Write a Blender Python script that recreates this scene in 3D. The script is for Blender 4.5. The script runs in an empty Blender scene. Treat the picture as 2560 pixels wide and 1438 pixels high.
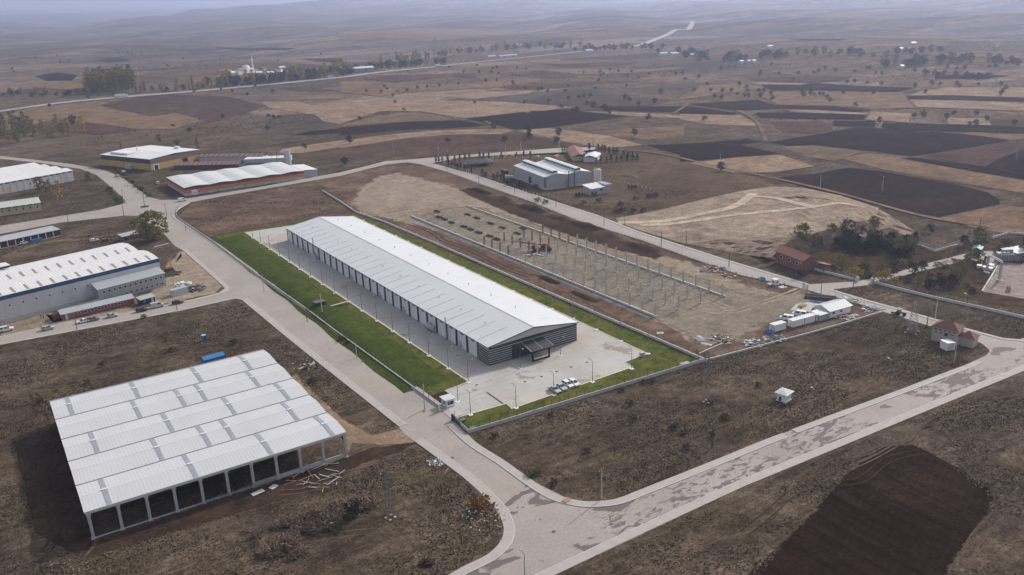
import bpy, bmesh, math, random
import numpy as np
from mathutils import Vector, Matrix

S = bpy.context.scene
COL = S.collection
rad = math.radians
random.seed(7)

# ------------------------------------------------------------------ camera
cam_data = bpy.data.cameras.new("camera")
cam = bpy.data.objects.new("camera", cam_data)
COL.objects.link(cam)
S.camera = cam
cam_data.sensor_width = 36.0
cam_data.lens = 29.903
cam_data.clip_start = 1.0
cam_data.clip_end = 60000.0
cam.matrix_world = Matrix(((0.837421, 0.202377, -0.507710, 0.000000), (-0.545551, 0.253125, -0.798938, 0.000000), (-0.033173, 0.946029, 0.322379, 100.000000), (0.000000, 0.000000, 0.000000, 1.000000)))

# ------------------------------------------------------------------ sky, sun, exposure
SUN_EL, SUN_DIR = rad(31.0), Vector((0.96, 0.275, 0))     # the sun stands beyond the right of the picture
W = bpy.data.worlds.new("World")
S.world = W
W.use_nodes = True
nt = W.node_tree
bg = nt.nodes["Background"]
sky = nt.nodes.new("ShaderNodeTexSky")
sky.sky_type = 'NISHITA'
sky.sun_disc = False
sky.sun_elevation = SUN_EL
sky.sun_rotation = math.atan2(SUN_DIR.x, SUN_DIR.y)
sky.altitude = 800
sky.air_density = 1.0
sky.dust_density = 4.0
sky.ozone_density = 1.0
hs = nt.nodes.new("ShaderNodeHueSaturation")      # thin cloud veil: a paler sky than a clear one
hs.inputs["Saturation"].default_value = 0.32
nt.links.new(sky.outputs[0], hs.inputs["Color"])
nt.links.new(hs.outputs[0], bg.inputs[0])
bg.inputs[1].default_value = 0.13
sun_data = bpy.data.lights.new("sun", 'SUN')
sun_data.energy = 2.7
sun_data.angle = rad(2.2)
sun_data.color = (1.0, 0.935, 0.86)
sun = bpy.data.objects.new("sun", sun_data)
COL.objects.link(sun)
to_sun = Vector((SUN_DIR.x * math.cos(SUN_EL), SUN_DIR.y * math.cos(SUN_EL), math.sin(SUN_EL))).normalized()
sun.rotation_euler = to_sun.to_track_quat('Z', 'Y').to_euler()
S.view_settings.view_transform = 'Standard'
S.view_settings.look = 'None'
S.view_settings.exposure = 0.5
S.view_settings.gamma = 1.0
S.view_settings.use_curve_mapping = False
S.render.engine = 'CYCLES'
S.cycles.use_denoising = True
S.cycles.max_bounces = 6
S.cycles.volume_bounces = 0


# ------------------------------------------------------------------ helpers: materials
def node_mat(name):
    m = bpy.data.materials.new(name)
    m.use_nodes = True
    return m, m.node_tree, m.node_tree.nodes["Principled BSDF"]

def noise_node(n, vec, scale, detail=6.0, rough=0.6, dist=0.0):
    t = n.nodes.new("ShaderNodeTexNoise")
    t.inputs["Scale"].default_value = scale
    t.inputs["Detail"].default_value = detail
    t.inputs["Roughness"].default_value = rough
    t.inputs["Distortion"].default_value = dist
    n.links.new(vec, t.inputs["Vector"])
    return t.outputs["Fac"]

def ramp_node(n, fac, lo, hi):
    r = n.nodes.new("ShaderNodeMapRange")
    r.inputs["From Min"].default_value = lo
    r.inputs["From Max"].default_value = hi
    r.clamp = True
    n.links.new(fac, r.inputs["Value"])
    return r.outputs["Result"]

def mix_node(n, fac, a, b, blend='MIX'):
    m = n.nodes.new("ShaderNodeMix")
    m.data_type = 'RGBA'
    m.blend_type = blend
    for sock, v in ((m.inputs[0], fac), (m.inputs[6], a), (m.inputs[7], b)):
        if isinstance(v, bpy.types.NodeSocket):
            n.links.new(v, sock)
        elif isinstance(v, (int, float)):
            sock.default_value = v
        else:
            sock.default_value = (v[0], v[1], v[2], 1.0)
    return m.outputs[2]

def position(n):
    return n.nodes.new("ShaderNodeNewGeometry").outputs["Position"]

def mapping(n, vec, scale=(1, 1, 1), rot=0.0, loc=(0, 0, 0)):
    m = n.nodes.new("ShaderNodeMapping")
    m.inputs["Scale"].default_value = scale
    m.inputs["Rotation"].default_value = (0, 0, rot)
    m.inputs["Location"].default_value = loc
    n.links.new(vec, m.inputs["Vector"])
    return m.outputs["Vector"]

def bump_to(n, bsdf, height, strength, distance):
    b = n.nodes.new("ShaderNodeBump")
    b.inputs["Strength"].default_value = strength
    b.inputs["Distance"].default_value = distance
    n.links.new(height, b.inputs["Height"])
    n.links.new(b.outputs["Normal"], bsdf.inputs["Normal"])

def plain(name, col, rough=0.7, var=0.12, scale=0.6, metal=0.0, dirt=None, streak=False, spec=0.3):
    """A painted / built surface: base colour, uneven tone, optional dirt patches."""
    m, n, b = node_mat(name)
    tc = n.nodes.new("ShaderNodeTexCoord").outputs["Object"]
    v = mapping(n, tc, (1, 1, 0.15)) if streak else tc
    f = noise_node(n, v, scale, 5.0, 0.65)
    lo = [c * (1 - var) for c in col]
    hi = [min(1, c * (1 + var)) for c in col]
    c = mix_node(n, ramp_node(n, f, 0.3, 0.7), lo, hi)
    if dirt:
        f2 = noise_node(n, v, scale * 0.35, 7.0, 0.7)
        c = mix_node(n, ramp_node(n, f2, 0.52, 0.75), c, dirt)
    n.links.new(c, b.inputs["Base Color"])
    b.inputs["Roughness"].default_value = rough
    b.inputs["Metallic"].default_value = metal
    b.inputs["Specular IOR Level"].default_value = spec
    return m

def soil(name, cols, scales=(0.02, 0.11, 0.7), rough=0.95, bump=0.5, furrow=None, speck=0.0, fine=3.0, tracks=None):
    """Ground: three to four colours mixed by noise of falling size; furrow = (angle, spacing, strength)."""
    m, n, b = node_mat(name)
    p = position(n)
    warp = n.nodes.new("ShaderNodeVectorMath"); warp.operation = 'ADD'
    wn = n.nodes.new("ShaderNodeTexNoise"); wn.inputs["Scale"].default_value = 0.05; wn.inputs["Detail"].default_value = 3
    n.links.new(p, wn.inputs["Vector"])
    ws = n.nodes.new("ShaderNodeVectorMath"); ws.operation = 'SCALE'; ws.inputs["Scale"].default_value = 9.0
    n.links.new(wn.outputs["Color"], ws.inputs[0])
    n.links.new(p, warp.inputs[0]); n.links.new(ws.outputs[0], warp.inputs[1])
    pw = warp.outputs[0]
    c = cols[0]
    for i, col in enumerate(cols[1:]):
        f = noise_node(n, pw, scales[i % len(scales)], 7.0, 0.68)
        c = mix_node(n, ramp_node(n, f, 0.42, 0.66), c, col)
    f = noise_node(n, p, fine, 4.0, 0.75)
    c = mix_node(n, ramp_node(n, f, 0.25, 0.75), mix_node(n, 1.0, c, (0.52, 0.51, 0.50), 'MULTIPLY'), mix_node(n, 1.0, c, (1.42, 1.40, 1.36), 'MULTIPLY'))
    f5 = noise_node(n, p, fine * 0.22, 5.0, 0.7)
    c = mix_node(n, ramp_node(n, f5, 0.3, 0.72), mix_node(n, 1.0, c, (0.66, 0.66, 0.66), 'MULTIPLY'), mix_node(n, 1.0, c, (1.28, 1.27, 1.25), 'MULTIPLY'))
    if furrow:
        ang, spacing, strength = furrow
        w = n.nodes.new("ShaderNodeTexWave")
        w.wave_type = 'BANDS'; w.bands_direction = 'X'
        w.inputs["Scale"].default_value = 0.314 / spacing
        w.inputs["Distortion"].default_value = 3.0
        w.inputs["Detail"].default_value = 3.0
        w.inputs["Detail Scale"].default_value = 0.6
        n.links.new(mapping(n, p, rot=ang), w.inputs["Vector"])
        sn = noise_node(n, mapping(n, p, (0.6 / spacing, 0.02, 1), rot=ang), 1.0, 4.0, 0.7)
        c = mix_node(n, ramp_node(n, sn, 0.3, 0.7), mix_node(n, 1.0, c, (1 - strength,) * 3, 'MULTIPLY'), mix_node(n, 1.0, c, (1 + strength,) * 3, 'MULTIPLY'))
        c = mix_node(n, strength * 0.6, c, mix_node(n, w.outputs["Color"], mix_node(n, 1.0, c, (0.6,) * 3, 'MULTIPLY'), c))
    if speck:
        v = n.nodes.new("ShaderNodeTexVoronoi"); v.inputs["Scale"].default_value = speck
        n.links.new(p, v.inputs["Vector"])
        c = mix_node(n, ramp_node(n, v.outputs["Distance"], 0.22, 0.10), c, (0.5, 0.47, 0.43))
    n.links.new(c, b.inputs["Base Color"])
    b.inputs["Roughness"].default_value = rough
    b.inputs["Specular IOR Level"].default_value = 0.0
    if bump:
        bump_to(n, b, noise_node(n, p, fine * 0.45, 6.0, 0.75), bump, 0.5)
    return m

# ------------------------------------------------------------------ helpers: geometry
class MB:
    """Collects boxes, prisms, tubes and faces; build() links them as one mesh object."""
    def __init__(self):
        self.v, self.f = [], []
    def face(self, pts):
        k = len(self.v)
        self.v += [tuple(p) for p in pts]
        self.f.append(tuple(range(k, k + len(pts))))
        return self
    def mesh(self, vs, fs):
        k = len(self.v)
        self.v += [tuple(p) for p in vs]
        self.f += [tuple(i + k for i in f) for f in fs]
        return self
    def box(self, x0, x1, y0, y1, z0, z1):
        return self.mesh([(x0, y0, z0), (x1, y0, z0), (x1, y1, z0), (x0, y1, z0), (x0, y0, z1), (x1, y0, z1), (x1, y1, z1), (x0, y1, z1)],
                         [(0, 3, 2, 1), (4, 5, 6, 7), (0, 1, 5, 4), (1, 2, 6, 5), (2, 3, 7, 6), (3, 0, 4, 7)])
    def cbox(self, c, s, rz=0.0):
        """Box centred in plan at c (x, y), standing on c z; s = full sizes."""
        ca, sa = math.cos(rz), math.sin(rz)
        vs = []
        for dz in (0, s[2]):
            for dx, dy in ((-.5, -.5), (.5, -.5), (.5, .5), (-.5, .5)):
                x, y = dx * s[0], dy * s[1]
                vs.append((c[0] + x * ca - y * sa, c[1] + x * sa + y * ca, c[2] + dz))
        return self.mesh(vs, [(0, 3, 2, 1), (4, 5, 6, 7), (0, 1, 5, 4), (1, 2, 6, 5), (2, 3, 7, 6), (3, 0, 4, 7)])
    def prism(self, poly, z0, z1):
        """Upright prism over a plan polygon."""
        n = len(poly)
        a = sum(poly[i][0] * poly[(i + 1) % n][1] - poly[(i + 1) % n][0] * poly[i][1] for i in range(n))
        if a < 0: poly = poly[::-1]
        vs = [(p[0], p[1], z0) for p in poly] + [(p[0], p[1], z1) for p in poly]
        fs = [tuple(range(n))[::-1], tuple(range(n, 2 * n))] + [(i, (i + 1) % n, n + (i + 1) % n, n + i) for i in range(n)]
        return self.mesh(vs, fs)
    def profile_y(self, prof, y0, y1):
        """Closed x-z outline run along y."""
        n = len(prof)
        vs = [(p[0], y0, p[1]) for p in prof] + [(p[0], y1, p[1]) for p in prof]
        return self.mesh(vs, [tuple(range(n)), tuple(range(n, 2 * n))[::-1]] + [((i + 1) % n, i, n + i, n + (i + 1) % n) for i in range(n)])
    def profile_x(self, prof, x0, x1):
        n = len(prof)
        vs = [(x0, p[0], p[1]) for p in prof] + [(x1, p[0], p[1]) for p in prof]
        return self.mesh(vs, [tuple(range(n))[::-1], tuple(range(n, 2 * n))] + [(i, (i + 1) % n, n + (i + 1) % n, n + i) for i in range(n)])
    def bar(self, a, b, w, h=None):
        """Square bar from a to b."""
        a, b = Vector(a), Vector(b)
        d = (b - a)
        if d.length < 1e-6: return self
        d.normalize()
        up = Vector((0, 0, 1)) if abs(d.z) < 0.95 else Vector((1, 0, 0))
        s = d.cross(up).normalized() * (w / 2)
        u = s.cross(d).normalized() * ((h or w) / 2)
        vs = [a - s - u, a + s - u, a + s + u, a - s + u, b - s - u, b + s - u, b + s + u, b - s + u]
        return self.mesh(vs, [(0, 1, 2, 3), (7, 6, 5, 4), (0, 4, 5, 1), (1, 5, 6, 2), (2, 6, 7, 3), (3, 7, 4, 0)])
    def tube(self, a, b, r0, r1=None, n=8):
        a, b = Vector(a), Vector(b)
        r1 = r0 if r1 is None else r1
        d = (b - a).normalized()
        up = Vector((0, 0, 1)) if abs(d.z) < 0.95 else Vector((1, 0, 0))
        s = d.cross(up).normalized(); u = s.cross(d).normalized()
        vs = []
        for c, r in ((a, r0), (b, r1)):
            for i in range(n):
                t = 2 * math.pi * i / n
                vs.append(c + (s * math.cos(t) + u * math.sin(t)) * r)
        return self.mesh(vs, [tuple(range(n))[::-1], tuple(range(n, 2 * n))] + [(i, (i + 1) % n, n + (i + 1) % n, n + i) for i in range(n)])
    def data(self, name, mat, smooth=False):
        me = bpy.data.meshes.new(name)
        me.from_pydata([tuple(p) for p in self.v], [], self.f)
        if mat is not None: me.materials.append(mat)
        if smooth:
            for p in me.polygons: p.use_smooth = True
        bm = bmesh.new(); bm.from_mesh(me)
        bmesh.ops.recalc_face_normals(bm, faces=bm.faces)
        bm.to_mesh(me); bm.free()
        return me
    def build(self, name, mat, parent=None, smooth=False):
        o = bpy.data.objects.new(name, self.data(name, mat, smooth))
        COL.objects.link(o)
        if parent is not None: o.parent = parent
        return o

def place(name, me, parent=None, loc=(0, 0, 0), rz=0.0, scale=None):
    """Another object sharing mesh data."""
    o = bpy.data.objects.new(name, me)
    COL.objects.link(o)
    if parent is not None: o.parent = parent
    o.location = loc
    o.rotation_euler = (0, 0, rz)
    if scale is not None: o.scale = scale if hasattr(scale, '__len__') else (scale,) * 3
    return o

def tag(o, label=None, cat=None, group=None, kind=None):
    if label: o["label"] = label
    if cat: o["category"] = cat
    if group: o["group"] = group
    if kind: o["kind"] = kind
    return o

def thing(name, label, cat, loc=(0, 0, 0), rz=0.0, group=None):
    o = bpy.data.objects.new(name, None)
    COL.objects.link(o)
    o.location = loc if len(loc) == 3 else (loc[0], loc[1], 0)
    o.rotation_euler = (0, 0, rz)
    o.empty_display_size = 0.2
    return tag(o, label, cat, group)

def copy_tree(o, parent=None):
    c = o.copy()
    COL.objects.link(c)
    c.parent = parent
    for ch in list(o.children):
        copy_tree(ch, c)
    return c

def copy_thing(o, loc, rz=None, label=None, group=None, scale=None):
    c = copy_tree(o)
    c.location = loc if len(loc) == 3 else (loc[0], loc[1], terrain(loc[0], loc[1]))
    if rz is not None: c.rotation_euler = (0, 0, rz)
    if label: c["label"] = label
    if group: c["group"] = group
    if scale is not None: c.scale = (scale,) * 3
    return c

def lerp(a, b, t):
    return tuple(a[i] + (b[i] - a[i]) * t for i in range(len(a)))

_U = "zeroth first second third fourth fifth sixth seventh eighth ninth tenth eleventh twelfth thirteenth fourteenth fifteenth sixteenth seventeenth eighteenth nineteenth".split()
_T = {2: "twent", 3: "thirt", 4: "fort", 5: "fift", 6: "sixt", 7: "sevent", 8: "eight", 9: "ninet"}
ORD = [_U[i] if i < 20 else _T[i // 10] + ("ieth" if i % 10 == 0 else "y-" + _U[i % 10]) for i in range(1, 100)]

# ------------------------------------------------------------------ terrain
# TERRAIN BEGIN
def sstep(t):
    t = min(1.0, max(0.0, t))
    return t * t * (3 - 2 * t)

def terrain(x, y):
    r = math.hypot(x - 130, y - 350)
    k = sstep((r - 430) / 520)
    if k <= 0:
        return 0.0
    z = 3.6 * math.sin(x / 150 + 1.2 * math.sin(y / 270)) + 4.2 * math.sin((0.6 * x + y) / 215 + 0.7) + 2.6 * math.sin((x - 0.8 * y) / 125 + 2.0)
    d = math.hypot(x, y)
    s = sstep((d - 3600) / 7000)
    a = math.atan2(y, x)
    hills = s * (92 + 46 * math.sin(a * 9 + 0.6 + d / 2600) + 30 * math.sin(a * 21 + d / 1300) + 14 * math.sin(a * 47 + 1.7 + d / 700))
    return k * z * (1 + 1.5 * sstep((d - 1500) / 2500)) + hills
# TERRAIN END

def sheet(name, poly, mat, layer, cell=None, kind='structure', base=0.0):
    """A ground sheet over a plan polygon, draped on the terrain, its own few millimetres above the one below."""
    bm = bmesh.new()
    vs = [bm.verts.new((p[0], p[1], 0)) for p in poly]
    f = bm.faces.new(vs)
    if f.normal.z < 0 or f.calc_area() < 0: pass
    bmesh.ops.triangulate(bm, faces=bm.faces[:])
    far = max(math.hypot(p[0] - 130, p[1] - 350) for p in poly) > 425
    if far or cell:
        xs = [p[0] for p in poly]; ys = [p[1] for p in poly]
        c = cell or max(18.0, min(60.0, max(max(xs) - min(xs), max(ys) - min(ys)) / 12))
        for lo, hi, nrm in ((min(xs), max(xs), (1, 0, 0)), (min(ys), max(ys), (0, 1, 0))):
            k = math.ceil(lo / c) * c
            while k < hi:
                bmesh.ops.bisect_plane(bm, geom=bm.verts[:] + bm.edges[:] + bm.faces[:], plane_co=(k * nrm[0], k * nrm[1], 0), plane_no=nrm)
                k += c
    for v in bm.verts:
        t = terrain(v.co.x, v.co.y)
        d = math.hypot(v.co.x, v.co.y)
        v.co.z = t + base + 0.004 * layer + (0.06 + d * 0.00025 if abs(t) > 1e-6 else 0.0)
    bmesh.ops.recalc_face_normals(bm, faces=bm.faces)
    for f in bm.faces:
        if f.normal.z < 0: f.normal_flip()
    me = bpy.data.meshes.new(name)
    bm.to_mesh(me); bm.free()
    me.materials.append(mat)
    o = bpy.data.objects.new(name, me)
    COL.objects.link(o)
    o["kind"] = kind
    return o

SOFT = {}
def soft_mat(mat):
    """The same ground with a ragged margin: it thins out over the sheet's outer metres."""
    if mat.name not in SOFT:
        m = mat.copy(); m.name = mat.name + '_margin'
        n = m.node_tree
        bs = n.nodes["Principled BSDF"]; out = n.nodes["Material Output"]
        at = n.nodes.new("ShaderNodeAttribute"); at.attribute_name = 'margin'
        p = position(n)
        nz = noise_node(n, p, 0.22, 6.0, 0.7)
        ad = n.nodes.new("ShaderNodeMath"); ad.operation = 'MULTIPLY_ADD'; ad.inputs[1].default_value = 1.7; ad.inputs[2].default_value = -0.85
        n.links.new(nz, ad.inputs[0])
        su = n.nodes.new("ShaderNodeMath"); su.operation = 'ADD'
        n.links.new(ad.outputs[0], su.inputs[0]); n.links.new(at.outputs["Fac"], su.inputs[1])
        tr_ = n.nodes.new("ShaderNodeBsdfTransparent"); mx = n.nodes.new("ShaderNodeMixShader")
        n.links.new(ramp_node(n, su.outputs[0], 0.30, 0.62), mx.inputs[0]); n.links.new(tr_.outputs[0], mx.inputs[1]); n.links.new(bs.outputs[0], mx.inputs[2])
        n.links.new(mx.outputs[0], out.inputs["Surface"])
        SOFT[mat.name] = m
    return SOFT[mat.name]

def soft_sheet(name, poly, mat, layer, w=5.0):
    """A ground sheet whose margin breaks up into what lies below."""
    bm = bmesh.new()
    pts = []
    for i, p in enumerate(poly):
        q = poly[(i + 1) % len(poly)]; k = max(1, int(math.hypot(q[0] - p[0], q[1] - p[1]) / 7))
        pts += [lerp(p, q, j / k) for j in range(k)]
    a = sum(pts[i][0] * pts[(i + 1) % len(pts)][1] - pts[(i + 1) % len(pts)][0] * pts[i][1] for i in range(len(pts)))
    if a < 0: pts = pts[::-1]
    outer = offset_line(pts + pts[:1], -w * .45)[:-1]; inner = offset_line(pts + pts[:1], w * .55)[:-1]
    z = 0.004 * layer
    lay = bm.verts.layers.float.new('margin')
    ov_ = [bm.verts.new((p[0], p[1], z - 0.002)) for p in outer]; iv = [bm.verts.new((p[0], p[1], z)) for p in inner]
    for v in iv: v[lay] = 1.0
    f = bm.faces.new(iv)
    for i in range(len(pts)):
        j = (i + 1) % len(pts)
        try: bm.faces.new((ov_[i], ov_[j], iv[j], iv[i]))
        except ValueError: pass
    bmesh.ops.triangulate(bm, faces=[f])
    bm.normal_update()
    for f in bm.faces:
        if f.normal.z < 0: f.normal_flip()
    me = bpy.data.meshes.new(name); bm.to_mesh(me); bm.free()
    me.materials.append(soft_mat(mat))
    o = bpy.data.objects.new(name, me); COL.objects.link(o); o["kind"] = 'structure'
    return o

def offset_line(pts, d):
    """Plan polyline moved sideways by d (left of travel positive), mitred."""
    out = []
    for i, p in enumerate(pts):
        a = pts[max(0, i - 1)]; b = pts[min(len(pts) - 1, i + 1)]
        dx, dy = b[0] - a[0], b[1] - a[1]
        l = math.hypot(dx, dy) or 1
        nx, ny = -dy / l, dx / l
        out.append((p[0] + nx * d, p[1] + ny * d))
    return out

def smooth_line(pts, n=4):
    """Catmull-Rom through plan points."""
    out = []
    for i in range(len(pts) - 1):
        p0 = pts[max(0, i - 1)]; p1 = pts[i]; p2 = pts[i + 1]; p3 = pts[min(len(pts) - 1, i + 2)]
        for k in range(n):
            t = k / n
            out.append(tuple(0.5 * ((2 * p1[j]) + (-p0[j] + p2[j]) * t + (2 * p0[j] - 5 * p1[j] + 4 * p2[j] - p3[j]) * t * t + (-p0[j] + 3 * p1[j] - 3 * p2[j] + p3[j]) * t ** 3) for j in (0, 1)))
    out.append(tuple(pts[-1]))
    return out

def strip(name, pts, w, mat, layer, kind='structure', side=0.0):
    """A band of even width along a plan line, as a ground sheet."""
    l = offset_line(pts, w * (0.5 + side)); r = offset_line(pts, w * (-0.5 + side))
    mb = MB()
    for i in range(len(pts) - 1):
        q = [l[i], l[i + 1], r[i + 1], r[i]]
        z = []
        for p in q:
            t = terrain(p[0], p[1]); d = math.hypot(p[0], p[1])
            z.append(t + 0.004 * layer + (0.06 + d * 0.00025 if abs(t) > 1e-6 else 0))
        mb.face([(q[j][0], q[j][1], z[j]) for j in range(4)])
    o = mb.build(name, mat)
    bm = bmesh.new(); bm.from_mesh(o.data)
    bmesh.ops.remove_doubles(bm, verts=bm.verts, dist=0.001)
    for f in bm.faces:
        if f.normal.z < 0: f.normal_flip()
    bm.to_mesh(o.data); bm.free()
    o["kind"] = kind
    return o

def run(name, pts, w, z0, z1, mat, parent=None):
    """A wall or kerb of rectangular section along a plan line."""
    l = offset_line(pts, w / 2); r = offset_line(pts, -w / 2)
    n = len(pts)
    vs = []
    for i in range(n):
        t = terrain(pts[i][0], pts[i][1])
        vs += [(*l[i], t + z0), (*r[i], t + z0), (*r[i], t + z1), (*l[i], t + z1)]
    fs = [(0, 1, 2, 3), (4 * n - 1, 4 * n - 2, 4 * n - 3, 4 * n - 4)]
    for i in range(n - 1):
        a, b = 4 * i, 4 * i + 4
        for k in range(4):
            fs.append((a + k, b + k, b + (k + 1) % 4, a + (k + 1) % 4))
    mb = MB(); mb.mesh(vs, fs)
    return mb.build(name, mat, parent)


# ------------------------------------------------------------------ ground materials
M = {}
M['scrub'] = soil('scrub', [(0.0749, 0.049, 0.0308), (0.1284, 0.0882, 0.05544), (0.07062, 0.05684, 0.0264), (0.03745, 0.02548, 0.01672)], (0.018, 0.05, 0.22), fine=1.6)
M['scrub_light'] = soil('scrub_light', [(0.107, 0.07644, 0.0528), (0.1819, 0.1274, 0.088), (0.0749, 0.0539, 0.0352)], (0.02, 0.08, 0.4), fine=1.5)
M['bare'] = soil('bare_earth', [(0.285, 0.232, 0.178), (0.22, 0.178, 0.14), (0.34, 0.28, 0.218)], (0.02, 0.09, 0.3), fine=1.2, bump=0.25)
M['bare_dark'] = soil('bare_dark', [(0.1391, 0.0931, 0.0704), (0.214, 0.1519, 0.11), (0.09095, 0.06076, 0.04576)], (0.03, 0.1, 0.5), fine=1.6, bump=0.5)
M['site'] = soil('site_earth', [(0.214, 0.1686, 0.1214), (0.2889, 0.2205, 0.1496), (0.1605, 0.1323, 0.1012)], (0.03, 0.07, 0.35), fine=1.0, bump=0.3)
M['site_grey'] = soil('site_gravel', [(0.235, 0.203, 0.162), (0.285, 0.242, 0.188), (0.17, 0.15, 0.125)], (0.04, 0.1, 0.5), fine=2.0, bump=0.3)
M['mud'] = soil('mud', [(0.05885, 0.0392, 0.02904), (0.0856, 0.0588, 0.04224), (0.03745, 0.02548, 0.01936)], (0.05, 0.12, 0.5), fine=1.2)
M['track'] = soil('dirt_track', [(0.2889, 0.2107, 0.1452), (0.214, 0.1568, 0.11)], (0.06, 0.3), fine=2.0, bump=0.3)
M['plough_near'] = soil('ploughed_near', [(0.025, 0.0155, 0.0105), (0.037, 0.0238, 0.0162)], (0.03, 0.2), fine=1.4, furrow=(rad(70), 1.6, 0.45), bump=0.7)
M['plough'] = soil('ploughed', [(0.023, 0.0155, 0.0130), (0.036, 0.025, 0.0205)], (0.006, 0.03), fine=0.25, furrow=(rad(-15), 6, 0.12), bump=0)
M['plough_b'] = soil('ploughed_brown', [(0.08025, 0.05194, 0.0396), (0.1124, 0.0735, 0.05456)], (0.006, 0.03), fine=0.25, furrow=(rad(-30), 6, 0.12), bump=0)
M['stubble'] = soil('stubble', [(0.2643, 0.1892, 0.1331), (0.2033, 0.1455, 0.1035), (0.3049, 0.2231, 0.1577)], (0.008, 0.04, 0.15), fine=0.3, furrow=(rad(-20), 8, 0.10), bump=0)
M['stubble_b'] = soil('stubble_brown', [(0.1819, 0.1225, 0.08096), (0.1391, 0.09408, 0.06424), (0.2247, 0.1548, 0.1012)], (0.008, 0.04, 0.15), fine=0.3, furrow=(rad(-35), 8, 0.10), bump=0)
M['fallow'] = soil('fallow', [(0.1658, 0.1176, 0.08184), (0.214, 0.1519, 0.1038), (0.1284, 0.098, 0.066)], (0.006, 0.03, 0.12), fine=0.3, bump=0)
M['lawn'] = soil('lawn_grass', [(0.062, 0.090, 0.021), (0.112, 0.124, 0.030), (0.046, 0.070, 0.018), (0.145, 0.130, 0.042)], (0.035, 0.09, 0.3), fine=1.6, bump=0.2)
M['lawn_dark'] = soil('lawn_bank', [(0.056, 0.080, 0.018), (0.088, 0.098, 0.026), (0.040, 0.056, 0.016)], (0.05, 0.1, 0.4), fine=1.6, bump=0.3)

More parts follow.
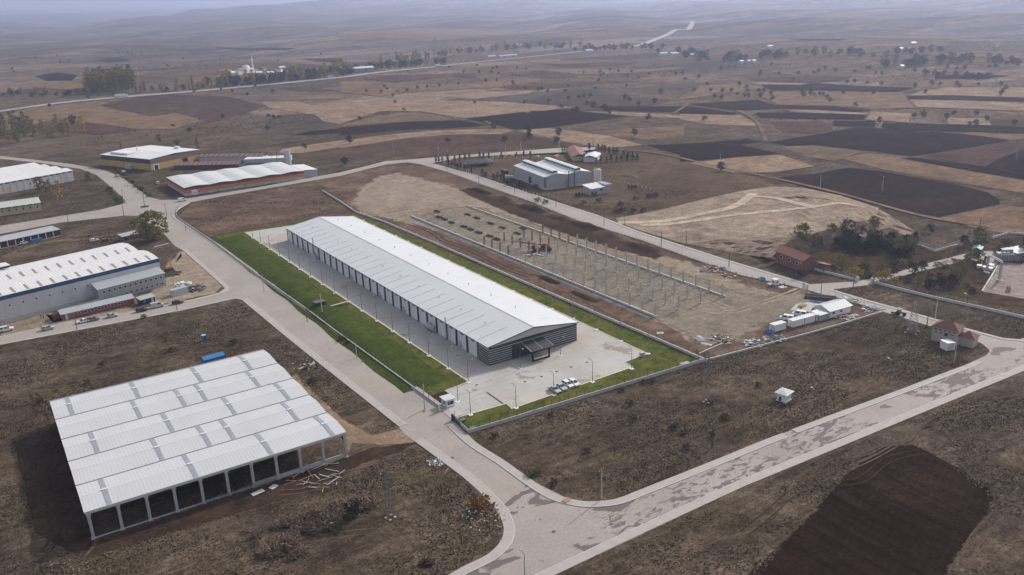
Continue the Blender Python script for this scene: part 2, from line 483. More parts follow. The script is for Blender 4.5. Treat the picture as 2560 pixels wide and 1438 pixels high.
def terrain_mat():
    """Countryside far from the works: a patchwork of fallow, stubble and ploughed land, scrub close by."""
    m, n, b = node_mat('countryside')
    p = position(n)
    warp = n.nodes.new("ShaderNodeTexNoise"); warp.inputs["Scale"].default_value = 0.004; warp.inputs["Detail"].default_value = 3
    n.links.new(p, warp.inputs["Vector"])
    ws = n.nodes.new("ShaderNodeVectorMath"); ws.operation = 'SCALE'; ws.inputs["Scale"].default_value = 130.0
    n.links.new(warp.outputs["Color"], ws.inputs[0])
    ad = n.nodes.new("ShaderNodeVectorMath"); ad.operation = 'ADD'
    n.links.new(p, ad.inputs[0]); n.links.new(ws.outputs[0], ad.inputs[1])
    pw = ad.outputs[0]
    vo = n.nodes.new("ShaderNodeTexVoronoi"); vo.inputs["Scale"].default_value = 1.0
    n.links.new(mapping(n, pw, (0.0036, 0.0085, 0.0), rot=rad(38)), vo.inputs["Vector"])
    sep = n.nodes.new("ShaderNodeSeparateColor")
    n.links.new(vo.outputs["Color"], sep.inputs[0])
    cr = n.nodes.new("ShaderNodeValToRGB"); cr.color_ramp.interpolation = 'CONSTANT'
    cols = [(0.0, (0.0995, 0.0804, 0.0658)), (0.18, (0.1592, 0.1225, 0.0949)), (0.36, (0.1194, 0.0941, 0.0736)), (0.5, (0.2189, 0.1666, 0.1258)), (0.62, (0.1344, 0.1029, 0.0813)), (0.76, (0.1891, 0.1450, 0.1113)), (0.88, (0.0746, 0.0588, 0.0513))]
    e = cr.color_ramp.elements
    e[0].position = 0; e[0].color = (*cols[0][1], 1)
    e[1].position = cols[1][0]; e[1].color = (*cols[1][1], 1)
    for pos, c in cols[2:]:
        q = e.new(pos); q.color = (*c, 1)
    n.links.new(sep.outputs[0], cr.inputs[0])
    patch = cr.outputs[0]
    # scrubland without field edges
    f = noise_node(n, pw, 0.0035, 6.0, 0.6)
    scrub = mix_node(n, ramp_node(n, noise_node(n, pw, 0.012, 6, 0.65), 0.35, 0.65), (0.09095, 0.06076, 0.04224), (0.1766, 0.1196, 0.08096))
    scrub = mix_node(n, ramp_node(n, noise_node(n, pw, 0.03, 5, 0.65), 0.5, 0.62), scrub, (0.107, 0.08624, 0.0528))
    c = mix_node(n, ramp_node(n, f, 0.44, 0.52), scrub, patch)
    # woods and bushes on the far slopes as dark mottling
    d = n.nodes.new("ShaderNodeVectorMath"); d.operation = 'LENGTH'; n.links.new(p, d.inputs[0])
    far = ramp_node(n, d.outputs["Value"], 900, 2600)
    wood = ramp_node(n, noise_node(n, mapping(n, p, (0.0035, 0.008, 0.004), rot=rad(33)), 1.0, 8.0, 0.72), 0.49, 0.55)
    mu = n.nodes.new("ShaderNodeMath"); mu.operation = 'MULTIPLY'
    n.links.new(far, mu.inputs[0]); n.links.new(wood, mu.inputs[1])
    mu2 = n.nodes.new("ShaderNodeMath"); mu2.operation = 'MULTIPLY'; mu2.inputs[1].default_value = 0.85
    n.links.new(mu.outputs[0], mu2.inputs[0])
    c = mix_node(n, mu2.outputs[0], c, (0.045, 0.048, 0.036))
    # near the works: rough dry scrub
    dn = n.nodes.new("ShaderNodeVectorMath"); dn.operation = 'DISTANCE'; dn.inputs[1].default_value = (130, 350, 0)
    n.links.new(p, dn.inputs[0])
    near = ramp_node(n, dn.outputs["Value"], 560, 300)
    sc = mix_node(n, ramp_node(n, noise_node(n, p, 0.018, 7, 0.65), 0.42, 0.66), (0.074, 0.055, 0.041), (0.134, 0.103, 0.077))
    sc = mix_node(n, ramp_node(n, noise_node(n, p, 0.05, 7, 0.65), 0.45, 0.66), sc, (0.073, 0.058, 0.037))
    # tractor lines and mown streaks in the near lots
    st = noise_node(n, mapping(n, p, (0.035, 0.55, 1), rot=rad(4)), 1.0, 5, 0.7)
    sc = mix_node(n, ramp_node(n, st, 0.32, 0.68), mix_node(n, 1.0, sc, (0.66,) * 3, 'MULTIPLY'), mix_node(n, 1.0, sc, (1.34, 1.32, 1.28), 'MULTIPLY'))
    br = ramp_node(n, noise_node(n, p, 0.028, 6, 0.7, 0.4), 0.55, 0.68)
    sc = mix_node(n, br, sc, (0.118, 0.090, 0.068))
    c = mix_node(n, near, c, sc)
    for s, lo, hi in ((1.6, 0.56, 1.42), (0.35, 0.6, 1.38), (0.06, 0.66, 1.34)):
        fn = noise_node(n, p, s, 4.0, 0.75)
        c = mix_node(n, ramp_node(n, fn, 0.34, 0.66), mix_node(n, 1.0, c, (lo,) * 3, 'MULTIPLY'), mix_node(n, 1.0, c, (hi,) * 3, 'MULTIPLY'))
    n.links.new(c, b.inputs["Base Color"])
    b.inputs["Roughness"].default_value = 1.0
    b.inputs["Specular IOR Level"].default_value = 0.0
    bump_to(n, b, noise_node(n, p, 0.8, 6.0, 0.75), 0.5, 0.5)
    return m
M['terrain'] = terrain_mat()

def road_mat(name, damp, dust, tone=(0.355, 0.315, 0.286)):
    """Concrete-block carriageway: pale grey, dusty where trucks turn, dark damp patches."""
    m, n, b = node_mat(name)
    p = position(n)
    c = mix_node(n, ramp_node(n, noise_node(n, p, 0.06, 7, 0.65), 0.3, 0.7), [v * 0.86 for v in tone], [v * 1.1 for v in tone])
    c = mix_node(n, ramp_node(n, noise_node(n, p, 0.035, 5, 0.6), 0.52, 0.72), c, dust)
    br = n.nodes.new("ShaderNodeTexBrick")
    br.inputs["Scale"].default_value = 1.0; br.inputs["Mortar Size"].default_value = 0.03
    br.inputs["Brick Width"].default_value = 0.9; br.inputs["Row Height"].default_value = 0.45
    br.inputs["Color1"].default_value = (0.93, 0.93, 0.93, 1); br.inputs["Color2"].default_value = (1.08, 1.07, 1.06, 1); br.inputs["Mortar"].default_value = (0.8, 0.8, 0.8, 1)
    n.links.new(p, br.inputs["Vector"])
    c = mix_node(n, 0.8, c, br.outputs["Color"], 'MULTIPLY')
    c = mix_node(n, ramp_node(n, noise_node(n, p, 2.2, 3, 0.8), 0.3, 0.7), mix_node(n, 1.0, c, (0.86,) * 3, 'MULTIPLY'), mix_node(n, 1.0, c, (1.12,) * 3, 'MULTIPLY'))
    r = 0.85
    if damp:
        v = mapping(n, p, (0.09, 0.16, 0.1), rot=rad(0))
        big = noise_node(n, v, 1.0, 5.0, 0.6, 0.6)
        fine = noise_node(n, mapping(n, p, (0.30, 0.85, 1)), 1.0, 6.0, 0.7, 0.8)
        s1 = ramp_node(n, big, 0.565, 0.577)
        s2 = ramp_node(n, fine, 0.53, 0.545)
        g = ramp_node(n, noise_node(n, p, 0.03, 3, 0.5), 0.40, 0.48)
        mu = n.nodes.new("ShaderNodeMath"); mu.operation = 'MULTIPLY'; n.links.new(s2, mu.inputs[0]); n.links.new(g, mu.inputs[1])
        mx = n.nodes.new("ShaderNodeMath"); mx.operation = 'MAXIMUM'; n.links.new(mu.outputs[0], mx.inputs[0]); n.links.new(s1, mx.inputs[1])
        c = mix_node(n, mx.outputs[0], c, (0.150, 0.120, 0.115))
    n.links.new(c, b.inputs["Base Color"])
    b.inputs["Roughness"].default_value = r
    b.inputs["Specular IOR Level"].default_value = 0.2
    return m
M['road'] = road_mat('block_paving', False, (0.36, 0.31, 0.255))
M['road_damp'] = road_mat('block_paving_damp', True, (0.35, 0.31, 0.27), (0.355, 0.310, 0.287))
M['road_far'] = road_mat('asphalt_far', False, (0.36, 0.30, 0.25), (0.35, 0.312, 0.285))
M['pavement'] = plain('pavement_concrete', (0.40, 0.36, 0.335), 0.9, 0.10, 0.5)
M['kerb'] = plain('kerb_stone', (0.47, 0.45, 0.43), 0.9, 0.12, 0.8)
M['concrete'] = plain('concrete', (0.42, 0.41, 0.40), 0.85, 0.10, 0.4, dirt=(0.33, 0.31, 0.28))
M['precast'] = plain('precast_concrete', (0.40, 0.395, 0.39), 0.85, 0.10, 0.9)
M['whiteconc'] = plain('pale_concrete', (0.54, 0.52, 0.49), 0.85, 0.07, 0.8)

# ------------------------------------------------------------------ terrain sheet
def axis(lo, hi, c, near):
    a = [c]
    s = near; x = c
    while x < hi:
        if x - c > 1300: s *= 1.055
        x += s; a.append(x)
    s = near; x = c
    while x > lo:
        if c - x > 900: s *= 1.12
        x -= s; a.insert(0, x)
    return a
ax, ay = axis(-3000, 26000, 130, 28), axis(-3000, 26000, 350, 28)
nx, ny = len(ax), len(ay)
me = bpy.data.meshes.new('ground')
me.from_pydata([(x, y, terrain(x, y)) for y in ay for x in ax], [], [(j * nx + i, j * nx + i + 1, (j + 1) * nx + i + 1, (j + 1) * nx + i) for j in range(ny - 1) for i in range(nx - 1)])
me.materials.append(M['terrain'])
for pl in me.polygons: pl.use_smooth = True
ground = bpy.data.objects.new('ground', me); COL.objects.link(ground)
tag(ground, kind='structure')

# ------------------------------------------------------------------ lots and earth around the works (layers 1-4)
soft_sheet('dirt_lot', [(83.44,446.5),(98.48,476.5),(116.94,480.9),(139.41,480.2),(165.41,486.2),(207.94,501.7),(235.17,500.1),(246.92,489.1),(245.59,454.8),(243.83,409.5),(239.28,354.5),(234.00,306.6),(233.99,275.6),(232.05,253.0),(232.26,232.34),(230.85,206.10),(235.53,187.11),(237.43,182.25),(232.22,176.71),(237.55,166.30),(237.37,151.88),(164.75,158.28),(158.39,387.5),(102.39,399.9),(87.55,396.6)], M['bare_dark'], 1, 5.0)
soft_sheet('bare_ground', [(167.72,419.6),(185.61,450.3),(209.37,474.8),(221.29,477.2),(225.81,448.5),(228.95,397.7),(226.75,350.5),(227.06,313.5),(226.00,282.3),(226.22,256.3),(227.90,234.51),(228.72,214.02),(225.60,195.62),(227.57,183.05),(223.78,173.18),(208.06,166.61),(190.53,167.25),(168.00,171.74),(169.31,183.73),(171.62,214.39),(176.31,243.96),(175.55,284.6),(174.62,334.3),(165.95,375.8),(160.10,391.5)], M['bare'], 2, 9.0)
soft_sheet('site_ground', [(177.06,363.2),(193.62,373.6),(212.01,369.0),(215.67,330.1),(217.30,271.5),(217.22,223.32),(215.92,192.32),(224.91,182.52),(237.22,182.42),(232.66,173.76),(213.83,166.65),(198.19,167.69),(184.76,163.55),(172.30,166.11),(175.13,179.21),(176.30,191.45),(176.22,220.14),(175.82,270.1),(176.60,319.4)], M['site_grey'], 3, 9.0)
soft_sheet('churned_earth', [(170.88,254.5),(179.13,247.83),(179.90,229.34),(178.00,209.35),(175.10,190.12),(175.13,179.21),(169.51,168.25),(166.82,177.41),(167.06,196.40),(168.90,224.35),(169.15,246.70)], M['bare_dark'], 4, 4.0)
soft_sheet('churned_earth', [(232.55,408.2),(231.79,369.6),(230.91,325.2),(230.86,294.2),(228.88,261.8),(226.80,242.48),(221.40,241.23),(217.50,261.2),(216.53,299.0),(218.37,341.3),(222.87,387.4),(225.99,405.8)], M['mud'], 4, 4.0)
soft_sheet('dirt_lot', [(71.17,379.7),(76.08,331.0),(72.99,319.6),(67.92,311.8),(51.05,309.6),(40.99,317.6),(55.57,341.1),(61.77,363.1),(67.27,373.5)], M['bare'], 1, 5.0)
soft_sheet('dirt_lot', [(-1.21,330.2),(14.78,327.7),(16.13,316.7),(37.80,314.8),(40.32,310.2),(18.17,312.7),(-2.22,312.4)], M['bare'], 1, 5.0)
soft_sheet('mud_and_shade', [(-4.07,225.92),(5.98,227.98),(6.18,168.69),(3.28,163.83),(-3.32,179.19)], M['mud'], 1, 1.5)  # left of the open shed: its cast shadow painted in dark mud colour
soft_sheet('mud_and_shade', [(6.76,168.11),(26.74,168.40),(59.79,169.10),(66.97,169.79),(76.59,165.76),(71.54,164.09),(61.66,164.62),(54.51,161.39),(41.62,160.95),(29.97,161.72),(17.39,162.26),(3.93,163.37)], M['mud'], 2, 1.2)
soft_sheet('dirt_track', [(60.96,218.54),(66.94,222.35),(66.83,206.20),(67.12,187.28),(69.58,175.60),(76.59,174.45),(76.38,166.40),(69.94,169.48),(64.01,174.83),(60.59,171.01),(64.23,182.87),(65.50,205.67)], M['track'], 2, 1.4)
soft_sheet('ploughed_field', [(148.38,97.78),(161.48,100.01),(168.50,96.64),(168.20,90.62),(166.64,82.37),(163.97,76.56),(161.62,74.59),(156.97,72.66),(145.60,70.17),(136.35,67.80),(127.40,64.62),(100.43,83.85),(104.36,86.47),(120.47,89.88),(133.91,93.84)], M['plough_near'], 1, 2.0)
soft_sheet('scrub_lot', [(251.2,485.1),(276.2,492.5),(305.1,481.4),(343.4,457.3),(366.0,457.2),(377.2,428.9),(381.0,394.9),(370.8,350.8),(370.2,320.0),(359.7,294.4),(302.3,284.9),(260.8,284.7),(254.5,299.9),(249.74,313.2),(251.2,346.5),(252.1,379.8),(256.5,441.5)], M['scrub_light'], 1, 8.0)


# ------------------------------------------------------------------ roads (layers 6-9), pavements and kerbs
diag_left = [(76.80,175.33),(76.03,197.74),(75.09,223.16),(74.18,253.2),(73.59,281.5),(73.26,297.5)]
diag_right = [(89.30,170.22),(89.54,178.25),(89.37,186.20),(88.79,212.71),(88.09,244.61),(87.74,272.9),(86.29,322.7),(85.49,378.4),(82.37,439.9)]
cross_up = [(88.25,155.43),(89.14,146.11),(89.87,133.50),(91.46,125.89),(93.59,122.36),(96.74,120.23),(100.04,119.07),(105.52,118.82),(141.94,117.88)] + [(154.22,117.33),(195.76,116.45),(228.37,115.58)][1:]
sheet('road', [(89.46,170.09),(89.54,178.25),(89.37,186.20),(88.09,244.61),(87.74,272.9),(86.29,322.7),(85.49,378.4),(83.77,446.2),(77.80,456.7),(71.34,414.8),(70.59,390.8),(71.63,381.7),(72.15,322.1),(71.77,314.6),(73.26,297.5),(74.18,253.2),(75.09,223.16),(76.80,175.33),(76.20,171.44),(76.56,166.75),(77.85,146.58),(77.60,134.79),(76.61,128.47),(75.69,125.35),(77.68,122.40),(87.88,120.13),(91.24,125.62),(89.69,133.27),(88.99,145.85),(88.08,155.14)], M['road'], 7)
sheet('road', [(58.70,117.72),(62.20,118.35),(67.79,118.76),(71.12,120.20),(73.88,122.52),(75.84,125.58),(76.76,129.94),(89.66,135.69),(89.87,133.53),(91.42,125.86),(93.62,122.40),(96.74,120.31),(100.00,119.05),(105.51,118.81),(141.95,117.89),(219.07,113.71),(230.06,113.97),(236.02,115.56),(251.0,114.34),(267.7,113.53),(243.32,101.70),(227.85,102.37),(124.55,106.85),(74.88,106.43),(67.02,106.35),(51.85,117.15)], M['road_damp'], 8)
sheet('road', [(73.17,299.2),(69.26,300.7),(52.30,299.8),(26.63,301.3),(-2.73,303.3),(-9.40,303.1),(-9.06,312.5),(-2.22,312.4),(17.26,313.4),(50.86,308.7),(68.40,310.9),(72.28,315.4)], M['road'], 8)
sheet('road', [(83.70,430.5),(80.03,433.6),(71.34,414.8),(68.53,453.8),(68.10,465.1),(63.22,470.4),(33.57,476.3),(6.74,470.9),(-3.33,469.9),(-2.66,488.6),(7.81,489.8),(54.79,493.8),(67.41,501.1),(69.85,511.8),(70.49,521.9),(69.96,574.0),(69.16,608),(63.81,641),(42.84,691),(21.53,732),(9.55,753),(10.09,766),(22.39,748),(60.80,668),(76.71,623),(80.57,589.2),(82.00,563.1),(82.50,511.3),(86.16,497.5),(95.13,489.6),(106.17,490.4),(138.56,492.4),(170.14,499.2),(194.53,501.9),(234.31,518.3),(251.4,512.1),(266.4,508.0),(311.9,491.9),(354.3,477.7),(367.2,462.7),(361.0,457.6),(345.3,459.7),(306.0,482.7),(277.7,495.2),(253.9,490.1),(254.6,438.3),(250.9,378.1),(251.1,366.2),(249.28,341.1),(248.27,311.4),(243.65,276.2),(242.06,224.31),(242.20,204.36),(242.56,184.31),(257.4,176.42),(264.3,174.97),(274.8,173.64),(293.8,173.32),(315.5,171.67),(324.6,170.54),(331.3,165.08),(319.2,158.51),(309.1,155.09),(312.0,163.03),(312.6,165.86),(290.0,168.71),(272.6,170.05),(258.5,170.93),(243.94,175.95),(244.05,162.67),(245.25,138.86),(245.16,128.57),(246.02,117.77),(249.44,113.56),(233.85,105.48),(233.28,114.74),(234.77,115.79),(237.31,119.08),(239.12,124.69),(239.73,125.41),(238.44,136.33),(238.54,152.83),(238.79,167.86),(237.31,179.61),(236.22,187.68),(231.91,207.08),(233.18,234.39),(235.47,266.8),(234.91,307.7),(240.43,359.5),(243.59,412.6),(246.64,457.2),(245.82,492.0),(242.58,504.6),(229.27,507.5),(190.51,492.0),(136.47,485.6),(117.53,483.1),(96.97,479.0),(87.62,465.3),(83.77,446.2)], M['road_far'], 6)
def pavement(pts, w=1.7, side=1):
    """Raised footway with its kerb on the carriageway side."""
    a = pts; b = offset_line(pts, side * w); k = offset_line(pts, side * (w + 0.25))
    mb = MB()
    for i in range(len(pts) - 1):
        mb.prism([a[i], a[i + 1], b[i + 1], b[i]], 0, 0.13)
    o = mb.build('pavement', M['pavement']); o["kind"] = 'structure'
    kb = MB()
    for i in range(len(pts) - 1):
        kb.prism([b[i], b[i + 1], k[i + 1], k[i]], 0, 0.155)
    q = kb.build('kerb', M['kerb'], o)
pavement(diag_left, 2.0, -1)
pavement(smooth_line([(76.56,166.75),(77.26,156.92),(77.85,146.58),(77.90,139.91),(77.60,134.79),(77.14,130.56),(76.34,127.44),(75.03,124.32),(73.05,121.66),(71.12,120.20),(67.79,118.76),(62.20,118.35),(58.76,117.82),(51.85,117.15)], 3), 2.0, 1)
pavement(smooth_line([(88.99,168.86),(88.35,162.19),(88.28,155.46),(89.18,146.15),(89.40,139.57),(89.69,133.27),(90.31,128.36),(91.33,125.74),(93.62,122.40),(96.74,120.31),(100.00,119.05),(105.51,118.81),(117.14,118.43),(129.09,118.11),(141.95,117.89),(149.16,117.57)], 3), 1.9, -1)
pavement([(152.29,117.46),(169.16,116.47),(191.70,115.11),(208.31,114.31),(219.07,113.71),(224.49,113.67)], 1.7, -1)
pavement([(243.32,101.70),(227.85,102.37),(183.62,104.33),(146.62,105.85),(124.55,106.85),(106.04,106.80),(90.32,106.70),(74.88,106.43),(67.02,106.35)], 2.0, -1)
pavement(smooth_line([(71.63,381.7),(72.10,349.0),(72.15,322.1),(72.18,316.6),(71.50,313.6),(69.75,311.5),(68.40,310.9),(61.55,309.5),(50.96,309.2),(41.16,311.1)], 3), 1.3, 1)
pavement([(73.26,297.5),(71.76,300.3),(69.13,300.2),(52.20,299.4),(26.57,300.9),(-2.75,302.9),(-9.41,302.7)], 0.8, -1)
pavement([(243.94,175.95),(244.05,162.67),(245.25,138.86),(245.16,128.57),(246.02,117.77),(249.44,113.56)], 1.2, -1)
pavement([(254.6,438.3),(250.9,378.1),(249.28,341.1),(248.27,311.4),(243.65,276.2),(242.06,224.31),(242.20,204.36),(242.56,184.31)], 1.2, -1)
pavement(smooth_line([(82.53,505.9),(85.94,496.4),(95.13,489.6),(106.17,490.4),(138.56,492.4),(170.14,499.2),(194.53,501.9),(234.31,518.3)], 2), 0.9, -1)
pavement(smooth_line([(67.23,500.0),(54.64,492.7),(35.30,492.1),(7.76,488.8)], 2), 0.8, 1)
pavement(smooth_line([(96.97,479.0),(87.62,465.3),(82.79,452.5),(82.37,439.9)], 3), 0.9, 1)
pavement(diag_right, 1.6, -1)
isl = MB()
c = (75.81,485.1)
isl.prism([(c[0] + 2.2 * math.cos(t * 0.5236), c[1] + 2.2 * math.sin(t * 0.5236)) for t in range(12)], 0, 0.2)
tag(isl.build('traffic_island', M['scrub']), kind='structure')
# manhole covers and gullies in the carriageway
MAN = plain('cast_iron', (0.10, 0.095, 0.09), 0.7, 0.2, 3)
mhd = MB(); mhd.prism([(0.45 * math.cos(t * 0.5236), 0.45 * math.sin(t * 0.5236)) for t in range(12)], 0, 0.02)
mh = mhd.data('manhole_cover', MAN)
MHW = ["beside the gate booth", "in the middle of the corner junction", "outside the open shed", "near the pallet on the kerb", "on the road beside the lawn bank"]
for (px, w) in zip([(85.71,179.15),(82.32,117.40),(80.16,154.33),(78.53,135.80),(85.74,218.65)], MHW):
    tag(place('manhole_cover', mh, None, (px[0], px[1], 0.045)), 'small round iron manhole cover ' + w, 'manhole cover', 'manhole covers in the road')

# dirt tracks: wheel ruts
def ruts(line, w=0.6, gap=1.7, layer=4, mat='track', n=4):
    l = smooth_line(line, n)
    for s in (-1, 1):
        strip('wheel_rut', offset_line(l, s * gap / 2), w, M[mat], layer)
RUT = soil('rut_earth', [(0.115, 0.088, 0.066), (0.09, 0.068, 0.05)], (0.08, 0.3), fine=1.5, bump=0.3)
M['rut'] = RUT
M['rut_dark'] = soil('rut_dark_earth', [(0.056, 0.040, 0.029), (0.046, 0.033, 0.024)], (0.08, 0.3), fine=1.5, bump=0.3)
ruts([(111.98,95.35),(120.76,97.03),(130.65,99.23),(137.16,98.30),(143.61,95.16),(147.13,94.16),(155.29,95.56),(161.12,95.57),(167.55,93.48)], 0.3, 1.8, 5, 'rut_dark')
ruts([(170.32,72.58),(162.12,71.23),(153.94,70.28),(146.70,69.04),(140.80,67.19),(134.06,64.17),(130.23,62.51)], 0.5, 1.9, 4, 'rut')
ruts([(146.63,102.77),(152.86,99.91),(164.78,100.06),(177.50,100.22),(190.32,99.92),(201.38,98.16),(213.31,94.85)], 0.5, 2.0, 4, 'rut')
ruts([(146.06,99.00),(156.88,98.69),(169.68,99.24),(180.48,98.01),(194.09,96.05),(207.13,91.65)], 0.35, 1.9, 4, 'rut')
ruts([(168.38,86.79),(175.80,85.63),(182.04,85.47),(193.38,84.53)], 0.35, 1.9, 4, 'rut')
ruts([(150.34,117.44),(151.69,122.47),(155.58,124.81),(165.97,122.49),(182.60,121.52),(204.85,122.44),(218.31,120.44)], 0.8, 2.0, 4, 'bare_dark')
ruts([(5.52,422.2),(12.35,430.6),(20.91,436.2),(30.08,436.3),(39.33,431.9),(50.19,432.0),(63.72,432.5)], 0.8, 1.8, 4, 'track')
ruts([(42.58,163.80),(47.28,161.58),(53.32,162.68),(61.88,162.16),(67.32,160.81)], 0.35, 1.8, 4, 'bare_dark')
ruts([(67.07,158.35),(67.26,154.36),(67.22,150.65),(66.53,146.35),(64.82,142.42)], 0.5, 1.6, 4, 'rut')
ruts([(178.66,367.3),(189.30,377.2),(200.28,376.2),(207.89,363.9),(210.11,348.3),(209.34,333.4),(210.64,322.4),(213.09,301.8),(214.82,274.9),(216.36,250.8),(216.11,235.40)], 1.2, 2.6, 5, 'track')
ruts([(196.18,221.93),(195.82,210.91),(194.77,199.76),(194.47,189.98),(197.54,183.95),(204.01,181.26),(214.24,181.82),(224.08,181.73),(235.96,183.01)], 1.2, 2.4, 5, 'bare')
ruts([(204.90,220.84),(205.65,208.62),(203.41,194.22),(202.17,183.92)], 0.9, 2.4, 5, 'bare')
ruts([(170.51,356.5),(171.73,343.5),(170.55,328.6),(168.72,321.6),(170.36,299.9),(169.34,282.2),(168.40,265.9),(170.24,254.8)], 0.7, 2.2, 5, 'mud')

ruts([(119.47,102.20),(124.44,101.51),(130.77,101.43),(140.53,102.22),(148.88,101.12),(156.97,100.39)], 0.35, 1.8, 4, 'rut')
ruts([(174.67,98.41),(176.25,93.43),(183.45,91.89),(189.31,89.48),(200.45,88.19)], 0.35, 1.8, 4, 'rut')
ruts([(181.96,96.91),(179.14,91.30),(180.06,86.94),(176.63,80.72),(177.22,76.15)], 0.35, 1.8, 4, 'rut')
ruts([(97.65,153.96),(106.48,151.19),(117.91,146.57),(130.44,142.83),(143.39,138.96)], 0.35, 1.8, 4, 'rut')
ruts([(106.33,132.15),(118.37,129.34),(132.57,128.08),(144.41,127.63),(152.46,127.20)], 0.6, 1.9, 4, 'rut')
ruts([(1.78,287.4),(12.89,286.8),(26.97,283.2),(42.09,282.3),(55.74,285.5)], 0.4, 1.8, 4, 'rut')
ruts([(2.36,255.2),(5.19,236.78),(4.18,213.40),(1.02,198.55),(0.06,177.40),(-2.34,170.35)], 0.6, 1.7, 4, 'rut_dark')
ruts([(31.69,145.78),(40.86,143.99),(51.90,139.52),(62.24,133.08),(71.46,129.50)], 0.35, 1.8, 4, 'rut')
# the roads run on past the edges of the picture
def run_on(a, b, toward, mat, layer, dist=260.0):
    mid = lerp(a, b, .5); dx, dy = mid[0] - toward[0], mid[1] - toward[1]; l = math.hypot(dx, dy)
    ux, uy = dx / l, dy / l
    w = abs((b[0] - a[0]) * -uy + (b[1] - a[1]) * ux)
    strip('road', [(mid[0] - ux * 3, mid[1] - uy * 3), (mid[0] + ux * dist / 2, mid[1] + uy * dist / 2), (mid[0] + ux * dist, mid[1] + uy * dist)], w, M[mat], layer)
run_on((51.85,117.15), (67.02,106.35), lerp((141.95,117.89), (129.31,106.70), .5), 'road_damp', 5)
run_on((267.7,113.53), (243.32,101.70), lerp((184.01,115.62), (168.71,105.01), .5), 'road_damp', 5)
run_on((-9.06,312.5), (-9.40,303.1), lerp((27.76,309.1), (26.63,301.3), .5), 'road', 5)
run_on((-2.66,488.6), (-3.33,469.9), lerp((35.19,491.1), (33.57,476.3), .5), 'road_far', 5)
run_on((10.09,766), (9.55,753), lerp((36.65,725), (35.38,708), .5), 'road_far', 5)


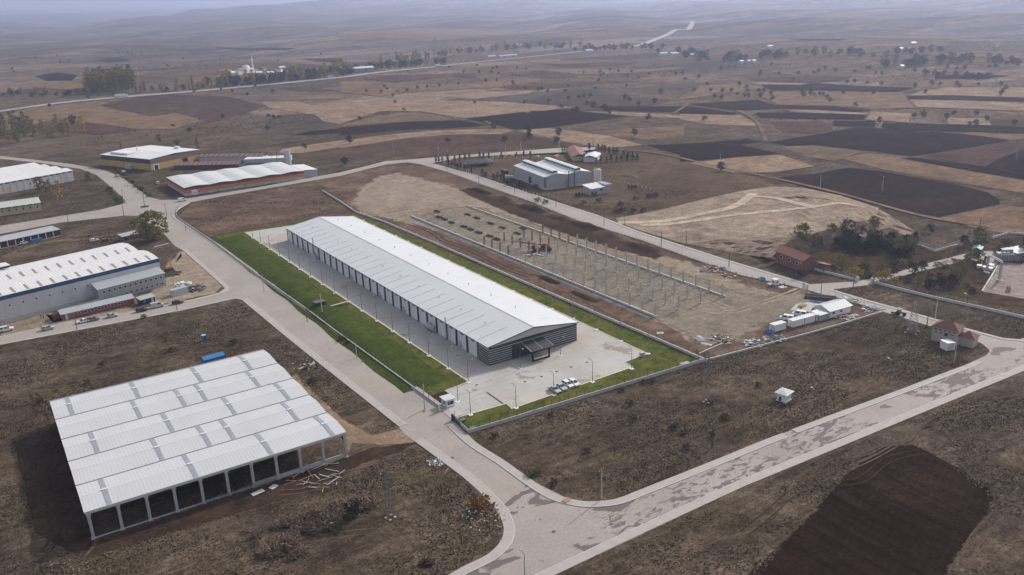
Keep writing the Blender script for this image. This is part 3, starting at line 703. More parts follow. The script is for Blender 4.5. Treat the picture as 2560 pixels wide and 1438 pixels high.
# ------------------------------------------------------------------ farmland beyond the works, each field a sheet of its own
FIELDS = [
 ('plough_b', [(31.43,910),(61.77,946),(82.29,975),(97.59,940),(117.34,877),(134.06,814),(102.37,807),(82.71,854),(55.93,877),(28.19,851)]),
 ('stubble_b', [(39.67,1057),(84.34,1127),(138.01,1066),(160.97,919),(192.23,914),(193.77,840),(160.66,800),(134.78,818),(117.85,881),(98.04,943),(82.82,980),(59.51,990),(35.13,976)]),
 ('plough_b', [(139.00,1073),(166.15,1099),(189.70,932),(167.15,918)]),
 ('plough_b', [(168.55,1104),(215.87,1121),(274.3,1039),(278.9,913),(235.00,851),(196.92,823),(196.98,853),(193.83,915),(191.87,936)]),
 ('stubble', [(285.9,954),(316.2,927),(319.5,801),(306.2,769),(286.5,805),(276.2,896)]),
 ('stubble_b', [(290.6,979),(353.4,964),(383.0,955),(361.7,904),(322.2,943)]),
 ('plough_b', [(347.3,1073),(374.3,1065),(403.4,1071),(411.6,1046),(381.7,1038),(395.1,985),(364.2,1014)]),
 ('stubble_b', [(84.59,1639),(121.33,1634),(115.31,1542),(90.84,1537)]),
 ('stubble_b', [(98.88,2093),(236.88,2075),(228.59,1928),(140.84,2007)]),
 ('plough', [(124.69,1650),(165.75,1735),(179.97,1568),(156.96,1443),(127.62,1493)]),
 ('plough', [(289.8,2188),(356.2,2246),(362.6,2151),(304.5,2104)]),
 ('stubble_b', [(63.69,1475),(118.03,1489),(162.19,1357),(146.63,1241),(100.04,1385),(56.49,1348)]),
 ('plough', [(639,2488),(730,2094),(701,2062),(636,2347)]),
 ('plough', [(624,1758),(697,1720),(598.5,1479),(570.3,1537)]),
 ('stubble_b', [(608,1975),(610,1679),(571.4,1412),(542.3,1341),(511.5,1477),(577.1,1924)]),
 ('stubble', [(188.98,604),(197.20,619),(219.12,623),(247.25,626),(235.87,598.0),(202.35,591.1)]),
 ('plough_b', [(202.69,589.3),(233.47,592.2),(214.76,546.7),(202.63,565.2)]),
 ('plough', [(225.64,680),(244.60,692),(273.3,689),(263.2,664),(236.94,671)]),
 ('stubble', [(294.2,822),(316.1,853),(355.5,896),(391.3,836),(427.0,812),(468.9,746),(492.5,653),(453.2,652),(379.6,665),(372.9,738),(346.1,771),(302.8,735),(281.5,715),(277.6,743)]),
 ('plough', [(378.7,664),(443.6,660),(483.2,640),(477.3,622),(486.2,567.8),(446.3,563.8),(391.4,563.5),(370.9,577.4)]),
 ('fallow', [(313.1,734),(354.5,744),(369.9,727),(368.3,665),(332.2,685),(275.8,701)]),
 ('plough', [(273.2,695),(331.0,683),(369.5,655),(369.0,611),(342.6,619),(308.9,638),(255.2,650)]),
 ('stubble', [(244.41,624),(279.3,626),(323.6,619),(372.2,583.3),(369.2,569.0),(352.9,563.1),(320.3,590.4),(289.4,599.0),(230.83,590.7)]),
 ('plough_b', [(229.20,586.8),(287.0,594.1),(326.6,580.2),(358.1,553.9),(362.5,522.1),(361.2,471.3),(318.9,502.6),(280.1,517.7),(258.7,516.7),(238.67,538.0),(217.52,558.2)]),
 ('stubble', [(372.7,570.4),(396.4,561.3),(406.5,497.5),(396.4,448.4),(376.1,453.0),(368.0,472.5),(366.7,510.9)]),
 ('plough', [(397.7,445.6),(419.8,431.7),(388.0,398.7),(391.8,422.9)]),
 ('stubble_b', [(408.2,524.0),(454.4,506.4),(477.9,492.1),(445.3,458.2),(415.2,462.5),(407.5,483.1)]),
 ('stubble', [(477.3,622),(499.5,592.5),(520.1,536.0),(508.6,524.0),(490.1,563.6)]),
 ('plough', [(505.1,646),(564.0,581.5),(533.5,549.8),(503.1,596.8)]),
 ('stubble', [(450.6,832),(507.4,835),(551.3,805),(530.6,788),(462.8,789)]),
 ('stubble_b', [(436.7,1094),(476.4,1013),(522.1,921),(588.0,934),(632,908),(612,885),(529.5,871),(443.5,909),(403.7,896),(387.3,974)]),
 ('plough_b', [(469.3,1094),(523.2,1111),(578.5,1056),(558.4,1028),(481.2,1023)]),
 ('plough_b', [(583.4,1050),(605,1036),(587.6,992),(563.9,1008)]),
 ('plough_b', [(629,981),(685,983),(685,898),(649,901)]),
 ('plough_b', [(542.0,867),(613,852),(671,835),(689,806),(622,811),(559.2,817)]),
 ('stubble_b', [(761,1166),(811,1127),(821,1017),(776,1044)]),
 ('stubble_b', [(637,1011),(701,1022),(753,951),(810,905),(861,891),(846,874),(763,878),(697,909),(690,990)]),
 ('plough_b', [(748,1074),(839,1027),(865,984),(790,968),(748,1007)]),
 ('stubble_b', [(1261,3114),(1393,2819),(1648,2886),(1798,2749),(1205,2040),(1053,2056),(875,2166)]),
 ('fallow', [(1417,2030),(1500,1895),(1537,1719),(1276,1612),(1254,1796)]),
 ('plough', [(373.3,314.2),(401.2,306.8),(428.2,305.8),(432.7,285.5),(430.1,241.73),(424.2,221.59),(413.3,210.09),(405.0,205.20),(362.6,209.25),(361.6,238.72),(367.1,277.4)]),
 ('stubble_b', [(361.3,208.45),(403.5,204.38),(406.1,194.72),(405.3,180.30),(357.1,156.89),(359.4,170.52),(355.1,186.54)]),
 ('plough', [(474.9,304.3),(482.7,300.5),(484.9,258.7),(479.2,232.61),(475.7,214.34),(461.2,207.34),(465.8,225.65),(468.1,253.0)]),
 ('stubble_b', [(449.3,326.1),(475.9,326.4),(481.9,301.3),(473.1,302.2),(466.7,252.2),(463.7,225.24),(458.1,205.83),(437.5,195.84),(435.1,209.78),(434.6,226.88),(434.8,256.1),(438.4,291.0)]),
 ('fallow', [(457.4,379.4),(474.8,366.2),(478.5,343.0),(483.9,305.7),(477.0,332.0),(440.0,323.9),(440.1,348.9)]),
 ('plough', [(465.1,396.4),(511.7,395.4),(558.4,396.3),(572.1,368.1),(581.7,327.4),(578.0,292.4),(513.7,297.9),(486.0,301.8),(481.0,344.8),(477.7,368.5),(462.1,377.8)]),
 ('stubble_b', [(583.4,327.5),(593.2,328.4),(608,299.5),(614,290.1),(597.4,281.7),(591.8,290.9),(579.6,292.4)]),
 ('plough_b', [(514.0,296.3),(576.6,289.9),(588.1,289.0),(594.7,280.4),(553.8,271.2),(484.6,260.1),(488.2,297.8)]),
 ('plough', [(485.9,257.7),(509.7,263.9),(552.4,270.5),(581.8,274.0),(528.7,240.07),(477.3,215.15),(480.9,233.51)]),
 ('plough', [(416.3,432.0),(464.8,415.4),(464.1,401.4),(443.6,402.1),(436.2,362.5),(413.7,368.9),(370.8,384.3)]),
 ('stubble', [(371.9,378.3),(409.3,370.5),(433.1,358.8),(417.9,321.1),(387.3,324.8),(369.4,338.7)]),
 ('stubble', [(523.8,544.6),(551.8,501.8),(526.0,462.8),(515.3,453.2),(497.3,486.6),(500.9,520.6)]),
 ('plough', [(556.5,578.9),(568.3,573.7),(560.4,514.3),(552.4,509.9),(526.2,547.2)]),
 ('plough', [(580.0,592.8),(626,578.4),(650,570.5),(625,525.8),(650,490.2),(653,447.8),(635,451.8),(615,505.7),(572.4,528.6)]),
 ('stubble', [(605,498.8),(621,482.3),(633,437.8),(624,432.8),(596.5,483.2)]),
 ('plough', [(572.4,504.2),(592.9,483.0),(621,430.7),(597.2,416.0),(570.3,454.8),(551.7,480.1)]),
 ('stubble', [(643,441.1),(655,413.2),(607,384.6),(595.9,413.9)]),
 ('plough_b', [(538.1,458.5),(570.4,435.5),(538.4,399.9),(510.9,400.6),(505.9,419.3)]),
 ('plough', [(576.7,429.0),(595.1,405.0),(569.3,387.0),(554.5,412.2)]),
 ('plough', [(592.9,396.6),(603,381.7),(641,316.2),(647,306.5),(620,293.0),(614,302.5),(591.2,333.0),(570.7,371.4),(572.6,383.7)]),
 ('plough_b', [(665,354.1),(679,335.9),(686,325.8),(649,307.5),(642,316.9),(633,334.4)]),
 ('stubble', [(649,380.2),(667,358.1),(634,335.8),(619,359.7)]),
 ('stubble_b', [(721,621),(740,584.3),(780,537.2),(794,514.2),(731,465.7),(692,433.4),(662,452.0),(656,494.8),(630,527.7),(678,591.6)]),
 ('stubble_b', [(661,668),(717,714),(756,700),(768,671),(731,631),(670,638),(596.6,621),(623,648)]),
 ('plough', [(765,668),(792,635),(817,637),(819,586.4),(836,526.8),(795,521.8),(760,591.9),(732,624)]),
 ('stubble', [(778,704),(809,640),(793,636),(770,673)]),
 ('plough_b', [(804,724),(867,697),(892,640),(847,626),(815,644),(805,704)]),
 ('stubble_b', [(842,622),(891,634),(898,626),(851,613)]),
 ('stubble', [(774,493.7),(815,505.7),(857,503.3),(885,442.7),(890,427.4),(823,394.0),(818,408.0),(799,468.2)]),
 ('stubble_b', [(897,550.4),(915,520.1),(884,483.4),(843,509.1),(842,522.8)]),
 ('plough', [(771,493.3),(797,466.5),(814,405.7),(819,392.2),(797,380.8),(792,394.2),(772,439.0),(754,480.2)]),
 ('stubble', [(744,472.3),(768,436.8),(783,389.6),(790,377.4),(736,350.5),(730,362.2),(698,436.0)]),
 ('stubble_b', [(888,760),(893,738),(873,706),(869,726)]),
 ('plough', [(942,570.9),(963,520.9),(963,499.0),(929,516.6),(912,552.0)]),
 ('plough', [(1537,1277),(1506,1103),(1418,1053),(1439,1162)]),
 ('stubble_b', [(1701,1264),(1726,1116),(1866,1050),(1759,990),(1539,1023)]),
 ('stubble_b', [(1314,1258),(1539,1315),(1470,1187),(1278,1155)]),
 ('stubble_b', [(1143,716),(1173,639),(1171,592.0),(1135,573.4),(1114,659)]),
]
for i, (mt, poly) in enumerate(FIELDS):
    sheet('field', poly, M[mt], 8 + i)

# the main road across the plain and lesser lanes
HWY = smooth_line([(23.28,1108),(42.82,1111),(103.19,1133),(171.47,1130),(247.50,1120),(349.8,1122),(455.2,1135)] + [(527.3,1164),(631,1193),(731,1241),(869,1288),(1006,1319),(1120,1351),(1213,1377),(1684,1787)] + [(1731,1799),(1804,1845),(2334,2375),(2425,2479)], 4)
strip('highway', HWY, 15.0, M['road_far'], 95)
LANES = [[(259.8,1067),(274.2,1073),(288.1,1077)], [(521.1,550.1),(581.6,594.4),(578.7,606)], [(796,515.5),(739,473.6),(694,435.1),(693,415.7),(711,358.7)],
         [(380.9,633),(372.0,597.3),(369.2,569.0),(363.2,523.2)], [(536.4,1017),(558.4,1028),(586.9,1060)], [(573.9,526.9),(556.7,499.0),(527.4,461.3),(468.1,401.4)], [(366.0,457.2),(381.6,414.2),(375.2,355.1),(374.0,309.2),(369.1,266.8),(358.2,215.95),(361.9,185.15)]]
for l in LANES: strip('farm_lane', smooth_line(l, 4), 2.8, M['stubble_b'], 99)


# ------------------------------------------------------------------ building materials
def roof_mat(name, col, rib=(1, 0), spacing=1.0, rough=0.55, dirt=None, dirt_amt=0.5, relief=0.25, groove=0.82):
    """Profiled sheet roof: fine ribs as relief, faint streaks of dust down the slope."""
    m, n, b = node_mat(name)
    p = n.nodes.new("ShaderNodeTexCoord").outputs["Object"]
    c = mix_node(n, ramp_node(n, noise_node(n, p, 0.10, 6, 0.6), 0.3, 0.7), [v * 0.95 for v in col], [min(1, v * 1.03) for v in col])
    if dirt:
        v = mapping(n, p, (0.5, 0.08, 0.1) if rib[0] else (0.08, 0.5, 0.1))
        f = ramp_node(n, noise_node(n, v, 1.0, 6, 0.7), 0.5, 0.8)
        mu = n.nodes.new("ShaderNodeMath"); mu.operation = 'MULTIPLY'; mu.inputs[1].default_value = dirt_amt
        n.links.new(f, mu.inputs[0])
        c = mix_node(n, mu.outputs[0], c, dirt)
    w = n.nodes.new("ShaderNodeTexWave"); w.wave_type = 'BANDS'; w.bands_direction = 'X' if rib[0] else 'Y'
    w.inputs["Scale"].default_value = 0.314 / spacing
    n.links.new(p, w.inputs["Vector"])
    c = mix_node(n, ramp_node(n, w.outputs["Fac"], 0.25, 0.0), c, mix_node(n, 1.0, c, (groove,) * 3, 'MULTIPLY'))
    n.links.new(c, b.inputs["Base Color"])
    b.inputs["Roughness"].default_value = rough
    b.inputs["Specular IOR Level"].default_value = 0.35
    bump_to(n, b, w.outputs["Fac"], relief, 0.05)
    return m
M['roof_white'] = roof_mat('white_roof_sheet', (0.61, 0.62, 0.64), (0, 1), 1.0, dirt=(0.50, 0.50, 0.50), dirt_amt=0.35)
M['roof_shed'] = roof_mat('new_roof_sheet', (0.56, 0.555, 0.57), (1, 0), 0.75, dirt=(0.46, 0.45, 0.44), dirt_amt=0.35, relief=0.08, groove=0.9)
M['roof_old'] = roof_mat('weathered_white_roof', (0.70, 0.69, 0.68), (1, 0), 1.0, dirt=(0.48, 0.45, 0.42))
M['roof_red'] = roof_mat('red_brown_roof', (0.19, 0.085, 0.075), (1, 0), 1.0, dirt=(0.25, 0.15, 0.13))
M['roof_grey'] = roof_mat('grey_roof_sheet', (0.38, 0.40, 0.42), (1, 0), 1.0)
M['tile_red'] = roof_mat('clay_roof_tile', (0.22, 0.095, 0.065), (1, 0), 0.6, 0.85, dirt=(0.13, 0.07, 0.055))
M['tile_brown'] = roof_mat('brown_roof_tile', (0.17, 0.075, 0.055), (1, 0), 0.4, 0.85, dirt=(0.10, 0.055, 0.045))
M['seam'] = plain('roof_seam', (0.42, 0.43, 0.45), 0.6)
M['skylight'] = plain('grey_skylight_sheet', (0.30, 0.31, 0.34), 0.35, 0.15, 1.5)
M['wall_white'] = plain('white_wall_panel', (0.66, 0.67, 0.70), 0.7, 0.05, 0.4, streak=True)
M['wall_grey'] = plain('grey_wall_panel', (0.33, 0.335, 0.35), 0.65, 0.06, 0.4, streak=True)
M['wall_light'] = plain('light_wall_panel', (0.50, 0.50, 0.51), 0.75, 0.08, 0.3, dirt=(0.42, 0.41, 0.39), streak=True)
M['dark'] = plain('charcoal_panel', (0.045, 0.05, 0.058), 0.45, 0.12, 0.5)
M['dark_b'] = plain('charcoal_board', (0.060, 0.066, 0.075), 0.45, 0.15, 0.5)
M['black'] = plain('black_metal', (0.02, 0.021, 0.023), 0.5, 0.1, 1)
M['glass'] = plain('dark_glass', (0.03, 0.035, 0.042), 0.15, 0.2, 1.0, spec=0.6)
M['frame_white'] = plain('white_paint', (0.72, 0.72, 0.72), 0.6, 0.05, 1)
M['steel'] = plain('galvanised_steel', (0.36, 0.37, 0.38), 0.45, 0.12, 1.5, metal=0.4)
M['rust'] = plain('rusty_steel', (0.11, 0.055, 0.04), 0.9, 0.35, 2.0)
M['blue_band'] = plain('blue_cladding', (0.028, 0.075, 0.16), 0.5, 0.08, 0.4)
M['blue'] = plain('bright_blue_paint', (0.04, 0.19, 0.42), 0.55, 0.15, 1.5, dirt=(0.12, 0.25, 0.42))
M['blue_sheet'] = plain('blue_tarp', (0.05, 0.20, 0.42), 0.5, 0.3, 1.5)
M['yellow'] = plain('ochre_render', (0.46, 0.30, 0.10), 0.8, 0.10, 0.3, dirt=(0.36, 0.26, 0.14), streak=True)
M['cream'] = plain('cream_render', (0.52, 0.42, 0.26), 0.85, 0.08, 0.3, dirt=(0.42, 0.35, 0.24), streak=True)
M['orange'] = plain('orange_cladding', (0.46, 0.20, 0.06), 0.6, 0.10, 0.3)
M['redband'] = plain('red_cladding', (0.27, 0.045, 0.032), 0.6, 0.10, 0.3)
M['brown'] = plain('brown_cladding', (0.055, 0.040, 0.042), 0.6, 0.12, 0.3)
M['brown_l'] = plain('brown_fascia', (0.16, 0.11, 0.105), 0.7, 0.12, 0.3)
M['maroon'] = plain('maroon_door', (0.075, 0.018, 0.024), 0.6, 0.15, 0.6)
M['brick'] = plain('red_brickwork', (0.25, 0.095, 0.085), 0.9, 0.15, 1.2)
M['brick_d'] = plain('dull_brickwork', (0.20, 0.10, 0.085), 0.9, 0.15, 1.2)
M['teal'] = plain('teal_cladding', (0.035, 0.17, 0.18), 0.5, 0.08, 0.4)
M['plaster'] = plain('stained_plaster', (0.40, 0.36, 0.31), 0.9, 0.12, 0.5, dirt=(0.25, 0.21, 0.18), streak=True)
M['wood'] = plain('sawn_timber', (0.40, 0.29, 0.19), 0.85, 0.2, 2.0)
M['formwork'] = plain('rusty_rebar_cage', (0.17, 0.115, 0.085), 0.9, 0.25, 3.0)
M['stain'] = plain('oil_stain', (0.17, 0.155, 0.135), 0.8, 0.2, 0.8)

def yard_mat():
    m, n, b = node_mat('yard_concrete')
    p = position(n)
    c = mix_node(n, ramp_node(n, noise_node(n, p, 0.08, 6, 0.6), 0.3, 0.7), (0.385, 0.37, 0.35), (0.47, 0.455, 0.435))
    c = mix_node(n, ramp_node(n, noise_node(n, p, 0.05, 4, 0.6), 0.50, 0.66), c, (0.40, 0.355, 0.30))
    c = mix_node(n, ramp_node(n, noise_node(n, p, 0.075, 6, 0.62), 0.605, 0.625), c, (0.30, 0.255, 0.205))
    # dark tyre streaks along the loading side
    sx = n.nodes.new("ShaderNodeSeparateXYZ"); n.links.new(p, sx.inputs[0])
    near = ramp_node(n, sx.outputs[0], 112.5, 109.0)
    s = noise_node(n, mapping(n, p, (0.12, 0.9, 1), rot=rad(8)), 1.0, 5, 0.7)
    mu = n.nodes.new("ShaderNodeMath"); mu.operation = 'MULTIPLY'
    n.links.new(ramp_node(n, s, 0.56, 0.72), mu.inputs[0]); n.links.new(near, mu.inputs[1])
    c = mix_node(n, mu.outputs[0], c, (0.22, 0.20, 0.185))
    br = n.nodes.new("ShaderNodeTexBrick"); br.offset = 0.0
    br.inputs["Scale"].default_value = 1.0; br.inputs["Brick Width"].default_value = 5.2; br.inputs["Row Height"].default_value = 5.2; br.inputs["Mortar Size"].default_value = 0.04
    br.inputs["Color1"].default_value = (0.96, 0.96, 0.96, 1); br.inputs["Color2"].default_value = (1.05, 1.05, 1.05, 1); br.inputs["Mortar"].default_value = (0.72, 0.71, 0.70, 1)
    n.links.new(p, br.inputs["Vector"])
    c = mix_node(n, 1.0, c, br.outputs["Color"], 'MULTIPLY')
    c = mix_node(n, ramp_node(n, noise_node(n, p, 1.5, 4, 0.8), 0.3, 0.7), mix_node(n, 1.0, c, (0.92,) * 3, 'MULTIPLY'), mix_node(n, 1.0, c, (1.07,) * 3, 'MULTIPLY'))
    n.links.new(c, b.inputs["Base Color"])
    b.inputs["Roughness"].default_value = 0.85
    b.inputs["Specular IOR Level"].default_value = 0.2
    return m
M['yard'] = yard_mat()

# ------------------------------------------------------------------ lawn, bank and yard round the long warehouse
sheet('lawn', [(89.79,394.7),(101.72,397.6),(123.53,396.6),(141.16,397.0),(159.21,394.4),(165.15,158.68),(89.20,162.30),(89.92,170.29),(92.24,182.57)], M['lawn'], 6)
LB = MB()   # the lawn rises in a low bank beside the road wall
bank_x = [(86.0, 0.02), (88.0, 0.10), (90.5, 0.75), (92.5, 1.05), (95.0, 0.95), (98.5, 0.30), (100.5, 0.05)]
ys = [192.0 + i * 6.0 for i in range(34)]
vs, fs = [], []
for j, y in enumerate(ys):
    k = math.sin(math.pi * min(1, max(0, (y - 192) / 198))) ** 0.35
    for (x, z) in bank_x:
        vs.append((x + 0.35 * math.sin(y * 0.21 + x), y, 0.028 + z * k * (1 + 0.12 * math.sin(y * 0.4 + x))))
nb = len(bank_x)
for j in range(len(ys) - 1):
    for i in range(nb - 1):
        fs.append((j * nb + i, j * nb + i + 1, (j + 1) * nb + i + 1, (j + 1) * nb + i))
LB.mesh(vs, fs)
tag(LB.build('lawn', M['lawn_dark'], None, True), kind='structure')
sheet('yard', [(102.88,393.8),(121.95,392.0),(155.58,389.9),(155.85,172.32),(146.86,171.94),(146.21,167.88),(104.46,166.80),(104.98,170.09),(89.83,171.16),(89.79,178.06),(96.23,181.04),(96.05,186.64),(104.00,187.59)], M['yard'], 9)
sheet('flower_bed', [(89.37,186.20),(96.05,186.64),(96.23,181.04),(89.79,178.06),(89.62,181.03)], M['mud'], 10)
for line in ([(102.88,393.8),(104.00,187.59)], [(104.00,187.59),(96.05,186.64),(96.18,181.38)], [(91.13,170.99),(104.98,170.09),(104.46,166.80),(146.21,167.88),(146.86,171.94),(155.85,172.32)], [(155.85,172.32),(155.58,389.9)]):
    o = run('kerb', line, 0.3, 0.0, 0.12, plain('cream_kerb', (0.60, 0.53, 0.38), 0.85, 0.1, 1)); o["kind"] = 'structure'
LINE = plain('yellow_line_paint', (0.62, 0.46, 0.17), 0.8, 0.15, 1.0)
# parking bay lines along the front kerb
p0, p1 = (105.94,166.81), (145.05,167.74)
nbay = 24
for i in range(nbay + 1):
    a = lerp(p0, p1, i / nbay)
    strip('parking_line', [(a[0] - 0.2, a[1] + 0.5), (a[0] - 0.2, a[1] + 5.0)], 0.14, LINE, 12)
strip('drain_channel', [(104.52,178.84),(104.40,170.56)], 0.5, M['black'], 12)
dm = MB().box(-0.4, 0.4, -0.3, 0.3, 0, 0.015).data('drain_grate', M['black'])
DW = ["nearest the single lamp by the cars", "before the long dark drain", "beside the empty bays", "out towards the right-hand kerb", "between the canopy and the bays", "near the yard's notched corner"]
for p, w in zip([(116.40,178.26),(121.96,178.29),(127.27,178.36),(132.36,178.35),(137.91,178.34),(104.74,184.52)], DW):
    tag(place('drain_grate', dm, None, (p[0], p[1], 0.045)), 'small dark drain grate in the concrete yard ' + w, 'drain', 'drain grates in the front yard')

# ------------------------------------------------------------------ the long white warehouse
WX0, WX1, WY0, WY1, EZ, RZ = 114.2, 145.6, 193.2, 366.0, 5.85, 8.2
wh = thing('warehouse', 'very long white warehouse with low gable roof and black striped front', 'warehouse', (0, 0, 0))
XR = (WX0 + WX1) / 2
MB().box(WX0 + 0.35, WX1 - 0.35, WY0 + 0.6, WY1 - 0.3, 0, EZ - 0.25).build('core_wall', M['wall_white'], wh)
# roof slopes, split where the sheets lap
NB = 26
B0, B1 = 199.6, WY1
bay = (B1 - B0) / NB
def slope(xa, za, xb, zb, y0, y1, t=0.14):
    return MB().profile_y([(xa, za), (xb, zb), (xb, zb + t), (xa, za + t)], y0, y1)
ov = 0.45
sl = slope(WX0 - ov, EZ - 0.05, XR, RZ, WY0 - 0.3, WY1 + 0.3).build('roof_slope', M['roof_white'], wh)
sr = slope(XR, RZ, WX1 + ov, EZ - 0.05, WY0 - 0.3, WY1 + 0.3).build('roof_slope', M['roof_white'], wh)
MB().bar((XR, WY0 - 0.32, RZ + 0.16), (XR, WY1 + 0.32, RZ + 0.16), 0.5, 0.1).build('ridge_cap', M['roof_white'], wh)
def zl(x): return EZ - 0.05 + (RZ - EZ + 0.05) * (x - (WX0 - ov)) / (XR - WX0 + ov) + 0.14
# raised seams on the left slope, one a bay, plus small roof vents on both
for i in range(NB + 1):
    y = B0 + i * bay
    xe = WX0 + 10.3
    MB().bar((WX0 + 0.2, y, zl(WX0 + 0.2) + 0.03), (xe, y, zl(xe) + 0.03), 0.16, 0.07).build('roof_seam', M['seam'], sl)
    if i % 2 == 0:
        x2 = WX1 - 9.0
        zz = EZ - 0.05 + (RZ - EZ + 0.05) * (WX1 + ov - x2) / (XR - WX0 + ov) + 0.14
        MB().bar((WX1 - 0.4, y, EZ + 0.15), (x2, y, zz + 0.02), 0.10, 0.05).build('roof_seam', M['roof_white'], sr)
vm = MB(); vm.tube((0, 0, 0), (0, 0, 0.5), 0.12, n=6); vm.tube((0, 0, 0.5), (0, 0, 0.62), 0.22, 0.05, n=6)
vd = vm.data('roof_vent', M['steel'])
for i in range(11):
    y = WY0 + 14 + i * 14.6
    place('roof_vent', vd, wh, (WX0 + 7.5, y, zl(WX0 + 7.5)))
    place('roof_vent', vd, wh, (XR + 6.0, y + 5, zl(2 * XR - XR - 6.0)))
# loading side: white bays between dark pilasters
pd = MB().box(-0.18, 0.0, -0.42, 0.42, 0, EZ - 0.06).data('pilaster', M['dark'])
wd = MB().box(-0.05, 0.0, -bay / 2 + 0.46, bay / 2 - 0.46, 0.05, EZ - 0.45).data('wall_panel', M['wall_white'])
fm = MB(); fm.box(-0.10, 0, -0.95, 0.95, 0, 0.5); fd = fm.data('window', M['frame_white'])
gm = MB().box(-0.13, -0.10, -0.21, 0.19, 0.06, 0.44).data('pane', M['glass'])
dd = MB().box(-0.09, 0, -0.5, 0.5, 0.05, 2.1).data('door', M['wall_grey'])
hd = MB().box(-0.05, 0, -0.04, 0.04, 0, 0.2).data('handle', M['black'])
for i in range(NB + 1):
    place('pilaster', pd, wh, (WX0 + 0.18, B0 + i * bay, 0))
for i in range(NB):
    yc = B0 + (i + 0.5) * bay
    place('wall_panel', wd, wh, (WX0 + 0.35, yc, 0))
    w = place('window', fd, wh, (WX0 + 0.30, yc, EZ - 1.35))
    for k in range(4):
        place('pane', gm, w, (0, -0.69 + k * 0.47, 0))
    if i in (1, 4, 7, 10, 14, 20, 22):
        d = place('door', dd, wh, (WX0 + 0.30, yc + 1.2, 0))
        place('handle', hd, d, (-0.09, 0.35, 1.0))
        MB().bar((WX0 + 0.1, yc - 0.3, 0.9), (WX0 + 0.1, yc + 1.2, 0.9), 0.3, 0.25).build('meter_box', M['wall_grey'], wh)
MB().bar((WX0 - 0.28, WY0, EZ - 0.14), (WX0 - 0.28, WY1, EZ - 0.14), 0.22, 0.2).build('gutter', M['dark'], wh)
MB().bar((WX1 + 0.28, WY0, EZ - 0.14), (WX1 + 0.28, WY1, EZ - 0.14), 0.22, 0.2).build('gutter', M['dark'], wh)
# two tall flues and the pipework on the loading side
for y, h in ((B0 + bay * 2.85, 7.6), (B0 + bay * 20.6, 8.6)):
    f = MB().tube((WX0 - 0.5, y, 0.0), (WX0 - 0.5, y, h), 0.19, n=10).build('chimney', M['steel'], wh)
    MB().tube((WX0 - 0.5, y, h + 0.06), (WX0 - 0.5, y, h + 0.28), 0.3, 0.12, n=10).build('chimney_cap', M['steel'], f)
# plant rack with condensers against two bays
rk = MB(); y0 = B0 + bay * 4.1
for j in range(2):
    for q in range(5): rk.box(WX0 - 1.15, WX0 - 0.5, y0 - 0.3 + q * 1.0, y0 + 0.5 + q * 1.0, 1.0 + j * 0.75, 1.65 + j * 0.75)
rk2 = MB()
for q in range(6): rk2.bar((WX0 - 1.1, y0 - 0.4 + q * 1.0, 0), (WX0 - 1.1, y0 - 0.4 + q * 1.0, 1.0), 0.08)
k1 = rk.build('condenser_rack', M['wall_light'], wh); rk2.build('rack_post', M['black'], k1)
r3 = MB(); y3 = B0 + bay * 20.3
for q in range(3): r3.box(WX0 - 1.2, WX0 - 0.35, y3 + q * 1.3, y3 + 1.0 + q * 1.3, 0.0, 1.6)
r3.build('air_unit', M['wall_light'], wh)
# black front: cladding boards with thin pale joints, light gable above, dark returns at the corners
nrow = 7
FZ = 4.75
hgt_b = FZ / nrow
MB().box(WX0, WX1, WY0 + 0.25, WY0 + 0.62, 0, EZ - 0.2).build('front_backing', M['wall_light'], wh)
for r in range(nrow):
    z0 = r * hgt_b + 0.05
    MB().box(WX0 - 0.02, WX1 + 0.02, WY0, WY0 + 0.248, z0, z0 + hgt_b - 0.13).build('cladding_board', M['dark'] if r % 2 else M['dark_b'], wh)
    MB().box(WX0 - 0.06, WX0 + 0.34, WY0 + 0.252, B0 - 0.45, z0, z0 + hgt_b - 0.13).build('cladding_board', M['dark'] if r % 2 else M['dark_b'], wh)
    MB().box(WX1 - 0.34, WX1 + 0.06, WY0 + 0.252, WY0 + 5.0, z0, z0 + hgt_b - 0.13).build('cladding_board', M['dark'] if r % 2 else M['dark_b'], wh)
for r in range(nrow + 1):
    z1 = r * hgt_b - 0.08 if r else 0.0
    if r: MB().box(WX0 - 0.05, WX1 + 0.05, WY0 - 0.045, WY0 - 0.003, z1 + .03, z1 + 0.11).build('joint_strip', M['frame_white'], wh)
    if r: MB().box(WX0 - 0.10, WX0 - 0.063, WY0 - 0.045, B0 - 0.5, z1 + .03, z1 + 0.11).build('joint_strip', M['frame_white'], wh)
gable = MB()
gable.face([(WX0 - 0.1, WY0 + 0.12, FZ + 0.05), (WX1 + 0.1, WY0 + 0.12, FZ + 0.05), (WX1 + 0.1, WY0 + 0.12, EZ - 0.06), (XR, WY0 + 0.12, RZ - 0.02), (WX0 - 0.1, WY0 + 0.12, EZ - 0.06)])
gable.build('gable_panel', M['wall_light'], wh)
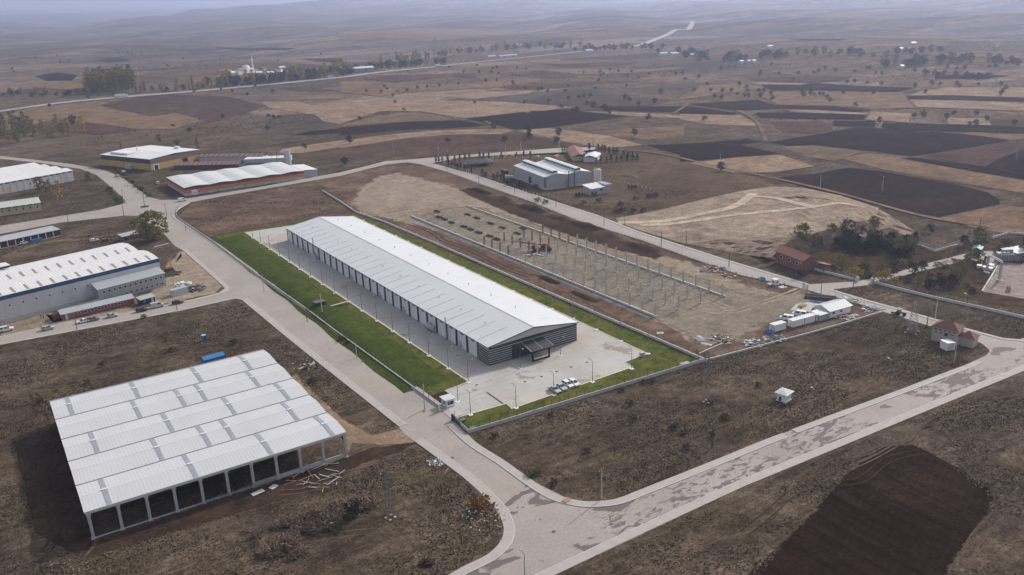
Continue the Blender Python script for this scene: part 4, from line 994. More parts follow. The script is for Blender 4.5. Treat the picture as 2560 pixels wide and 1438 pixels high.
# the dark cladding's top edge arches up towards the middle
ar = MB()
N = 16
top = [(WX0 - 0.03 + (WX1 - WX0 + 0.06) * i / N, FZ + 0.72 + 0.35 * math.sin(math.pi * i / N)) for i in range(N + 1)]
for i in range(N):
    ar.mesh([(top[i][0], WY0 - 0.02, FZ - 0.06), (top[i + 1][0], WY0 - 0.02, FZ - 0.06), (top[i + 1][0], WY0 - 0.02, top[i + 1][1]), (top[i][0], WY0 - 0.02, top[i][1]),
             (top[i][0], WY0 + 0.1, FZ - 0.06), (top[i + 1][0], WY0 + 0.1, FZ - 0.06), (top[i + 1][0], WY0 + 0.1, top[i + 1][1]), (top[i][0], WY0 + 0.1, top[i][1])],
            [(0, 1, 2, 3), (7, 6, 5, 4), (3, 2, 6, 7)] + ([(0, 3, 7, 4)] if i == 0 else []) + ([(1, 5, 6, 2)] if i == N - 1 else []))
ar.build('front_fascia', M['dark'], wh)
bar_ = MB(); bar_.bar((WX0 - ov, WY0 - 0.32, EZ + 0.02), (XR, WY0 - 0.32, RZ + 0.08), 0.08, 0.28); bar_.bar((XR, WY0 - 0.32, RZ + 0.08), (WX1 + ov, WY0 - 0.32, EZ + 0.02), 0.08, 0.28)
bar_.build('verge_trim', M['dark'], wh)
# entrance: dark glazed porch under a sloping canopy on a frame of two posts
cx0, cx1 = 125.2, 133.0
pw = MB().box(cx0 - 3.2, cx1 - 0.6, WY0 - 0.16, WY0 - 0.02, 0, 4.3).build('entrance_glazing', M['glass'], wh)
for q in range(6):
    MB().box(cx0 - 3.2 + q * 2.0, cx0 - 3.1 + q * 2.0, WY0 - 0.2, WY0 - 0.165, 0, 4.3).build('mullion', M['black'], pw)
can = MB().profile_x([(WY0 - 0.25, 4.35), (WY0 - 5.6, 3.25), (WY0 - 5.6, 3.45), (WY0 - 0.25, 4.55)], cx0 - 0.3, cx1 + 0.3).build('canopy', M['dark'], wh)
for q in range(9):
    x = cx0 + q * (cx1 - cx0) / 8
    MB().bar((x, WY0 - 0.3, 4.58), (x, WY0 - 5.5, 3.49), 0.12, 0.06).build('canopy_rib', M['seam'] if q % 4 == 0 else M['dark_b'], can)
for x in (cx0 + 0.6, cx1 - 1.4):
    MB().box(x - 0.22, x + 0.22, WY0 - 5.35, WY0 - 4.95, 0, 3.24).build('canopy_post', M['black'], wh)
MB().box(cx0 + 0.83, cx1 - 1.63, WY0 - 5.3, WY0 - 5.0, 0.0, 0.45).build('canopy_plinth', M['black'], wh)
MB().box(cx0 + 0.83, cx1 - 1.63, WY0 - 5.3, WY0 - 5.0, 2.85, 3.2).build('canopy_beam', M['black'], wh)
# right-hand side wall bays
wd2 = MB().box(0.0, 0.05, -bay / 2 + 0.46, bay / 2 - 0.46, 0.05, EZ - 0.45).data('wall_panel', M['wall_white'])
pd2 = MB().box(0.0, 0.18, -0.42, 0.42, 0, EZ - 0.3).data('pilaster', M['dark'])
for i in range(NB):
    place('wall_panel', wd2, wh, (WX1 - 0.35, B0 + (i + 0.5) * bay, 0))
for i in range(1, NB + 1):
    place('pilaster', pd2, wh, (WX1 - 0.29, B0 + i * bay, 0))


# ------------------------------------------------------------------ open shed of five vaulted spans on concrete columns (front left)
SX0, SX1, SY0, SY1 = 6.2, 60.4, 169.6, 231.0
sh = thing('open_shed', 'open-sided shed with five white vaulted roof spans on concrete columns', 'shed', (0, 0, 0))
cold = MB(); cold.box(-0.28, 0.28, -0.28, 0.28, 0, 5.75); cold.box(-0.42, 0.42, -0.42, 0.42, 5.45, 5.8)
cdat = cold.data('column', M['precast'])
nfx, span = 10, (SY1 - SY0) / 5
xs = [SX0 + (SX1 - SX0) * i / nfx for i in range(nfx + 1)]
for j in range(6):
    y = SY0 + j * span
    for i, x in enumerate(xs):
        if j in (0, 5) or i in (0, nfx) or i % 2 == 0:
            place('column', cdat, sh, (x, y, 0))
for j in range(6):
    y = SY0 + j * span
    MB().box(SX0 - 0.6, SX1 + 0.6, y - 0.3, y + 0.3, 5.8, 6.12).build('gutter_beam', M['precast'], sh)
for j in range(6):
    y = SY0 + j * span
    MB().box(SX0 - 0.72, SX1 + 0.72, y - 0.14, y + 0.14, 6.2, 6.3).build('gutter', M['wall_grey'], sh)
# rafters and roof: each span a shallow vault in facets, ribbed sheet
prof = [(0.0, 6.16), (0.25, 6.43), (0.49, 6.69), (0.51, 6.69), (0.75, 6.43), (1.0, 6.16)]
SKY = [[0.075, 0.39, 0.69, 0.955], [0.31, 0.50, 0.60, 0.88], [0.10, 0.40, 0.67, 0.92], [0.31, 0.505, 0.60, 0.85], [0.06, 0.345, 0.635, 0.88]]
# skylight bands: positions along x of each span, front span first
for j in range(5):
    y0 = SY0 + j * span; y1 = y0 + span
    pts = [(y0 + 0.04 + (span - 0.08) * a, z) for a, z in prof]
    # profile lies in y-z and runs along x
    outer = pts; inner = [(p[0], p[1] - 0.12) for p in pts]
    r = MB().profile_x(outer + inner[::-1], SX0 - 0.7, SX1 + 0.7).build('roof_span', M['roof_shed'], sh)
    for fx in SKY[j]:
        x = SX0 + fx * (SX1 - SX0)
        sb = MB()
        for s in range(len(pts) - 1):
            a, b = pts[s], pts[s + 1]
            sb.mesh([(x - 0.5, a[0], a[1] + 0.02), (x + 0.5, a[0], a[1] + 0.02), (x + 0.5, b[0], b[1] + 0.02), (x - 0.5, b[0], b[1] + 0.02),
                     (x - 0.5, a[0], a[1] + 0.06), (x + 0.5, a[0], a[1] + 0.06), (x + 0.5, b[0], b[1] + 0.06), (x - 0.5, b[0], b[1] + 0.06)],
                    [(0, 1, 2, 3), (7, 6, 5, 4), (0, 4, 5, 1), (1, 5, 6, 2), (2, 6, 7, 3), (3, 7, 4, 0)])
        k = sb.build('skylight', M['skylight'], r)
        MB().box(x - 0.6, x + 0.6, (y0 + y1) / 2 - 0.25, (y0 + y1) / 2 + 0.25, 6.74, 6.88).build('ridge_vent', M['frame_white'], r)
    # the ridge lap where the sheets meet
    MB().box(SX0 - 0.7, SX1 + 0.7, (y0 + y1) / 2 - 0.16, (y0 + y1) / 2 + 0.16, 6.695, 6.715).build('ridge_lap', M['roof_white'], r)
    for x in xs:
        t = MB()
        for s in range(len(pts) - 1):
            t.bar((x, pts[s][0], pts[s][1] - 0.35), (x, pts[s + 1][0], pts[s + 1][1] - 0.35), 0.3, 0.4)
        t.build('rafter', M['precast'], sh)
# low parapet blocks between the right-hand front columns, rough block footing along the rest
for i in range(6, 10):
    MB().box(xs[i] + 0.3, xs[i + 1] - 0.3, SY0 - 0.12, SY0 + 0.12, 0, 0.95).build('low_wall', M['precast'], sh)
for i in range(0, 6):
    MB().box(xs[i] + 0.45, xs[i + 1] - 0.45, SY0 - 0.18, SY0 + 0.18, 0, 0.16).build('ground_beam', M['concrete'], sh)
for j in range(5):
    MB().box(SX0 - 0.12, SX0 + 0.12, SY0 + j * span + 0.35, SY0 + (j + 1) * span - 0.35, 0, 0.9).build('low_wall', M['precast'], sh)
pm = MB().box(-0.45, 0.45, -0.45, 0.45, 0, 0.18).data('footing', M['concrete'])
for x in xs: place('footing', pm, sh, (x, SY0, 0))
# loose scaffolding and rebar standing at the open front
rb = thing('rebar_mat', 'grey reinforcement bars standing along the open shed front', 'rebar', (xs[4], SY0 - 0.6, 0))
m = MB()
for i in range(60):
    x = i * (xs[7] - xs[4]) / 60 + random.uniform(-.1, .1)
    m.bar((x, random.uniform(-.3, .3), 0), (x + random.uniform(-.2, .2), random.uniform(-.3, .3), random.uniform(0.7, 1.3)), 0.05)
m.bar((0, 0, 0.45), (xs[7] - xs[4], 0, 0.45), 0.06); m.bar((0, 0, 0.75), (xs[7] - xs[4], 0.1, 0.75), 0.06)
m.build('bar_grid', M['steel'], rb)


# ------------------------------------------------------------------ helpers for the smaller buildings
def frame_of(a, b):
    """Where a building's front base line starts, its heading and its length."""
    return a, math.atan2(b[1] - a[1], b[0] - a[0]), math.hypot(b[0] - a[0], b[1] - a[1])

def window_part(parent, x, y, z, w, h, axis='x', out=-1, pane='glass', mat='frame_white'):
    """A framed window let into a wall that runs along x (or y), facing out."""
    t = 0.06
    if axis == 'x':
        f = MB().box(x - w / 2, x + w / 2, min(y, y + out * t), max(y, y + out * t), z, z + h).build('window', M[mat], parent)
        y2 = y + out * (t + 0.02)
        MB().box(x - w / 2 + 0.08, x + w / 2 - 0.08, min(y2, y2 - out * 0.015), max(y2, y2 - out * 0.015), z + 0.08, z + h - 0.08).build('pane', M[pane], f)
    else:
        f = MB().box(min(x, x + out * t), max(x, x + out * t), y - w / 2, y + w / 2, z, z + h).build('window', M[mat], parent)
        x2 = x + out * (t + 0.02)
        MB().box(min(x2, x2 - out * 0.015), max(x2, x2 - out * 0.015), y - w / 2 + 0.08, y + w / 2 - 0.08, z + 0.08, z + h - 0.08).build('pane', M[pane], f)
    return f

def gable_roof_x(L, D, ez, rz, ov=0.3, t=0.12, z_off=0.0, y0=0.0, x0=0.0):
    """Two slopes whose ridge runs along x, over a plan x0..x0+L, y0..y0+D."""
    m = MB().profile_x([(y0 - ov, ez), (y0 + D / 2, rz), (y0 + D + ov, ez), (y0 + D + ov, ez + t), (y0 + D / 2, rz + t), (y0 - ov, ez + t)], x0 - ov, x0 + L + ov)
    return m

def gable_roof_y(L, D, ez, rz, ov=0.3, t=0.12, x0=0.0, y0=0.0):
    return MB().profile_y([(x0 - ov, ez), (x0 + L / 2, rz), (x0 + L + ov, ez), (x0 + L + ov, ez + t), (x0 + L / 2, rz + t), (x0 - ov, ez + t)], y0 - ov, y0 + D + ov)

# ------------------------------------------------------------------ factory with a blue band (left edge)
a, rz, L = frame_of((-12.17,321.9), (54.51,338.1))
fb = thing('factory', 'long white factory hall with blue eaves band and two humped roofs', 'factory', a, rz)
D = 36.0
MB().box(0, L, 0, D, 0, 8.3).build('wall', M['wall_light'], fb)
MB().box(-0.08, L + 0.08, -0.10, D + 0.1, 8.3, 9.7).build('blue_band', M['blue_band'], fb)
MB().box(0.05, L - 20, -0.3, -0.01, 0, 1.5).build('plinth', M['concrete'], fb)
for k in range(2):
    y0, w = 0.1 + k * (D / 2 - 0.1), D / 2 - 0.1
    pr = [(y0, 9.72), (y0 + w * .25, 10.6), (y0 + w * .5, 11.0), (y0 + w * .75, 10.6), (y0 + w, 9.72)]
    r = MB().profile_x(pr + [(p[0], p[1] - 0.1) for p in pr[::-1]], -0.05, L + 0.05).build('roof_span', M['roof_old'], fb)
    for q in range(13):
        x = L - 3.2 - q * 4.35
        za, zb = pr[0], pr[1]
        sk = MB(); ya, yb = y0 + w * 0.03, y0 + w * 0.26
        zz = lambda y: np.interp(y, [p[0] for p in pr], [p[1] for p in pr])
        sk.mesh([(x, ya, zz(ya) + .02), (x + .7, ya, zz(ya) + .02), (x + .7, yb, zz(yb) + .02), (x, yb, zz(yb) + .02), (x, ya, zz(ya) + .12), (x + .7, ya, zz(ya) + .12), (x + .7, yb, zz(yb) + .12), (x, yb, zz(yb) + .12)],
                [(0, 3, 2, 1), (4, 5, 6, 7), (0, 1, 5, 4), (1, 2, 6, 5), (2, 3, 7, 6), (3, 0, 4, 7)])
        sk.build('skylight', plain('yellowed_skylight', (0.31, 0.275, 0.21), 0.5, 0.2, 1.0) if q == 0 and k == 0 else bpy.data.materials['yellowed_skylight'], r)
for q in range(15):
    window_part(fb, L - 5.6 - q * 4.35, -0.0, 5.6, 0.75, 0.75, 'x', -1)
window_part(fb, L, 0.0 + 6, 5.6, 0.75, 0.75, 'y', 1)
lo = MB().box(2.0, 26.0, D - 6.0, D - 0.5, 11.15, 12.1).build('roof_lantern', M['roof_old'], fb)
MB().box(2.2, 25.8, D - 6.06, D - 6.01, 11.2, 11.9).build('lantern_opening', M['black'], lo)
# lean-to offices along the right half of the front
an = MB().profile_x([(-5.2, 0), (-0.02, 0), (-0.02, 6.4), (-5.2, 5.0)], L - 26, L - 1.0).build('lean_to', M['wall_grey'], fb)
MB().profile_x([(-5.5, 5.02), (-0.02, 6.5), (-0.02, 6.62), (-5.5, 5.14)], L - 26.2, L - 0.8).build('lean_to_roof', M['roof_grey'], an)
for q in range(12):
    window_part(an, L - 24.0 + q * 1.95, -5.2, 3.3, 1.0, 0.95, 'x', -1)
    if q > 3: window_part(an, L - 24.0 + q * 1.95, -5.2, 0.9, 1.0, 0.8, 'x', -1)
MB().box(L - 40, L - 26.2, -7.2, -7.0, 0, 2.2).build('yard_wall', M['concrete'], fb)

# red brick site cabin in front of it
a, rz, L = frame_of((16.84,315.2), (40.52,318.0))
pc = thing('site_cabin', 'long low red brick cabin with pale grey sheet roof facing the street', 'cabin', a, rz)
MB().box(0, L, 0, 5.6, 0, 2.15).build('wall', M['brick'], pc)
MB().profile_x([(-0.35, 2.16), (2.8, 3.1), (5.9, 2.16), (5.9, 2.28), (2.8, 3.22), (-0.35, 2.28)], -0.4, L + 0.4).build('roof', M['roof_grey'], pc)
MB().face([(0.001, 0, 2.15), (0.001, 5.6, 2.15), (0.001, 2.8, 3.08)]).build('gable_end', M['brick'], pc)
MB().face([(L - .001, 0, 2.15), (L - .001, 5.6, 2.15), (L - .001, 2.8, 3.08)]).build('gable_end', M['brick'], pc)
for q in range(9): window_part(pc, 3.2 + q * (L - 5) / 8.5, 0, 0.95, 1.1, 0.9, 'x', -1)
d = MB().box(1.0, 1.9, -0.06, 0.0, 0.03, 2.0).build('door', M['wall_light'], pc)
MB().box(1.1, 1.2, -0.09, -0.061, 0.95, 1.05).build('handle', M['black'], d)
MB().box(-2.2, 0.0, 3.0, 5.0, 0, 1.6).build('porch', M['brick_d'], pc)

# garages with maroon doors
a, rz, L = frame_of((-4.58,435.7), (30.78,446.0))
mg = thing('garage_row', 'row of garages with maroon doors and white piers under grey roof', 'garage', a, rz)
MB().box(0, L, 0.5, 9.0, 0, 2.9).build('wall', M['brick_d'], mg)
MB().profile_x([(-0.2, 3.1), (9.4, 3.5), (9.4, 3.65), (-0.2, 3.25)], -0.3, L + 0.3).build('roof', M['roof_grey'], mg)
nb_ = 11
for i in range(nb_):
    x0 = L - (i + 1) * L / nb_
    MB().box(x0 + 0.35, x0 + L / nb_ - 0.02, 0.30, 0.48, 0.45, 2.95).build('garage_door', M['maroon'], mg)
    MB().box(x0, x0 + 0.33, 0.1, 0.48, 0, 3.0).build('pier', M['frame_white'], mg)
MB().box(0, L, -0.15, 0.09, 0, 0.4).build('apron', M['concrete'], mg)
c = (19.88,442.3)
bl = thing('skip', 'faded blue metal skip standing before the maroon garage doors', 'skip', c, rz)
MB().profile_x([(-0.9, 0.0), (0.9, 0.0), (1.1, 1.3), (-1.1, 1.3)], -2.6, 2.6).build('hopper', M['blue'], bl)
MB().box(-2.7, 2.7, -1.17, -1.08, 1.2, 1.34).build('rim', M['blue_band'], bl)

# small brick outhouse by the big tree
a, rz, L = frame_of((53.19,415.5), (62.00,418.0))
oh = thing('outhouse', 'small brick outhouse with pale lean-to roof beside the big tree', 'outhouse', a, rz)
MB().box(0, L, 0, 4.2, 0, 1.9).build('wall', M['brick_d'], oh)
MB().profile_x([(-0.3, 1.92), (4.5, 2.5), (4.5, 2.62), (-0.3, 2.04)], -0.3, L + 0.3).build('roof', M['roof_grey'], oh)
MB().box(1.0, 1.9, -0.06, -0.01, 0.02, 1.75).build('door', M['dark'], oh)

# white shed with four roof strips (upper left)
a, rz, L = frame_of((-1.52,574.5), (54.84,595.8))
ws = thing('factory_shed', 'pale shed with four parallel white roof spans near the left edge', 'shed', a, rz)
D = 56.0
MB().box(0, L, 0, D, 0, 5.6).build('wall', M['wall_light'], ws)
for k in range(4):
    y0 = k * D / 4
    MB().profile_x([(y0 - .2, 6.35), (y0 + D / 8, 7.4), (y0 + D / 4 - .25, 6.45), (y0 + D / 4 - .25, 6.6), (y0 + D / 8, 7.55), (y0 - .2, 6.5)], -0.3, L + 0.3).build('roof_span', M['roof_old'], ws)
for q in range(16):
    MB().box(0.6 + q * L / 16, 0.6 + q * L / 16 + 2.6, 0.02, 0.1, 5.62, 6.3).build('clerestory', M['glass'], ws)
    MB().box(0.2 + q * L / 16, 0.45 + q * L / 16, -0.1, 0.2, 0, 6.3).build('post', M['frame_white'], ws)
MB().box(L - 42, L - 38.5, -0.08, -0.01, 0, 4.2).build('door', M['cream'], ws)
MB().box(L + 0.01, L + 0.1, 3, 9, 0.4, 5.0).build('side_door', M['brick_d'], ws)
MB().box(0, L, 0.1, D - 0.1, 5.62, 6.3).build('upper_wall', M['wall_light'], ws)

# yellow workshop
a, rz, L = frame_of((-1.73,513.9), (28.75,513.9))
yb = thing('workshop', 'yellow rendered workshop with pale green-grey monopitch roof', 'workshop', a, rz)
D = 11.0
MB().profile_y([(0, 0), (L, 0), (L, 4.3), (0, 4.3)], 0, D).build('wall', M['cream'], yb)
MB().profile_x([(-0.5, 4.32), (D + 0.4, 5.4), (D + 0.4, 5.55), (-0.5, 4.47)], -0.4, L + 0.5).build('roof', roof_mat('pale_green_roof', (0.47, 0.49, 0.45), (1, 0), 1.0), yb)
MB().face([(0, D, 4.3), (L, D, 4.3), (L, D, 5.38), (0, D, 5.38)]).build('back_wall', M['cream'], yb)
MB().face([(L, 0, 4.31), (L, D, 4.31), (L, D, 5.36)]).build('gable_end', M['cream'], yb)
for q in range(9):
    x = L - 1.6 - q * 3.3
    MB().box(x - 1.2, x + 1.2, -0.06, -0.01, 3.65, 4.15).build('clerestory', M['glass'], yb)
    window_part(yb, x, 0, 1.9, 0.6, 1.2, 'x', -1, mat='black')
    MB().box(x + 1.55, x + 1.75, -0.12, -0.01, 0, 4.2).build('pier', M['cream'], yb)

# ------------------------------------------------------------------ buildings at the junction
# brown and yellow hall
a = (101.26,596.9); rz = rad(26)
bh = thing('factory_hall', 'big yellow hall with dark brown upper walls and flat white roof', 'hall', a, rz)
L, D = 40.0, 52.0
MB().box(0, L, 0, D, 0, 4.3).build('lower_wall', M['yellow'], bh)
MB().box(-0.12, L + 0.12, -0.12, D + 0.12, 4.3, 7.4).build('upper_wall', M['brown_l'], bh)
MB().box(-0.17, -0.125, -0.1, D + 0.1, 4.3, 7.38).build('side_cladding', M['brown'], bh)
MB().profile_y([(-0.3, 7.42), (L / 2, 8.3), (L + 0.3, 7.42), (L + 0.3, 7.6), (L / 2, 8.5), (-0.3, 7.6)], -0.3, D + 0.3).build('roof', M['roof_old'], bh)
dr = MB().box(2.0, 6.2, -0.08, -0.01, 0, 3.6).build('door_surround', M['frame_white'], bh)
MB().box(2.7, 5.6, -0.12, -0.085, 0, 3.2).build('doorway', M['black'], dr)
MB().box(25, 29.5, -0.1, -0.01, 0.3, 4.0).build('doorway', M['black'], bh)
MB().box(4, 14, D * 0.55, D * 0.9, 8.1, 9.0).build('roof_monitor', M['frame_white'], bh)
MB().tube((14, D * 0.6, 8.0), (14, D * 0.6, 12.3), 0.45, n=10).build('chimney', M['frame_white'], bh)
MB().box(35, 37, D * 0.3, D * 0.38, 8.0, 9.4).build('roof_unit', M['frame_white'], bh)
for i, (p, w) in enumerate(zip(((90.81,617), (93.63,617)), ('nearer the road', 'nearer the doorway'))):
    t = thing('shipping_container', 'grey storage container beside the yellow hall wall, ' + w, 'container', p, rz + rad(90), 'containers beside the yellow hall')
    MB().box(-3, 3, -1.2, 1.2, 0.05, 2.5).build('body', M['wall_light'], t)
    for q in range(9): MB().box(-2.8 + q * .66, -2.6 + q * .66, -1.25, 1.25, 0.2, 2.4).build('rib', M['wall_grey'], t)

# two low sheds with red-brown striped roofs
def striped_shed(a, rz, L, D, ez, wall, label, n):
    t = thing('storage_shed', label, 'shed', a, rz)
    MB().box(0, L, 0, D, 0, ez).build('wall', M[wall], t)
    MB().box(-.3, L + .3, -.3, D + .3, ez - .15, ez - .02).build('eaves', M['brown'], t)
    r = gable_roof_x(L, D, ez, ez + 1.4).build('roof', M['roof_red'], t)
    for q in range(n):
        x = 1.0 + q * (L - 2) / (n - 1)
        s = MB()
        s.bar((x, -0.2, ez + 0.16), (x, D / 2, ez + 1.54), 0.5, 0.06); s.bar((x, D / 2, ez + 1.54), (x, D + 0.2, ez + 0.16), 0.5, 0.06)
        s.build('skylight', plain('pink_strip', (0.36, 0.24, 0.22), 0.7) if 'pink_strip' not in bpy.data.materials else bpy.data.materials['pink_strip'], r)
    return t
striped_shed((114.50,590.1), rad(-38), 44, 10, 2.6, 'brown', 'low brown-walled shed with red striped roof behind the wavy white roof', 14)
t = striped_shed((135.10,610), rad(-40), 46, 9, 3.0, 'wall_light', 'white-walled shed with red striped roof and open dark end', 13)
MB().box(45.99, 46.08, 2.5, 6.5, 0.0, 2.6).build('doorway', M['black'], t)

# orange and red banded building under a wavy white roof
a, rz, L = frame_of((99.92,497.3), (170.52,498.9))
ob = thing('factory_building', 'long orange and red banded building under wavy white five-hump roof', 'factory', a, rz)
D = 40.0
MB().box(0, L, 0, D, 0, 1.5).build('plinth', M['concrete'], ob)
MB().box(0.02, L - .02, 0.02, D - .02, 1.5, 3.3).build('orange_band', M['orange'], ob)
MB().box(0.0, L, 0.0, D, 3.3, 4.2).build('red_band', M['redband'], ob)
prf = []
for k in range(5):
    x0, w = k * L / 5, L / 5
    prf += [(x0, 4.75), (x0 + w * .42, 5.25), (x0 + w * .58, 5.25)]
prf.append((L, 4.75))
MB().profile_y([(0, 4.2), (L, 4.2)] + [(p[0], p[1] - 0.02) for p in prf[::-1]], 0.02, D - .02).build('gable_cladding', M['brown'], ob)
rf = MB().profile_y([(-0.3, 4.75)] + prf[1:-1] + [(L + 0.3, 4.75), (L + 0.3, 4.9)] + [(p[0], p[1] + 0.15) for p in prf[1:-1][::-1]] + [(-0.3, 4.9)], -0.35, D + 0.3).build('roof', roof_mat('pale_wavy_roof', (0.60, 0.61, 0.60), (0, 1), 1.0), ob)
for k in range(5):
    for q in range(5):
        x0, w = k * L / 5, L / 5
        MB().bar((x0 + w * .06, 4 + q * 7.6, 5.06), (x0 + w * .40, 4 + q * 7.6, 5.37), 2.2, 0.05).build('skylight', M['seam'] if False else bpy.data.materials.get('pale_skylight') or plain('pale_skylight', (0.50, 0.52, 0.55), 0.5), rf)
dw = MB().box(3.6, 7.0, -0.07, -0.01, 0.1, 3.0).build('roller_door', M['frame_white'], ob)
for q in range(4): MB().box(4.0 + q * .75, 4.4 + q * .75, -0.1, -0.075, 1.1, 1.4).build('pane', M['glass'], dw)
for q in range(3): MB().box(18 + q * 16, 18.25 + q * 16, -0.12, -0.01, 0, 1.9).build('downpipe', M['dark'], ob)
MB().box(L + 0.02, L + 9, 1.5, 24, 0, 4.2).build('annex', M['wall_grey'], ob)
MB().profile_y([(L + 0.02, 4.9), (L + 9.3, 4.22), (L + 9.3, 4.36), (L + 0.02, 5.05)], 1.2, 24.3).build('annex_roof', M['roof_old'], ob)
# white flat-roofed store with roof pipes behind
a = (157.52,578.7)
st = thing('store_building', 'low white flat-roofed store with short roof pipes near the silo', 'store', a, rad(-30))
MB().box(0, 30, 0, 9, 0, 2.6).build('wall', M['wall_light'], st)
MB().box(-.3, 30.3, -.3, 9.3, 2.6, 2.85).build('roof', M['roof_old'], st)
for q in range(6): MB().tube((4 + q * 4.5, 4, 2.85), (4 + q * 4.5, 4, 4.2), 0.12, n=6).build('pipe', M['steel'], st)
# white strapped silo
def silo(a, r, h, label, rz=0.0):
    t = thing('silo', label, 'silo', a, rz)
    MB().tube((0, 0, 0.0), (0, 0, h), r, n=20).build('body', M['frame_white'], t, False)
    for q in range(6):
        z = h * (0.08 + q * 0.17)
        MB().tube((0, 0, z), (0, 0, z + 0.12), r + 0.05, n=20).build('hoop', M['steel'], t)
    for q in range(8):
        an = q * math.pi / 4
        MB().bar((math.cos(an) * (r + .06), math.sin(an) * (r + .06), 0), (math.cos(an) * (r + .06), math.sin(an) * (r + .06), h), 0.14).build('rib', M['blue_band'] if q == 6 else M['steel'], t)
    MB().tube((0, 0, h), (0, 0, h + 0.5), r, r * 0.25, n=20).build('cap', M['steel'], t)
    rl = MB()
    for q in range(10):
        an = q * math.pi / 5; an2 = (q + 1) * math.pi / 5
        rl.bar((math.cos(an) * r, math.sin(an) * r, h), (math.cos(an) * r, math.sin(an) * r, h + 0.9), 0.06)
        rl.bar((math.cos(an) * r, math.sin(an) * r, h + 0.9), (math.cos(an2) * r, math.sin(an2) * r, h + 0.9), 0.06)
    rl.build('railing', M['steel'], t)
    return t
silo((178.40,551.4), 2.2, 10.0, 'white ribbed silo behind the wavy-roofed orange building')
silo((294.3,369.8), 2.0, 7.8, 'white silo with blue stripe beside the grey and teal factory')

# ------------------------------------------------------------------ grey and teal factory and its neighbours
a = (261.3,374.3); rz = rad(-9)
tf = thing('factory_building', 'grey factory with teal corners and two raised teal roof ridges', 'factory', a, rz)
L, D = 28.5, 41.0
MB().box(0, L, 0, D, 0, 1.3).build('plinth', M['concrete'], tf)
ez = 7.0
half = L / 2
wl = MB()
prof_f = [(0, 1.3), (L, 1.3), (L, ez), (L * .75, ez + 1.5), (half, ez + 0.2), (L * .25, ez + 1.5), (0, ez)]
wl.profile_y(prof_f, 0.02, D - 0.02)
wl.build('wall', M['wall_grey'], tf)
for k in range(2):
    x0 = k * half
    e0 = ez if k == 0 else ez + 0.2
    e1 = ez + 0.2 if k == 0 else ez
    r = MB().profile_y([(x0 - (0.2 if k == 0 else 0), e0 + .02), (x0 + half / 2, ez + 1.52), (x0 + half + (0.2 if k else 0), e1 + .02), (x0 + half + (0.2 if k else 0), e1 + .15), (x0 + half / 2, ez + 1.67), (x0 - (0.2 if k == 0 else 0), e0 + .15)], -0.1, D + 0.1).build('roof_span', M['roof_old'], tf)
    xm = x0 + half / 2
    mo = MB().box(xm - 1.5, xm + 1.5, 1.5, D - 0.5, ez + 1.1, ez + 2.5).build('roof_monitor', M['teal'], tf)
    MB().profile_y([(xm - 1.7, ez + 2.5), (xm, ez + 2.85), (xm + 1.7, ez + 2.5), (xm + 1.7, ez + 2.62), (xm, ez + 2.97), (xm - 1.7, ez + 2.62)], 1.3, D - 0.3).build('monitor_roof', M['roof_old'], mo)
    for q in range(5):
        y = 4 + q * 8
        MB().bar((x0 + 0.4, y, e0 + 0.22), (xm - 1.6, y, ez + 1.36), 0.5, 0.05).build('skylight', bpy.data.materials['pale_skylight'], r)
for (x, y) in ((0, 0), (0, D)):
    MB().box(x - 0.06, x + 0.9, y - 0.06 if y == 0 else y - 0.9, y + 0.9 if y == 0 else y + 0.06, 1.3, ez - 0.05).build('corner_trim', M['teal'], tf)
dr = MB().box(-0.08, -0.01, D * .42, D * .42 + 3.2, 0.6, 4.4).build('doorway', M['black'], tf)
MB().box(-0.12, -0.085, D * .42 - .25, D * .42, 0.6, 4.6).build('door_jamb', M['teal'], dr)
for x in (14.5, 18.0):
    MB().tube((x, -0.5, 0), (x, -0.5, 9.2), 0.22, n=8).build('chimney', M['dark'], tf)
ld = MB()
for s in (0, .5): ld.bar((13.3 + s, -0.25, 0), (13.3 + s, -0.25, 5.2), 0.07)
for q in range(10): ld.bar((13.3, -0.25, 0.5 * q + .3), (13.8, -0.25, 0.5 * q + .3), 0.05)
ld.build('ladder', M['dark'], tf)
# low sheds at its front corner
a = (272.3,347.5)
as_ = thing('outbuilding', 'low grey outbuilding with sloping pale roof at the teal factory corner', 'outbuilding', a, rz + rad(6))
MB().profile_y([(0, 0), (13, 0), (13, 3.4), (0, 3.4)], 0, 8).build('wall', M['wall_grey'], as_)
MB().profile_x([(-.4, 3.42), (8.3, 4.4), (8.3, 4.55), (-.4, 3.57)], -.4, 9.2).build('roof', M['roof_old'], as_)
MB().box(9.3, 13.2, -.2, 8.2, 3.42, 4.6).build('parapet', M['wall_grey'], as_)
MB().box(5.5, 7.5, -.08, -.01, 1.8, 2.6).build('window', M['glass'], as_)
pl = thing('pipe_frame', 'dark steel pipe frame with small canopy beside the grey outbuilding', 'pipework', (272.7,353.6), rz)
m = MB()
for x in (0, 2.2, 4.2):
    for y in (0, 3): m.bar((x, y, 0), (x, y, 3.4), 0.16)
for z in (1.4, 2.4, 3.3): m.bar((0, 0, z), (4.2, 0, z), 0.14); m.bar((0, 3, z), (4.2, 3, z), 0.14); m.bar((4.2, 0, z), (4.2, 3, z), 0.14)
m.build('post_frame', M['black'], pl)
MB().box(-.3, 4.5, -.6, 1.4, 3.4, 3.52).build('canopy', M['roof_grey'], pl)
